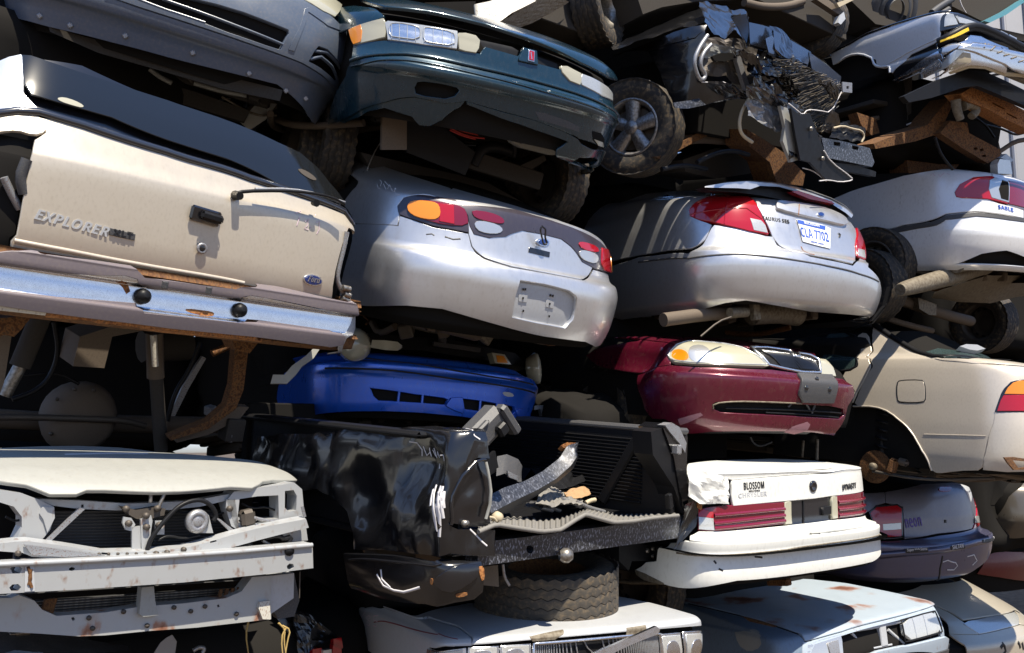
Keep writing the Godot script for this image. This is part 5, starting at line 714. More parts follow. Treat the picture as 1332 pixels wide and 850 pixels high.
	for q in [[0.049, 0.737, -0.1, 0.123, 0.714, -0.1, 0.169, 0.737, -0.1, 0.247, 0.7, -0.1, 0.334, 0.724, -0.1], [0.367, 0.686, -0.05, 0.434, 0.673, -0.05, 0.486, 0.69, -0.05, 0.555, 0.677, -0.05], [-0.014, 0.61, -0.02, 0.03, 0.632, -0.02, 0.102, 0.613, -0.02, 0.172, 0.628, -0.02], [-0.6, 0.71, -0.1, -0.56, 0.689, -0.1, -0.524, 0.709, -0.1, -0.474, 0.693, -0.1], [0.39, 0.622, -0.03, 0.468, 0.638, -0.03, 0.536, 0.624, -0.03, 0.618, 0.641, -0.03], [0.396, 0.76, -0.1, 0.452, 0.735, -0.1, 0.518, 0.747, -0.1, 0.59, 0.722, -0.1]]:
		tube(car, "wire", q, 0.005, M.black_plastic, -1.0, 6, 2)
	for q in [[0.356, 0.6, -0.02, 0.386, 0.557, -0.02, 0.399, 0.551, -0.02], [0.382, 0.593, -0.02, 0.411, 0.562, -0.02], [0.48, 0.596, -0.02, 0.523, 0.571, -0.02], [0.661, 0.756, 0, 0.68, 0.705, 0]]:
		tube(car, "torn_tab", q, 0.008, M.galvanised)
	for k in 14:
		put(car, "spot_weld", lathe_mesh([0.006, -0.004, 0.006, 0.003, 0.0, 0.004], 8), M.iron).transform = Transform3D(Basis(Vector3.UP, -PI / 2), p3([-0.49, 0.574, 0.024, -0.002, 0.56, 0.024])[0].lerp(p3([-0.49, 0.574, 0.024, -0.002, 0.56, 0.024])[1], k / 13.0))
	tube(car, "drain_wire", [0.652, 0.453, 0.05, 0.661, 0.33, 0.05], 0.003, M.iron, -1.0, 6)
	for q in [[0.419, 0.704, -0.04, 0.481, 0.689, -0.04, 0.564, 0.676, -0.04], [0.438, 0.669, -0.03, 0.493, 0.653, -0.03, 0.56, 0.661, -0.03]]:
		tube(car, "lamp_adjuster", q, 0.008, M.galvanised)
	block(car, "lamp_motor", Vector3(0.41, 0.697, -0.06), Vector3(0.07, 0.08, 0.06), M.iron, Vector3(0, 0, 12), 0.014)
	for q in [[0.342, 0.579, 0, 0.392, 0.595, 0, 0.413, 0.577, 0], [0.578, 0.602, 0, 0.618, 0.613, 0, 0.607, 0.583, 0], [0.482, 0.611, 0, 0.549, 0.621, 0, 0.578, 0.602, 0]]:
		tube(car, "clip", q, 0.012, M.black_plastic)
	underside(car, 0.68, 0.24, -0.4, 3.2, M.under, M.under, {"high": 0.62})

func strip_line(parent: Node, called: String, line, r: float, m: Material) -> MeshInstance3D:
	return tube(parent, called, line, r, m, -1.0, 8, 0)

func pickup_bed() -> void:
	var car := thing("pickup_truck", "battered black pickup bed with no tailgate and a crushed rear corner", "truck", place(2.922, 1.099, -3.462, 9.671, 4.447, 1.138, 1.06), "wrecked cars stacked in the scrap yard")
	var s := Surf.new([[0.48, 0, 0.87, 0.12, 4], [0.62, 0, 0.9, 0.12, 4], [0.8, 0, 0.91, 0.12, 4], [0.98, 0, 0.9, 0.12, 4], [1.05, -0.005, 0.88, 0.12, 4], [1.09, -0.02, 0.85, 0.12, 4], [1.1, -0.06, 0.8, 0.12, 4]], 1.6)
	var nz := FastNoiseLite.new()
	nz.seed = 5
	nz.noise_type = FastNoiseLite.TYPE_CELLULAR
	nz.cellular_return_type = FastNoiseLite.RETURN_DISTANCE2_SUB
	nz.frequency = 2.6
	nz.fractal_octaves = 2
	s.nz = nz
	s.amp = 0.045
	s.dents = [[Vector3(-0.9, 0.92, -0.28), 0.26, Vector3(0.07, 0, 0)], [Vector3(-0.9, 0.78, -0.6), 0.22, Vector3(0.06, 0, 0)], [Vector3(-0.9, 0.8, -0.15), 0.12, Vector3(-0.03, 0.0, 0.02)]]
	panel(car, "bed_side", s, [-1.9, 2.875, -1.709, 3.251, -1.503, 3.735, -1.233, 4.543, -1.003, 6, -0.654, 6, -0.538, 6, -0.457, 4.46, -0.406, 3.134, -0.565, 2.943, -0.719, 2.542, -0.78, 2.097, -0.771, 1.576, -0.654, 1.459, -0.377, 1.392, -0.381, 0.72, -0.734, 0.885, -1.121, 0.684, -1.348, 0.384, -1.361, 0.881, -1.382, 1.398, -1.448, 1.687, -1.534, 1.757, -1.677, 1.549, -1.9, 1.042], M.black, 0.0, 0.02, 0.028)
	panel(car, "lamp_post", s, [-0.729, 1.575, -0.762, 2.097, -0.71, 2.512, -0.563, 2.871, -0.413, 3.013, -0.377, 2.266, -0.377, 1.457, -0.53, 1.48], M.gloss_black, -0.03, 0.0, 0.04)
	strip(car, "lamp_seal", s, [-0.729, 1.562, -0.762, 2.097, -0.71, 2.512, -0.563, 2.853, -0.447, 2.991], 0.014, 0.012, M.gloss_black, 0.0, 1)
	strip(car, "post_edge", s, [-0.436, 2.927, -0.408, 2.272, -0.414, 1.624], 0.012, 0.012, M.primer, -0.006)
	put(car, "post_bolt", lathe_mesh([0.016, -0.01, 0.016, 0.01, 0.0, 0.012], 10), M.steel).transform = Transform3D(Basis(Vector3.UP, -PI / 2), Vector3(-0.759, 0.74, 0))
	scrawl(car, "chalk_writing", s, [[-1.152, 3.699, -1.115, 3.644, -1.103, 3.241, -1.109, 2.933], [-1.095, 3.419, -1.09, 2.956, -1.074, 3.13, -1.072, 3.372], [-1.074, 3.288, -1.072, 2.826], [-1.06, 3.278, -1.049, 2.849], [-1.048, 3.362, -1.042, 2.774], [-1.036, 3.04, -1.03, 3.201, -1.023, 2.875, -1.025, 2.682], [-1.015, 3.073, -1.001, 3.127, -0.999, 2.814]], M.chalk, 0.006)
	var sc := []
	for q in [[-1.017, 2.41, -0.999, 2.054, -0.986, 1.676, -0.971, 1.433], [-0.999, 2.455, -0.956, 2.155, -0.924, 1.757, -0.91, 1.319], [-0.962, 2.409, -0.9, 2.089, -0.869, 1.697], [-0.89, 2.297, -0.852, 1.914], [-1.021, 2.315, -1.006, 1.949], [-0.979, 2.283, -0.949, 1.623, -0.932, 1.504]]:
		strip(car, "paint_scrape", s, q, 0.016, 0.0012, M.chalk, 0.001)
	for q in [[-1.105, 2.838, -1.037, 2.778, -1.022, 2.684], [-0.736, 5.913, -0.612, 4.468, -0.54, 4.193], [-0.53, 1.43, -0.476, 1.288, -0.427, 1.024]]:
		strip(car, "paint_scrape", s, q, 0.008, 0.0012, M.chalk, 0.001)
	# wheel arch and bumper
	var b := Surf.new([[0.36, -0.02, 0.84, 0.14, 4], [0.4, 0.04, 0.87, 0.15, 4], [0.52, 0.06, 0.88, 0.16, 4], [0.58, 0.05, 0.88, 0.16, 4], [0.61, -0.02, 0.86, 0.16, 4]], 1.6)
	b.nz = nz
	b.amp = 0.012
	panel(car, "bumper", b, [-1.368, 1.936, -1.139, 2.702, -0.794, 3.514, -0.45, 3.104, -0.441, 1.924, -0.44, 1.512, -0.499, 1.34, -0.68, 1.3, -1.016, 1.109, -1.193, 0, -1.319, 0, -1.349, 1.092], M.black, 0.0, 0.02, 0.028)
	strip(car, "bumper_edge", b, [-1.337, 1.771, -1.14, 2.353, -0.842, 3.072], 0.012, 0.008, M.gloss_black, 0.0)
	panel(car, "bumper_dent_lip", b, [-0.98, 1.947, -0.771, 2.633, -0.591, 2.94, -0.472, 2.716, -0.513, 1.978, -0.689, 1.589, -0.898, 1.663], M.gloss_black, 0.012, 0.012, 0.04, 1)
	for q in [[-0.48, 2.68, -0.44, 2.685, -0.436, 1.92, -0.465, 1.859], [-0.995, 1.977, -0.974, 1.955, -0.978, 1.735, -0.996, 1.746], [-0.688, 1.545, -0.576, 1.584, -0.564, 1.474, -0.667, 1.446]]:
		panel(car, "rust_patch", b, q, M.rust, 0.003, 0.002, 0.02, 1)
	for q in [[-1.209, 1.572, -1.179, 1.299, -1.137, 1.228, -1.096, 1.286, -1.032, 1.563], [-1.195, 1.747, -1.187, 1.476, -1.151, 1.281]]:
		strip(car, "paint_scrape", b, q, 0.012, 0.0012, M.chalk, 0.001)
	# bed inside
	plate(car, "bed_floor", [-0.545, 0.64, -0.147, 0.858, 0.64, -0.015, 1.022, 0.64, -0.149, 1.14, 0.64, -0.823, 0.574, 0.64, -1.113, -0.235, 0.64, -0.47], Vector3(0, -0.03, 0), M.black_plastic)
	block(car, "bed_front_wall", Vector3(0, 0.88, -1.75), Vector3(1.6, 0.55, 0.05), M.shell)
	block(car, "bed_pan", Vector3(0, 0.615, -0.95), Vector3(1.56, 0.03, 1.8), M.black_plastic)
	var iw := block(car, "inner_wall", Vector3(0.76, 0.86, -0.92), Vector3(0.03, 0.46, 1.8), M.black_plastic)
	for k in 18:
		block(iw, "rib", Vector3(-0.02, -0.16 + k * 0.02, 0.1), Vector3(0.018, 0.009, 1.2), M.black_plastic, Vector3.ZERO, 0.003)
	block(iw, "rib", Vector3(-0.025, 0.0, 0.55), Vector3(0.03, 0.44, 0.06), M.black_plastic, Vector3(32, 0, 0), 0.01)
	block(iw, "wheel_box", Vector3(-0.1, -0.14, -0.35), Vector3(0.2, 0.2, 0.8), M.black_plastic, Vector3.ZERO, 0.06)
	block(car, "outer_wall", Vector3(0.86, 0.80, -0.92), Vector3(0.04, 0.56, 1.8), M.black)
	block(car, "inner_wall", Vector3(-0.76, 0.86, -0.92), Vector3(0.03, 0.46, 1.8), M.black_plastic)
	block(car, "rail_cap", Vector3(0.81, 1.10, -0.92), Vector3(0.14, 0.035, 1.82), M.grey_plastic, Vector3.ZERO, 0.012)
	block(car, "rail_cap", Vector3(-0.80, 1.085, -1.0), Vector3(0.12, 0.03, 1.6), M.black_plastic, Vector3.ZERO, 0.012)
	plate(car, "wall_end", [0.493, 1.102, 0.01, 0.592, 1.121, 0.01, 0.807, 1.029, 0.01, 0.844, 0.665, 0.01, 0.808, 0.668, 0.01, 0.711, 0.813, 0.01, 0.515, 0.986, 0.01], Vector3(0, 0, -0.12), M.black_plastic)
	plate(car, "end_post", [0.586, 1.122, 0.02, 0.645, 1.146, 0.02, 0.733, 1.121, 0.02, 0.8, 1.04, 0.02, 0.834, 0.727, 0.02, 0.81, 0.669, 0.02, 0.75, 0.802, 0.02, 0.688, 0.973, 0.02], Vector3(0, 0, -0.16), M.black)
	plate(car, "torn_cap", [0.588, 1.137, 0.03, 0.647, 1.15, 0.03, 0.718, 1.127, 0.03, 0.79, 1.041, 0.03, 0.779, 0.991, 0.03, 0.723, 1.042, 0.03, 0.632, 1.102, 0.03], Vector3(0, 0.0, -0.05), M.galvanised)
	block(car, "striker", Vector3(0.693, 1.011, 0.03), Vector3(0.04, 0.05, 0.05), M.galvanised)
	block(car, "latch_slot", Vector3(0.686, 0.739, 0), Vector3(0.04, 0.08, 0.03), M.black_plastic, Vector3(0, 0, 14))
	crumpled(car, "torn_corner", [0.795, 0.722, 0.04, 0.904, 0.74, 0.04, 0.93, 0.663, 0.04, 0.902, 0.594, 0.04], [0.841, 0.654, 0, 0.809, 0.586, 0, 0.794, 0.538, 0, 0.761, 0.482, 0], 0.03, 7.0, M.black, 6, 12, 10)
	plate(car, "corner_rust", [0.885, 0.723, 0.05, 0.927, 0.71, 0.05, 0.925, 0.68, 0.05, 0.894, 0.697, 0.05], Vector3(0, 0, -0.01), M.rust)
	var sl := plate(car, "rear_sill", [-0.687, 0.659, 0, -0.445, 0.654, 0, -0.066, 0.653, 0, 0.37, 0.652, 0, 0.851, 0.653, 0, 0.844, 0.604, 0, 0.793, 0.54, 0, 0.376, 0.547, 0, -0.06, 0.553, 0, -0.439, 0.556, 0, -0.676, 0.561, 0], Vector3(0, 0.0, -0.08), M.black_worn, [[-0.392, 0.6, 0, -0.383, 0.615, 0, -0.364, 0.616, 0, -0.346, 0.605, 0, -0.343, 0.59, 0, -0.354, 0.579, 0, -0.376, 0.582, 0]])
	for q in [Vector3(-0.148, 0.552, 0.02)]:
		put(sl, "tow_eye", lathe_mesh([0.022, -0.03, 0.034, -0.01, 0.034, 0.01, 0.02, 0.03, 0.014, 0.03], 18), M.steel).transform = Transform3D(Basis(Vector3.UP, -0.6), q)
	plate(car, "frame_rail", [0.601, 0.475, -0.25, 0.931, 0.478, -0.25, 0.947, 0.36, -0.25, 0.72, 0.385, -0.25, 0.694, 0.336, -0.25, 0.605, 0.398, -0.25], Vector3(0, 0, -0.9), M.black_plastic)
	for q in [Vector3(0.854, 0.427, -0.245), Vector3(0.905, 0.433, -0.245), Vector3(0.907, 0.392, -0.245)]:
		put(car, "frame_bolt", lathe_mesh([0.012, -0.005, 0.012, 0.006, 0.0, 0.007], 8), M.steel).transform = Transform3D(Basis(Vector3.UP, -PI / 2), q)
	plate(car, "frame_rail", [-0.481, 0.499, -0.2, -0.36, 0.496, -0.2, -0.348, 0.397, -0.2, -0.446, 0.417, -0.2], Vector3(0, 0, -0.9), M.under_brown)
	tube(car, "chain", [-0.43, 0.524, -0.1, -0.417, 0.466, -0.1, -0.384, 0.427, -0.1], 0.006, M.galvanised)
	block(car, "cross_member", Vector3(0, 0.5, -0.7), Vector3(1.4, 0.1, 0.1), M.under)
	wheel(car, Vector3(1.696, 0.031, -0.95), Vector3(0, 0, 0), 0.35, 0.22, 0.2, "steel", M.iron)
	# ribbed mat that has slid out over the sill
	mat_liner(car)

func mat_liner(car: Node3D) -> void:
	var a := p3([-0.725, 0.716, 0.04, -0.627, 0.737, 0.04, -0.49, 0.71, 0.04, -0.345, 0.683, 0.04, -0.219, 0.68, 0.04, -0.117, 0.716, 0.04, -0.05, 0.735, 0.04, 0.048, 0.71, 0.04, 0.165, 0.681, 0.04, 0.315, 0.675, 0.04, 0.473, 0.678, 0.04, 0.709, 0.673, 0.04])
	var c := p3([0.031, 0.586, -0.75, 0.171, 0.6, -0.75, 0.334, 0.598, -0.75, 0.521, 0.59, -0.75, 0.684, 0.591, -0.75, 0.82, 0.59, -0.75, 0.961, 0.591, -0.75, 1.109, 0.575, -0.75, 1.281, 0.563, -0.75, 1.441, 0.558, -0.75, 1.587, 0.548, -0.75, 1.76, 0.542, -0.75])
	var bag := Bag.new()
	var rows := []
	var nu := 150
	for j in 2:
		rows.append([])
	for i in nu + 1:
		var f := float(i) / nu
		var up := 0.007 if i % 4 < 2 else 0.0
		for j in 2:
			rows[j].append(along(c if j else a, f) + Vector3(0, up, 0))
	for i in nu:
		var p: Array = [rows[0][i], rows[0][i + 1], rows[1][i + 1], rows[1][i]]
		var n: Vector3 = (p[1] - p[0]).cross(p[3] - p[0]).normalized()
		bag.flat(p, n if n.y > 0.0 else -n)
		var low := Vector3(0, -0.014, 0)
		bag.flat([rows[0][i], rows[0][i + 1], rows[0][i + 1] + low, rows[0][i] + low], Vector3(0, 0, 1))
	var o := thing("bed_mat", "ribbed grey rubber mat lying rippled over the pickup bed sill", "mat", car.transform)
	put(o, "ribbed_sheet", bag.commit(), M.mat_rubber)
	var e := PackedVector3Array()
	for k in 40:
		e.append(along(a, k / 39.0) + Vector3(0, -0.004, 0.004))
	put(o, "rolled_edge", tube_mesh(e, 0.010, -1.0, 8, 0), M.mat_rubber)

func bed_load() -> void:
	var w := place(2.922, 1.099, -3.462, 9.671, 4.447, 1.138, 1.06)
	var o := thing("bracket_rail", "long bent black metal rail lying across the pickup bed mat", "metal rail", w)
	crumpled(o, "channel", [-0.339, 0.767, -0.35, -0.185, 0.816, -0.35, -0.054, 0.837, -0.35, 0.082, 0.882, -0.35, 0.209, 0.945, -0.35, 0.265, 1.007, -0.35, 0.355, 1.024, -0.35], [-0.316, 0.71, -0.3, -0.154, 0.761, -0.3, -0.009, 0.798, -0.3, 0.129, 0.847, -0.3, 0.242, 0.91, -0.3, 0.288, 0.957, -0.3, 0.285, 1.005, -0.3], 0.006, 3.0, M.black_worn, 3, 26, 6, false)
	crumpled(o, "flange", [-0.316, 0.712, -0.3, -0.154, 0.763, -0.3, -0.009, 0.8, -0.3, 0.129, 0.849, -0.3, 0.242, 0.912, -0.3, 0.288, 0.959, -0.3], [-0.154, 0.69, -0.36, -0.077, 0.721, -0.36, 0.058, 0.764, -0.36, 0.198, 0.819, -0.36, 0.329, 0.886, -0.36, 0.368, 0.949, -0.36], 0.004, 3.0, M.grey_plastic, 4, 26, 4, false)
	plate(o, "rusty_end", [0.224, 1.012, -0.36, 0.275, 1.026, -0.36, 0.36, 1.021, -0.36, 0.337, 1.005, -0.36, 0.247, 0.997, -0.36], Vector3(0, -0.02, -0.02), M.rust)
	o = thing("lamp_housing", "dark grey moulded lamp housing jammed behind the crushed bed corner", "car part", w)
	var hp := block(o, "housing", Vector3(-0.449, 1.102, -0.25), Vector3(0.26, 0.13, 0.12), M.grey_plastic, Vector3(0, 0, 38), 0.03)
	block(hp, "socket", Vector3(0.05, -0.03, 0.07), Vector3(0.06, 0.06, 0.04), M.black_plastic, Vector3.ZERO, 0.01)
	block(hp, "flange", Vector3(0.12, -0.03, 0.05), Vector3(0.05, 0.17, 0.06), M.grey_plastic, Vector3(0, 0, 6), 0.012)
	block(hp, "rib", Vector3(-0.05, 0.05, 0.06), Vector3(0.12, 0.02, 0.03), M.grey_plastic, Vector3.ZERO, 0.008)
	block(hp, "tab", Vector3(-0.08, -0.02, 0.06), Vector3(0.07, 0.03, 0.03), M.grey_plastic, Vector3(0, 0, -12), 0.008)
	o = thing("mirror_shell", "rounded dark plastic shell lying in the pickup bed behind the rail", "car part", w)
	crumpled(o, "shell", [-0.096, 0.95, -0.5, -0.029, 0.958, -0.5, 0.056, 0.931, -0.5, 0.089, 0.896, -0.5, 0.085, 0.858, -0.5], [-0.176, 0.863, -0.42, -0.118, 0.874, -0.42, -0.063, 0.848, -0.42, -0.021, 0.828, -0.42, 0.004, 0.827, -0.42], 0.004, 3.0, M.grey_plastic, 2, 12, 8, false)
	plate(o, "bright_tab", [-0.109, 0.889, -0.41, -0.033, 0.86, -0.41, -0.035, 0.838, -0.41, -0.1, 0.858, -0.41], Vector3(0, 0, -0.01), M.galvanised)
	plate(o, "torn_skirt", [-0.26, 0.923, -0.45, -0.161, 0.984, -0.45, -0.129, 0.89, -0.45, -0.193, 0.865, -0.45], Vector3(0, 0, -0.02), M.black_plastic)
	o = thing("plastic_scrap", "torn black plastic panel standing behind the debris in the pickup bed", "car part", w)
	crumpled(o, "sheet", [0.421, 0.823, -0.6, 0.499, 0.835, -0.6, 0.605, 0.826, -0.6, 0.615, 0.788, -0.6, 0.698, 0.806, -0.6, 0.725, 0.772, -0.6], [0.298, 0.769, -0.5, 0.359, 0.755, -0.5, 0.421, 0.752, -0.5, 0.484, 0.758, -0.5, 0.548, 0.771, -0.5, 0.596, 0.784, -0.5], 0.02, 8.0, M.black_plastic, 7, 14, 8)
	o = thing("rag_heap", "dirty grey rag and wire heap on the rubber bed mat", "rags", w)
	crumpled(o, "rag", [0.24, 0.732, -0.5, 0.314, 0.748, -0.5, 0.392, 0.718, -0.5, 0.456, 0.699, -0.5, 0.587, 0.659, -0.5], [-0.003, 0.696, -0.3, 0.096, 0.68, -0.3, 0.196, 0.682, -0.3, 0.285, 0.68, -0.3, 0.362, 0.67, -0.3], 0.06, 14.0, M.mat_rubber, 9, 26, 14)
	crumpled(o, "rag", [0.087, 0.699, -0.45, 0.158, 0.704, -0.45, 0.218, 0.685, -0.45], [-0.032, 0.697, -0.35, 0.052, 0.681, -0.35, 0.108, 0.682, -0.35], 0.03, 14.0, M.grey_plastic, 12, 14, 8)
	for q in [[0.235, 0.74, -0.35, 0.312, 0.716, -0.35, 0.39, 0.686, -0.35], [0.334, 0.717, -0.33, 0.444, 0.68, -0.33, 0.567, 0.651, -0.33], [0.041, 0.709, -0.4, 0.134, 0.693, -0.4, 0.222, 0.672, -0.4], [0.174, 0.738, -0.4, 0.206, 0.688, -0.4, 0.281, 0.668, -0.4]]:
		tube(o, "rod", q, 0.010, M.galvanised)
	o = thing("cardboard_scrap", "crumpled brown cardboard scrap beside the rags in the pickup bed", "cardboard", w)
	crumpled(o, "sheet", [0.431, 0.726, -0.5, 0.517, 0.741, -0.5, 0.598, 0.75, -0.5, 0.649, 0.723, -0.5], [0.339, 0.718, -0.4, 0.417, 0.703, -0.4, 0.48, 0.704, -0.4, 0.544, 0.715, -0.4], 0.03, 9.0, M.cardboard, 3, 12, 7)
	o = thing("wood_scrap", "pale twig scrap at the end of the cardboard", "scrap", w)
	tube(o, "stick", [0.489, 0.693, -0.4, 0.528, 0.704, -0.4, 0.569, 0.706, -0.4], 0.012, M.wire_cream)
	o = thing("foam_ball", "small pale round lump on the corner of the bed mat", "scrap", w)
	put(o, "lump", lathe_mesh([0.0, -0.026, 0.018, -0.02, 0.027, 0.0, 0.018, 0.02, 0.0, 0.026], 14), M.wire_cream).position = Vector3(-0.527, 0.742, -0.05)
	tube(o, "wire_loop", [-0.668, 0.741, -0.02, -0.625, 0.755, -0.02, -0.58, 0.75, -0.02, -0.562, 0.733, -0.02], 0.006, M.wire_cream, -1.0, 8, 2)

func spare_tyre() -> void:
	var w := place(2.922, 1.099, -3.462, 9.671, 4.447, 1.138, 1.06)
	var o := thing("spare_tyre", "worn mud-brown tyre lying flat on the white bonnet under the pickup bed", "tyre", w)
	var t := put(o, "tyre", tyre_mesh(0.37, 0.24, 0.20, 72), M.tyre_muddy)
	t.transform = Transform3D(Basis(Vector3.BACK, PI / 2 + 0.04) * Basis(Vector3.RIGHT, 0.1), Vector3(0.221, 0.289, -0.42))
	put(o, "rim", lathe_mesh([0.2, 0.09, 0.19, 0.02, 0.1, 0.0, 0.0, 0.0], 24), M.dark_rust).transform = t.transform

func white_sedan() -> void:
	var car := thing("sedan", "white sedan rear end with ribbed red lamps and a dented rear wing", "car", place(4.68, 1.042, -3.369, -0.266, 3.078, 0.456, 1.05), "wrecked cars stacked in the scrap yard")
	var s := Surf.new([[0.29, -0.16, 0.78, 0.3, 3.5], [0.325, 0, 0.85, 0.3, 3.5], [0.4, 0.03, 0.865, 0.3, 3.5], [0.535, 0.015, 0.86, 0.3, 3.5], [0.54, 0.012, 0.86, 0.3, 3.5], [0.6, 0.012, 0.86, 0.3, 3.5], [0.62, -0.06, 0.84, 0.3, 3.5], [0.66, -0.09, 0.83, 0.3, 4], [0.8, -0.1, 0.83, 0.3, 4], [0.93, -0.11, 0.82, 0.3, 4], [0.955, -0.14, 0.8, 0.3, 4], [0.985, -0.6, 0.78, 0.5, 4], [1, -1.1, 0.74, 0.5, 4]], 2.2)
	s.dents = [[Vector3(-0.76, 0.84, -0.3), 0.2, Vector3(0.03, -0.05, -0.06)], [Vector3(0.3, 0.96, -0.2), 0.2, Vector3(0, -0.014, 0)]]
	full(car, "shade_shell", s, M.shell, -0.05, -1.5, 1.3)
	panel(car, "bumper", s, [-0.928, 4.814, -0.592, 4.862, -0.081, 4.948, 0.559, 5.415, 0.633, 4.792, 0.633, 3, 0.493, 2.234, 0.318, 2.003, 0.016, 1.934, -0.041, 1.929, -0.417, 1.991, -1.006, 1.247, -1.07, 1.321, -1.131, 1.785, -1.095, 2.285, -1.056, 2.406, -1.049, 2.813, -1.005, 4.444], M.white, 0.0, 0.02, 0.035)
	strip(car, "bumper_groove", s, [-0.987, 2.848, -0.536, 2.93, -0.082, 2.973, 0.091, 3.312, 0.633, 3.125], 0.010, 0.003, M.muffler, 0.0005)
	panel(car, "bumper_ledge", s, [-0.785, 5.855, -0.659, 6.662, -0.34, 6.668, -0.019, 6.714, 0.073, 6.825, 0.633, 6.792, 0.76, 5.292, 0.045, 5.513, -0.077, 5.135, -0.589, 5.012, -0.863, 5.076], M.white, 0.002, 0.016, 0.035)
	panel(car, "trunk_lid", s, [-0.307, 8.761, -0.152, 8.815, -0.024, 8.866, 0.016, 8.914, 0.137, 9.21, 0.633, 9.5, 0.623, 8.625, 0.623, 8.042, 0.082, 7.953, -0.013, 7.863, -0.303, 7.799, -0.314, 8.276], M.white, 0.004, 0.016, 0.03)
	panel(car, "trunk_top", s, [-0.702, 10.127, -0.302, 10.676, -0.041, 10.891, 0.114, 10.936, 0.429, 10.614, 0.728, 10.125, 0.644, 9.542, 0.135, 9.517, 0.017, 9.056, -0.024, 8.971, -0.151, 8.879, -0.306, 8.817, -0.489, 9.199], M.white, 0.002, 0.014, 0.04)
	crumpled(car, "dented_wing", [-0.894, 0.956, -0.14, -0.795, 0.953, -0.14, -0.673, 0.933, -0.14, -0.567, 0.907, -0.14], [-0.899, 0.831, -0.13, -0.804, 0.778, -0.13, -0.683, 0.773, -0.13, -0.593, 0.775, -0.13], 0.06, 7.0, M.white, 4, 16, 12)
	var l := panel(car, "taillight", s, [-0.643, 7.751, -0.488, 7.775, -0.176, 7.813, -0.02, 7.797, -0.021, 6.968, -0.187, 6.909, -0.508, 6.737, -0.665, 6.847], M.lens_dark_red, 0.006, 0.03)
	for k in 3:
		var f := (k + 0.5) / 3.5
		var a := Vector2(-0.482, 7.754).lerp(Vector2(-0.499, 6.797), f + 0.12)
		var c := Vector2(-0.02, 7.774).lerp(Vector2(-0.021, 7.021), f + 0.12)
		strip(l, "lens_rib", s, [a.x, a.y, c.x, c.y], 0.022, 0.010, M.lens_dark_red, 0.007)
	panel(l, "clear_lens", s, [-0.647, 7.459, -0.499, 7.402, -0.499, 6.797, -0.66, 6.904], M.lens_clear, 0.010, 0.006)
	panel(l, "amber_lens", s, [-0.636, 7.773, -0.496, 7.595, -0.499, 7.422, -0.647, 7.478], M.lens_red, 0.010, 0.006)
	panel(car, "reversing_lens", s, [-0.017, 7.806, -0.007, 7.822, -0.008, 6.901, -0.021, 6.911], M.lens_yellowed, 0.008, 0.02)
	var pn := panel(car, "plate_panel", s, [-0.006, 7.832, 0.088, 7.888, 0.081, 6.809, -0.008, 6.774], M.gloss_black, -0.01, 0.01)
	strip(pn, "plate_edge", s, [0.002, 7.818, 0.001, 6.809], 0.012, 0.006, M.black_plastic, -0.008)
	panel(pn, "plate_box", s, [0.043, 7.523, 0.081, 7.542, 0.079, 7.275, 0.043, 7.253], M.black_plastic, 0.006, 0.014)
	panel(car, "reversing_lens", s, [0.092, 7.886, 0.121, 7.899, 0.117, 7.018, 0.087, 7.006], M.lens_yellowed, 0.008, 0.02)
	var r := panel(car, "taillight", s, [0.127, 7.91, 0.623, 7.958, 0.623, 7, 0.121, 7.013], M.lens_dark_red, 0.006, 0.03)
	for k in 3:
		var f := (k + 0.5) / 3.5 + 0.12
		var a := Vector2(0.127, 7.881).lerp(Vector2(0.123, 7.01), f)
		var c := Vector2(0.623, 7.917).lerp(Vector2(0.623, 7), f)
		strip(r, "lens_rib", s, [a.x, a.y, c.x, c.y], 0.022, 0.010, M.lens_dark_red, 0.007)
	letters(car, "lettering", "BLOSSOM", s, Vector2(-0.221, 8.421), Vector2(-0.094, 8.442), 0.040, M.ink, 0.005, 0.002)
	letters(car, "lettering", "MILFORD", s, Vector2(-0.186, 8.34), Vector2(-0.118, 8.342), 0.010, M.ink, 0.005, 0.001)
	letters(car, "lettering", "CHRYSLER", s, Vector2(-0.264, 8.125), Vector2(-0.083, 8.166), 0.026, M.pale_grey, 0.005, 0.002)
	letters(car, "lettering", "DYNASTY", s, Vector2(0.168, 8.18), Vector2(0.34, 8.232), 0.036, M.ink, 0.008, 0.002)
	var lk := put(car, "lock", lathe_mesh([0.034, 0.0, 0.034, 0.008, 0.022, 0.012, 0.016, 0.006, 0.0, 0.006], 20), M.gloss_black)
	var lf := s.frame(Vector2(0.015, 8.422).x, Vector2(0.015, 8.422).y)
	lk.transform = Transform3D(Basis(Vector3.UP, -PI / 2), lf[0] + lf[1] * 0.004)
	for q in [[-0.002, 5.301, 0.003, 5.049], [-0.579, 2.452, -0.54, 2.396], [-0.621, 2.705, -0.599, 2.607], [-0.277, 2.786, -0.225, 2.726]]:
		strip(car, "paint_chip", s, q, 0.010, 0.001, M.ink, 0.0008)
	panel(car, "bumper_tear", s, [-1.133, 1.755, -1.094, 1.64, -1.027, 1.321, -1.037, 1.205, -1.097, 1.209, -1.127, 1.49], M.muffler, 0.004, 0.012)
	plate(car, "rust_edge", [-0.741, 0.367, -0.14, 0.05, 0.343, -0.14, 0.05, 0.335, -0.14, -0.741, 0.359, -0.14], Vector3(0, 0, -0.02), M.under_brown)
	underside(car, 0.74, 0.34, -0.4, 3.4, M.under, M.under_brown)

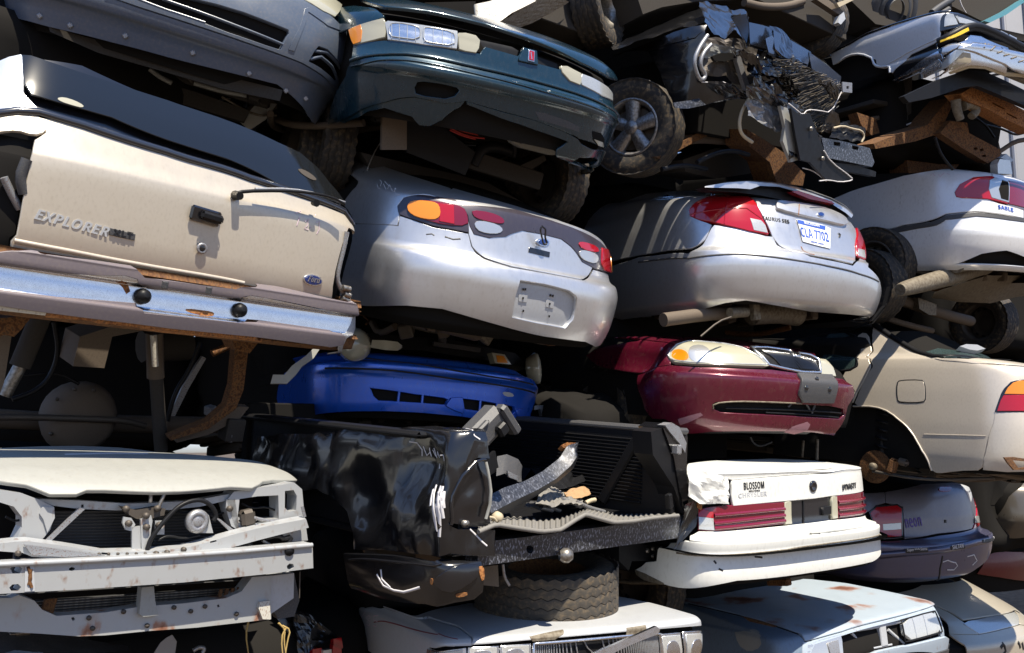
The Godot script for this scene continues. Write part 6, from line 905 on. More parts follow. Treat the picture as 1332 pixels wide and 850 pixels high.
func purple_sedan() -> void:
	var car := thing("sedan", "purple-blue sedan rear with cracked bumper and small stickers along it", "car", place(7.576, 0.747, -4.071, -10.949, 6.249, 1.021, 1.03), "wrecked cars stacked in the scrap yard")
	var s := Surf.new([[0.28, -0.14, 0.76, 0.5, 2.4], [0.34, -0.02, 0.82, 0.55, 2.4], [0.46, 0.01, 0.84, 0.58, 2.4], [0.58, 0.02, 0.85, 0.58, 2.4], [0.63, 0, 0.85, 0.58, 2.4], [0.66, -0.08, 0.84, 0.58, 2.3], [0.82, -0.12, 0.83, 0.58, 2.3], [1, -0.18, 0.8, 0.58, 2.3], [1.07, -0.3, 0.77, 0.6, 2.3], [1.14, -0.8, 0.7, 0.7, 2.3]], 2.2)
	full(car, "shade_shell", s, M.shell, -0.05, -1.6, 1.4)
	panel(car, "bumper", s, [-0.697, 3.259, -0.503, 4.34, -0.312, 4.71, -0.034, 5.063, 0.267, 5.194, 0.538, 5.5, 0.676, 4.083, 0.559, 3.583, 0.507, 2.5, 0.37, 1.764, 0.201, 1.388, 0.019, 0.735, -0.127, 0, -0.401, 0, -0.707, 0, -1.013, 0, -0.856, 1.944], M.purple, 0.0, 0.016, 0.035)
	panel(car, "trunk_lid", s, [-0.379, 7.134, -0.036, 7.863, 0.261, 7.8, 0.549, 6.917, 0.549, 6.417, 0.538, 6.167, 0.272, 5.257, -0.05, 5.228, -0.294, 4.95, -0.268, 6.459, -0.394, 6.58], M.purple_grey, 0.0, 0.014, 0.03)
	panel(car, "quarter_panel", s, [-0.637, 6.829, -0.389, 7.13, -0.403, 6.579, -0.477, 6.476, -0.534, 6.232, -0.628, 6.11], M.purple_grey, 0.0, 0.014)
	var l := panel(car, "taillight", s, [-0.535, 6.181, -0.477, 6.454, -0.312, 6.534, -0.274, 6.415, -0.308, 5.015, -0.466, 4.797, -0.5, 5.325], M.gloss_black, 0.004, 0.02)
	panel(l, "red_lens", s, [-0.526, 6.157, -0.474, 6.389, -0.318, 6.479, -0.289, 6.37, -0.319, 5.132, -0.448, 5.025, -0.49, 5.383], M.lens_red, 0.009, 0.008)
	panel(l, "clear_lens", s, [-0.443, 5.647, -0.309, 5.717, -0.313, 5.467, -0.444, 5.396], M.lens_clear, 0.011, 0.004)
	var r := panel(car, "taillight", s, [0.282, 5.249, 0.528, 6.167, 0.538, 6.458, 0.549, 6.125, 0.538, 5.333, 0.376, 5.249], M.lens_red, 0.008, 0.015)
	panel(r, "clear_lens", s, [0.366, 5.738, 0.549, 5.625, 0.559, 5.333, 0.324, 5.474], M.lens_clear, 0.010, 0.004)
	panel(car, "brake_lamp", s, [0.024, 7.335, 0.067, 7.538, 0.152, 7.499, 0.15, 7.237, 0.102, 7.053, 0.028, 7.081], M.lens_dark_red, 0.005, 0.006, 0.03, 1)
	letters(car, "lettering", "neon", s, Vector2(-0.273, 5.543), Vector2(-0.152, 5.63), 0.075, M.ink_purple, 0.003, 0.002)
	panel(car, "paint_peel", s, [0.342, 7.522, 0.559, 6.917, 0.549, 6.75, 0.362, 6.41, 0.376, 6.848, 0.295, 7.018], M.pale_grey, 0.001, 0.0)
	strip(car, "keyhole", s, [0.012, 5.78, 0.011, 5.648], 0.03, 0.004, M.ink, 0.001)
	for q in [[[-0.358, 3.23, -0.19, 3.368, -0.193, 2.851, -0.355, 2.773], [-0.341, 2.869, -0.211, 3.055]], [[-0.036, 3.355, 0.04, 3.431, 0.045, 2.933, -0.034, 2.889], [-0.027, 3.01, 0.033, 3.114]], [[0.224, 3.658, 0.538, 3.333, 0.517, 3, 0.222, 3.221], [0.235, 3.448, 0.528, 3.125]]]:
		panel(car, "sticker", s, q[0], M.ink, 0.011, 0.001, 0.03)
	letters(car, "lettering", "Super High Sierra", s, Vector2(-0.346, 2.868), Vector2(-0.202, 3.01), 0.03, M.chalk, 0.013, 0.001)
	letters(car, "lettering", "Super High Sierra", s, Vector2(0.233, 3.366), Vector2(0.517, 3.083), 0.03, M.chalk, 0.013, 0.001)
	letters(car, "lettering", "SALTAN", s, Vector2(-0.027, 2.938), Vector2(0.032, 3.032), 0.035, M.chalk, 0.013, 0.001)
	strip(car, "bumper_crack", s, [-0.081, 2.518, -0.089, 1.686, -0.081, 1.042, -0.011, 0.042], 0.02, 0.002, M.ink, 0.001)
	for q in [[-0.077, 2.142, -0.043, 2.237, 0.002, 1.985, 0.014, 1.736, 0, 1.512, -0.04, 1.557], [0.075, 2.338, 0.136, 2.39, 0.181, 1.906, 0.137, 1.644]]:
		strip(car, "paint_chip", s, q, 0.010, 0.0012, M.chalk, 0.001)
	panel(car, "plate_recess", s, [-0.09, 2.524, 0.103, 2.564, 0.122, 1.474, -0.067, 1.294], M.purple, -0.012, 0.0)
	strip(car, "bumper_ridge", s, [-0.551, 2.541, -0.323, 2.799, -0.079, 2.975, 0.168, 3.556, 0.549, 3.542], 0.06, 0.008, M.purple, 0.0)
	underside(car, 0.72, 0.32, -0.4, 3.2, M.under, M.under_brown)

func white_hood() -> void:
	var car := thing("sedan", "dusty white-grey car front with a bent chrome bar across its upright grille", "car", place(2.924, 0.509, -3.352, -10.543, -2.206, -0.716, 0.89), "wrecked cars stacked in the scrap yard")
	var s := Surf.new([[0.62, -0.04, 0.82, 0.25, 4], [0.74, -0.01, 0.84, 0.25, 4], [0.86, -0.01, 0.84, 0.25, 4], [0.885, -0.01, 0.83, 0.25, 4], [0.905, -0.05, 0.81, 0.25, 4], [0.93, -0.35, 0.79, 0.4, 4], [0.955, -0.8, 0.77, 0.4, 4], [0.97, -1.3, 0.74, 0.4, 4]], 2.2)
	full(car, "shade_shell", s, M.shell, -0.05, -1.5, 1.3)
	panel(car, "bonnet", s, [-1.266, 4.81, -0.133, 6.184, 0.07, 5.838, 0.523, 5.765, 0.72, 5.118, 0.866, 3.833, 0.781, 2.25, 0.771, 1.875, 0.045, 2.432, -0.109, 2.515, -0.389, 2.361, -0.482, 2.342, -0.491, 4.119, -0.483, 4.762, -0.648, 5.388], M.pale_grey, 0.004, 0.016, 0.035)
	panel(car, "wing", s, [-1.9, 6.417, -1.854, 2.717, -1.321, 4.546, -0.691, 5.259, -0.516, 4.639, -0.514, 3.932, -0.485, 2.151, -0.791, 2.114, -1.015, 1.725, -1.049, 1.228, -1.488, 0, -1.9, 0.625], M.pale_grey, 0.0, 0.016, 0.04)
	strip(car, "pinstripe", s, [-1.475, 1.645, -1.196, 2.629, -0.939, 4.082, -0.653, 3.598], 0.007, 0.0008, M.red_line, 0.0006)
	panel(car, "bonnet_lip", s, [-0.136, 3.292, -0.025, 3.923, -0.029, 3.141, -0.047, 2.191, -0.12, 2.198], M.muffler, 0.006, 0.003, 0.03)
	panel(car, "bonnet_lip", s, [0.048, 3.345, 0.122, 3.515, 0.112, 1.972, 0.044, 1.963], M.muffler, 0.006, 0.003, 0.03)
	for q in [[-1.026, 1.609, -0.534, 1.92, -0.533, 1.185, -1.039, 0.799], [-0.513, 1.96, -0.286, 1.934, -0.283, 1.102, -0.512, 1.182], [-0.275, 1.947, -0.125, 1.913, -0.123, 0.947, -0.275, 1.097], [0.184, 1.769, 0.342, 1.747, 0.381, 0.237, 0.197, 0.381], [0.368, 1.761, 0.76, 1.625, 0.76, 0, 0.405, 0.219]]:
		var fr := panel(car, "lamp_frame", s, q, M.chrome, 0.002, 0.01)
		var ring := pv(q)
		var c := Vector2.ZERO
		for p in ring:
			c += p / ring.size()
		var inner := []
		for p in ring:
			var d := c.lerp(p, 0.86)
			inner.append_array([d.x, d.y])
		var hl := panel(fr, "headlight", s, inner, M.lens_clear, 0.008, 0.01)
		var small := []
		for p in ring:
			var d := c.lerp(p, 0.6)
			small.append_array([d.x, d.y])
		panel(hl, "reflector_bowl", s, small, M.chrome, 0.010, 0.006, 0.03, 2)
	var g := panel(car, "grille", s, [-0.113, 1.917, 0.184, 1.8, 0.201, 0.234, -0.113, 0.669], M.black_plastic, -0.02, 0.0)
	for k in 44:
		var f := k / 43.0
		var a := Vector2(-0.107, 1.87).lerp(Vector2(0.176, 1.745), f)
		var b := Vector2(-0.107, 0.722).lerp(Vector2(0.19, 0.319), f)
		strip(g, "grille_bar", s, [a.x, a.y, b.x, b.y], 0.007, 0.012, M.galvanised, -0.016)
	strip(g, "grille_surround", s, [-0.114, 0.67, -0.115, 1.919, -0.02, 1.888, 0.184, 1.817, 0.205, 0.23], 0.018, 0.012, M.chrome, 0.004)
	plate(car, "bent_bar", [-0.095, 0.763, 0.1, -0.044, 0.8, 0.1, 0.192, 0.864, 0.1, 0.353, 0.909, 0.1, 0.376, 0.89, 0.1, 0.366, 0.868, 0.1, 0.191, 0.826, 0.1, 0.005, 0.771, 0.1, -0.036, 0.742, 0.1], Vector3(0, 0, -0.025), M.chrome)
	scrawl(car, "chalk_writing", s, [[-1.899, 1.564, -1.9, 1.417, -1.9, 1.292, -1.9, 1.083, -1.892, 1.029, -1.876, 1.295, -1.9, 1.292, -1.886, 1.494, -1.899, 1.564], [-1.845, 1.584, -1.797, 1.628, -1.835, 1.403, -1.787, 1.344, -1.834, 1.104], [-1.697, 1.715, -1.741, 1.548, -1.718, 1.475, -1.689, 1.619, -1.697, 1.715, -1.709, 1.238], [-1.654, 1.816, -1.666, 1.516, -1.644, 1.388, -1.616, 1.528, -1.645, 1.586], [-1.563, 2.235, -1.643, 1.226], [-1.526, 1.906, -1.558, 1.691, -1.527, 1.621, -1.56, 1.402, -1.519, 1.415, -1.507, 1.605, -1.534, 1.636, -1.509, 1.827, -1.526, 1.906], [-1.438, 2.557, -1.478, 2.065, -1.476, 1.768, -1.437, 1.762, -1.449, 1.533, -1.48, 1.494]], M.chalk_pink, 0.006)
	underside(car, 0.74, 0.30, -0.4, 3.2, M.under, M.under)

func rusty_hood() -> void:
	var car := thing("sedan", "pale blue car front with rust-eaten bonnet and one square headlight", "car", place(5.537, 0.231, -3.421, -7.653, -2.001, 3.658, 0.93), "wrecked cars stacked in the scrap yard")
	var s := Surf.new([[0.5, -0.04, 0.86, 0.25, 4], [0.68, 0, 0.88, 0.25, 4], [0.8, -0.02, 0.88, 0.25, 4], [0.87, -0.05, 0.87, 0.25, 4], [0.895, -0.1, 0.85, 0.28, 4], [0.94, -0.45, 0.83, 0.4, 4], [0.98, -0.9, 0.81, 0.4, 4], [1.01, -1.4, 0.78, 0.4, 4]], 2.2)
	full(car, "shade_shell", s, M.shell, -0.10, -1.5, 1.3)
	panel(car, "bonnet", s, [-0.929, 7, -0.433, 7, 0, 7, 0.325, 6.374, 0.472, 5.701, 0.545, 4.806, 0.626, 4.113, 0.558, 3.309, 0.144, 3.212, 0.004, 3.169, -0.083, 2.877, -0.319, 2.692, -0.382, 2.682, -0.399, 3.907, -0.426, 4.583, -0.496, 5.375, -0.657, 6.298], M.rusty_blue, 0.006, 0.02, 0.035)
	panel(car, "wing", s, [-1.332, 5.457, -0.798, 6.367, -0.542, 5.294, -0.468, 4.502, -0.429, 3.657, -0.393, 2.595, -0.433, 1.443, -1.297, 0.65, -1.674, 1.362], M.slate_blue, 0.0, 0.02, 0.04)
	for q in [[-1.094, 3.732, -0.87, 4.527, -0.983, 3.581, -0.991, 2.185, -1.049, 1.625, -1.099, 1.952], [-0.971, 4.282, -0.788, 4.454, -0.804, 4.294, -0.991, 3.928]]:
		panel(car, "flaked_paint", s, q, M.primer, 0.001, 0.0, 0.03, 1)
	panel(car, "rust_patch", s, [-0.511, 5.282, -0.469, 5.052, -0.427, 4.512, -0.483, 4.474, -0.587, 4.85], M.rust, 0.0012, 0.001, 0.03)
	strip(car, "wing_gap", s, [-0.701, 6.233, -0.514, 5.343, -0.446, 4.542, -0.413, 3.786], 0.014, 0.004, M.ink, -0.002)
	panel(car, "nose_panel", s, [-0.414, 2.572, -0.325, 2.551, -0.087, 2.706, 0.003, 2.883, 0.136, 2.943, 0.479, 3.111, 0.47, 2.51, 0.493, 0.874, 0.399, 0.925, 0.408, 2.6, 0.123, 2.641, 0.004, 2.598, -0.093, 2.474, -0.306, 2.293, -0.394, 1.415, -0.467, 1.464], M.light_blue, 0.004, 0.02)
	panel(car, "grille_opening", s, [-0.092, 2.518, 0.004, 2.598, 0.085, 2.718, 0.422, 2.697, 0.456, 0.969, 0.158, 0.945, 0.043, 0.89, -0.13, 1.087], M.shell, -0.05, 0.0)
	panel(car, "header", s, [-0.04, 0.848, -0.003, 1.109, 0.057, 0.974, 0.475, 0.86, 0.665, 0.667, 0.665, 0.542, 0.665, 0], M.light_blue, 0.02, 0.03)
	panel(car, "bumper_pad", s, [0.231, 0.47, 0.676, 0.375, 0.676, 0.542, 0.665, 0, 0.243, 0.19], M.grey_plastic, 0.03, 0.02)
	var l := panel(car, "headlight", s, [0.065, 2.519, 0.235, 2.58, 0.396, 2.508, 0.404, 1.846, 0.411, 1.235, 0.164, 1.252, 0.055, 1.259], M.lens_clear, 0.010, 0.03, 0.03, 1)
	for q in [[0.129, 2.515, 0.116, 1.274], [0.231, 2.532, 0.21, 1.278]]:
		strip(l, "lens_rib", s, q, 0.008, 0.003, M.reflector, 0.0105)
	strip(l, "lamp_rim", s, [0.064, 2.578, 0.238, 2.628, 0.431, 2.565, 0.428, 1.817, 0.434, 1.179, 0.162, 1.191, 0.051, 1.207], 0.012, 0.008, M.black_plastic, 0.006, 0, true)
	var k := panel(car, "lamp_shell", s, [-0.37, 2.381, -0.215, 2.55, -0.099, 2.589, -0.104, 2.018, -0.123, 1.07, -0.414, 1.429], M.reflector, 0.004, 0.03)
	panel(k, "shell_tab", s, [-0.204, 2.175, -0.127, 2.223, -0.139, 1.462, -0.204, 1.501], M.galvanised, 0.012, 0.008)
	for q in [[-0.191, 0.828, -0.08, -0.06, 0.681, -0.08, -0.037, 0.635, -0.08], [-0.241, 0.849, -0.06, 0.072, 0.831, -0.06, 0.647, 0.829, -0.06], [0.163, 0.795, -0.06, 0.306, 0.676, -0.06], [-0.017, 0.698, -0.06, 0.176, 0.691, -0.06]]:
		tube(car, "brace", q, 0.012, M.pale_grey)
	block(car, "latch", Vector3(0.099, 0.772, -0.07), Vector3(0.07, 0.16, 0.05), M.pale_grey)
	underside(car, 0.76, 0.30, -0.4, 3.2, M.under, M.under)

func beige_front() -> void:
	var car := thing("sedan", "beige rounded car front with narrow swept headlight and shaded bonnet", "car", place(7.904, 0.033, -3.719, -1.554, -0.027, 0.012, 0.95), "wrecked cars stacked in the scrap yard")
	var s := Surf.new([[0.4, 0, 0.86, 0.5, 2.5], [0.58, 0.01, 0.88, 0.52, 2.5], [0.63, -0.03, 0.87, 0.55, 2.5], [0.7, -0.1, 0.86, 0.6, 2.4], [0.77, -0.2, 0.84, 0.6, 2.4], [0.96, -0.6, 0.82, 0.7, 2.3], [1.12, -1.1, 0.8, 0.7, 2.3]], 2.2)
	full(car, "shade_shell", s, M.shell, -0.05, -1.5, 1.2)
	panel(car, "bonnet", s, [-0.568, 4.813, -0.168, 5.188, 0.549, 5.042, 0.528, 4.708, 0.549, 4.333, 0.528, 2.667, 0.538, 2.167, 0.366, 3.86, -0.075, 4.003, -0.277, 3.966, -0.286, 4.33, -0.329, 4.533, -0.462, 4.703], M.beige, 0.004, 0.014, 0.04)
	panel(car, "wing", s, [-0.584, 4.77, -0.478, 4.665, -0.345, 4.501, -0.306, 4.295, -0.301, 3.889, -0.268, 2.573, -0.506, 2.728, -0.413, 4.348], M.beige, 0.0, 0.014, 0.04)
	panel(car, "headlight", s, [-0.317, 3.647, -0.256, 3.812, -0.035, 3.901, 0.275, 3.767, 0.262, 3.455, 0.14, 2.727, -0.038, 2.685, -0.262, 2.568], M.lens_clear, 0.006, 0.02, 0.03)
	panel(car, "bumper", s, [-0.516, 2.623, -0.271, 2.473, -0.046, 2.591, 0.132, 2.625, 0.528, 1.333, 0.317, 0, -0.463, 0.472, -0.465, 1.392], M.beige, 0.004, 0.016, 0.04)
	panel(car, "centre_panel", s, [0.339, 3.77, 0.538, 2.208, 0.538, 1.375, 0.156, 2.695], M.beige, 0.002, 0.012, 0.04)
	for q in [[-0.151, 0.814, -0.122, 1.114, -0.106, 0.649, -0.127, 0.552], [-0.001, 0.952, 0.011, 0.634], [0.024, 0.854, 0.037, 0.546]]:
		strip(car, "paint_chip", s, q, 0.03, 0.001, M.ink, 0.005)
	underside(car, 0.76, 0.2, -0.4, 3.2, M.under, M.under)

func black_wreck() -> void:
	var car := thing("sedan", "black sedan with a torn-off crushed nose and one alloy wheel hanging", "car", place(5.028, 4.046, -3.401, 3.019, 10.733, 5.657), "wrecked cars stacked in the scrap yard")
	var s := Surf.new([[0.26, -0.36, 0.84, 0.3, 4], [0.44, -0.32, 0.85, 0.3, 4], [0.64, -0.3, 0.85, 0.3, 4], [0.8, -0.3, 0.84, 0.3, 4], [0.9, -0.36, 0.82, 0.35, 4], [0.97, -0.7, 0.79, 0.4, 4], [1.02, -1.2, 0.75, 0.4, 4]], 2.2)
	var nz := FastNoiseLite.new()
	nz.seed = 9
	nz.frequency = 3.0
	s.nz = nz
	s.amp = 0.014
	panel(car, "wing", s, [-1.105, 2.58, -1.034, 2.64, -0.835, 2.701, -0.699, 3.151, -0.729, 2.559, -0.815, 1.949, -0.777, 1.513, -0.675, 1.257, -0.397, 1.354, -0.264, 1.138, -0.12, 1.237, -0.131, 1.059, -0.295, 0.801, -0.546, 0.544, -0.863, 0.421, -0.973, 0.499, -1.009, 1.045, -1.054, 1.818], M.black, 0.0, 0.014, 0.03)
	panel(car, "wing", s, [-1.328, 2.531, -1.255, 2.775, -1.122, 2.905, -0.99, 3.336, -0.651, 3.499, -0.692, 3.182, -0.836, 2.747, -1.035, 2.686, -1.109, 2.622, -1.203, 2.818, -1.264, 2.644], M.black, 0.0, 0.014, 0.03)
	crumpled(car, "wing_lip", [-1.023, 0.321, -0.42, -0.801, 0.374, -0.42, -0.569, 0.431, -0.42, -0.274, 0.508, -0.42, -0.233, 0.508, -0.42], [-1.032, 0.285, -0.4, -0.91, 0.296, -0.4, -0.637, 0.373, -0.4, -0.397, 0.438, -0.4, -0.258, 0.486, -0.4], 0.01, 6.0, M.black_worn, 2, 20, 5, false)
	crumpled(car, "bonnet_skin", [-0.824, 0.815, -1.2, -0.522, 0.969, -1.2, -0.153, 1.159, -1.2, 0.108, 1.291, -1.2, 0.447, 1.351, -1.2], [-1.286, 0.632, -0.7, -0.992, 0.751, -0.7, -0.656, 0.89, -0.7, -0.418, 0.967, -0.7, -0.058, 1.019, -0.7], 0.03, 3.0, M.black, 3, 24, 10, false)
	crumpled(car, "bonnet_fold", [-0.327, 1.142, -0.85, -0.148, 1.175, -0.85, 0.069, 1.169, -0.85, 0.205, 1.203, -0.85, 0.24, 1.138, -0.85], [-0.654, 0.878, -0.5, -0.552, 0.813, -0.5, -0.452, 0.808, -0.5, -0.358, 0.88, -0.5, -0.226, 0.841, -0.5], 0.05, 5.0, M.black, 14, 18, 12, false)
	for q in [[-0.433, 0.994, -0.48, -0.451, 0.971, -0.34, -0.511, 0.87, -0.26, -0.614, 0.722, -0.2, -0.49, 0.877, -0.36], [-0.577, 0.872, -0.22, -0.272, 0.923, -0.3, -0.051, 0.941, -0.36, -0.166, 0.78, -0.3, -0.416, 0.738, -0.22, -0.604, 0.723, -0.18], [-0.3, 0.879, -0.24, -0.002, 0.888, -0.3, 0.391, 0.882, -0.4, 0.269, 0.764, -0.34, -0.018, 0.741, -0.26, -0.237, 0.721, -0.2, -0.34, 0.745, -0.18], [0.065, 0.8, -0.2, 0.438, 0.795, -0.3, 0.794, 0.772, -0.4, 0.717, 0.689, -0.36, 0.418, 0.679, -0.26, 0.076, 0.682, -0.18], [-0.505, 0.769, -0.14, -0.351, 0.83, -0.2, -0.214, 0.801, -0.24, -0.301, 0.71, -0.2, -0.473, 0.689, -0.13]]:
		plate(car, "bonnet_shard", q, Vector3(0.004, -0.012, -0.006), M.black)
	for q in [[[-0.78, 0.671, -0.16, -0.662, 0.671, -0.16, -0.527, 0.657, -0.16, -0.461, 0.609, -0.16], [-0.726, 0.651, -0.2, -0.605, 0.635, -0.2, -0.494, 0.617, -0.2, -0.426, 0.561, -0.2]], [[-0.644, 0.459, -0.14, -0.497, 0.452, -0.14, -0.346, 0.445, -0.14, -0.237, 0.399, -0.14], [-0.584, 0.417, -0.2, -0.459, 0.39, -0.2, -0.305, 0.381, -0.2, -0.172, 0.353, -0.2]], [[-0.288, 0.602, -0.12, -0.18, 0.574, -0.12, -0.066, 0.514, -0.12], [-0.196, 0.582, -0.2, -0.111, 0.533, -0.2, 0.005, 0.472, -0.2]], [[-0.069, 0.296, -0.12, 0.071, 0.283, -0.12, 0.188, 0.249, -0.12], [0.029, 0.253, -0.2, 0.173, 0.222, -0.2, 0.292, 0.187, -0.2]], [[-0.771, 0.483, -0.3, -0.63, 0.494, -0.3, -0.455, 0.46, -0.3], [-0.691, 0.421, -0.36, -0.522, 0.423, -0.36, -0.347, 0.425, -0.36]], [[0.058, 0.609, -0.1, 0.201, 0.599, -0.1, 0.334, 0.584, -0.1], [0.183, 0.588, -0.16, 0.304, 0.542, -0.16, 0.411, 0.509, -0.16]]]:
		crumpled(car, "torn_metal", q[0], q[1], 0.07, 9.0, [M.black, M.gloss_black, M.iron][q[0].size() % 3], 50 + q[0].size() + int(absf(q[0][0]) * 100.0), 9, 5)
	crumpled(car, "torn_cap", [-0.258, 0.91, -0.3, -0.141, 0.92, -0.3, -0.056, 0.886, -0.3, 0.002, 0.849, -0.3], [-0.342, 0.741, -0.2, -0.234, 0.699, -0.2, -0.155, 0.694, -0.2, -0.104, 0.721, -0.2], 0.03, 8.0, M.black, 31, 10, 8)
	# torn metal where the lamp and bumper were
	crumpled(car, "lamp_bucket", [-0.793, 0.701, -0.45, -0.703, 0.747, -0.45, -0.562, 0.775, -0.45, -0.416, 0.799, -0.45, -0.263, 0.802, -0.45, -0.144, 0.8, -0.45], [-0.789, 0.496, -0.42, -0.672, 0.509, -0.42, -0.529, 0.532, -0.42, -0.402, 0.502, -0.42, -0.274, 0.505, -0.42, -0.179, 0.599, -0.42], 0.09, 4.5, M.iron, 13, 20, 14)
	plate(car, "bucket_hole", [-0.747, 0.65, -0.36, -0.667, 0.686, -0.36, -0.524, 0.711, -0.36, -0.497, 0.686, -0.36, -0.615, 0.64, -0.36, -0.721, 0.628, -0.36], Vector3(0, 0, -0.02), M.shell)
	crumpled(car, "bucket_rim", [-0.797, 0.722, -0.4, -0.669, 0.737, -0.4, -0.525, 0.748, -0.4, -0.35, 0.748, -0.4, -0.206, 0.734, -0.4], [-0.778, 0.639, -0.42, -0.637, 0.648, -0.42, -0.493, 0.68, -0.42, -0.318, 0.694, -0.42, -0.186, 0.677, -0.42], 0.04, 9.0, M.primer, 8, 20, 8)
	tube(car, "torn_edge", [-0.78, 0.781, -0.38, -0.853, 0.694, -0.38, -0.902, 0.597, -0.38, -0.861, 0.516, -0.38, -0.813, 0.487, -0.38, -0.77, 0.531, -0.38, -0.844, 0.578, -0.38, -0.816, 0.663, -0.38, -0.741, 0.729, -0.38], 0.014, M.galvanised, -1.0, 8, 2)
	tube(car, "torn_edge", [-0.812, 0.48, -0.38, -0.673, 0.501, -0.38, -0.579, 0.519, -0.38, -0.476, 0.473, -0.38, -0.326, 0.489, -0.38], 0.004, M.chalk, -1.0, 6, 1)
	plate(car, "bucket_strut", [-0.524, 0.711, -0.36, -0.462, 0.707, -0.36, -0.343, 0.518, -0.36, -0.378, 0.482, -0.36], Vector3(0, 0, -0.03), M.galvanised)
	tube(car, "brake_pipe", [-0.415, 0.431, -0.3, -0.493, 0.336, -0.3, -0.514, 0.242, -0.3, -0.478, 0.178, -0.3, -0.362, 0.145, -0.3], 0.012, M.wire_cream, -1.0, 8, 2)
	crumpled(car, "crushed_rail", [-0.469, 0.339, -0.3, -0.324, 0.405, -0.3, -0.197, 0.439, -0.3, -0.037, 0.446, -0.3], [-0.478, 0.257, -0.25, -0.322, 0.215, -0.25, -0.162, 0.187, -0.25, -0.061, 0.247, -0.25], 0.08, 8.0, M.galvanised, 11, 20, 12)
	crumpled(car, "crushed_skin", [-0.469, 0.598, -0.3, -0.346, 0.633, -0.3, -0.217, 0.639, -0.3, -0.086, 0.66, -0.3], [-0.461, 0.438, -0.22, -0.33, 0.395, -0.22, -0.145, 0.375, -0.22, -0.01, 0.377, -0.22], 0.10, 7.0, M.gloss_black, 17, 22, 16)
	crumpled(car, "crushed_skin", [-0.406, 0.712, -0.28, -0.252, 0.708, -0.28, -0.096, 0.734, -0.28, 0.125, 0.724, -0.28], [-0.496, 0.537, -0.22, -0.319, 0.535, -0.22, -0.166, 0.574, -0.22, -0.032, 0.579, -0.22], 0.08, 8.0, M.black, 19, 20, 12)
	crumpled(car, "crushed_skin", [-0.206, 0.426, -0.2, -0.097, 0.41, -0.2, 0.041, 0.398, -0.2], [-0.156, 0.024, -0.15, -0.105, 0.045, -0.15, -0.036, 0.036, -0.15], 0.05, 8.0, M.black, 23, 10, 22)
	plate(car, "rail_strip", [-0.3, 0.376, -0.14, -0.221, 0.371, -0.14, -0.109, 0.2, -0.14, -0.052, 0.05, -0.14, -0.144, 0.025, -0.14, -0.25, 0.153, -0.14, -0.234, 0.247, -0.14], Vector3(0.01, 0, -0.03), M.primer)
	# shredded radiator: fins bent every way
	var rad := plate(car, "radiator", [-0.307, 0.674, -0.22, -0.044, 0.687, -0.22, 0.239, 0.669, -0.22, 0.509, 0.638, -0.22, 0.492, 0.527, -0.22, 0.415, 0.417, -0.22, 0.312, 0.289, -0.22, 0.162, 0.336, -0.22, -0.015, 0.424, -0.22, -0.216, 0.551, -0.22], Vector3(0, 0, -0.05), M.fin)
	var rng := RandomNumberGenerator.new()
	rng.seed = 4
	var ra := p3([-0.336, 0.681, -0.2, -0.244, 0.544, -0.2, -0.044, 0.418, -0.2, 0.132, 0.33, -0.2, 0.253, 0.272, -0.2])
	var rb := p3([-0.074, 0.695, -0.2, 0.206, 0.678, -0.2, 0.492, 0.633, -0.2, 0.447, 0.502, -0.2, 0.337, 0.307, -0.2])
	for k in 70:
		var f := k / 69.0
		var a := along(ra, f)
		var b := along(rb, f)
		var pts := []
		for q in 7:
			var p := a.lerp(b, q / 6.0) + Vector3(rng.randf_range(-0.006, 0.006), rng.randf_range(-0.012, 0.012), rng.randf_range(-0.015, 0.03))
			pts.append_array([p.x, p.y, p.z])
		tube(rad, "fin", pts, rng.randf_range(0.002, 0.0045), [M.brass, M.iron, M.fin, M.brass][k % 4], -1.0, 5, 1)
	# hanging plastic and bumper reinforcement
	plate(car, "air_guide", [-0.239, 0.364, -0.1, -0.13, 0.333, -0.1, -0.025, 0.363, -0.1, 0.104, 0.206, -0.1, 0.234, 0.076, -0.1, 0.545, -0.025, -0.1, 0.517, -0.048, -0.1, 0.221, -0.062, -0.1, 0.012, 0.038, -0.1, -0.098, 0.042, -0.1, -0.168, 0.19, -0.1], Vector3(0, 0, -0.02), M.black_plastic)
	tube(car, "torn_edge", [0.122, -0.079, -0.09, 0.234, -0.062, -0.09, 0.381, -0.065, -0.09, 0.53, -0.041, -0.09, 0.527, -0.019, -0.09, 0.249, 0.061, -0.09, 0.154, 0.131, -0.09], 0.004, M.chalk, -1.0, 6, 1)
	tube(car, "torn_edge", [-0.197, 0.406, -0.15, -0.114, 0.379, -0.15, -0.03, 0.351, -0.15, 0.02, 0.397, -0.15, 0.159, 0.408, -0.15, 0.303, 0.412, -0.15, 0.417, 0.574, -0.15], 0.004, M.chalk, -1.0, 6, 1)
	tube(car, "torn_edge", [0.009, 0.001, -0.15, 0.121, -0.004, -0.15, 0.21, -0.028, -0.15, 0.301, -0.061, -0.15], 0.004, M.chalk, -1.0, 6, 1)
	for q in [Vector3(-0.014, 0.257, -0.09), Vector3(0.146, 0.076, -0.09)]:
		put(car, "rivet", lathe_mesh([0.014, -0.004, 0.014, 0.008, 0.0, 0.010], 10), M.steel).transform = Transform3D(Basis(Vector3.UP, -PI / 2), q)
	plate(car, "bumper_bar", [0.209, 0.23, -0.15, 0.473, 0.236, -0.15, 0.836, 0.226, -0.15, 0.914, 0.131, -0.15, 0.886, 0.094, -0.15, 0.582, 0.098, -0.15, 0.282, 0.1, -0.15], Vector3(0, 0, -0.06), M.black_worn, [[0.361, 0.22, -0.15, 0.445, 0.223, -0.15, 0.442, 0.196, -0.15, 0.365, 0.194, -0.15], [0.598, 0.22, -0.15, 0.686, 0.22, -0.15, 0.683, 0.193, -0.15, 0.601, 0.194, -0.15]])
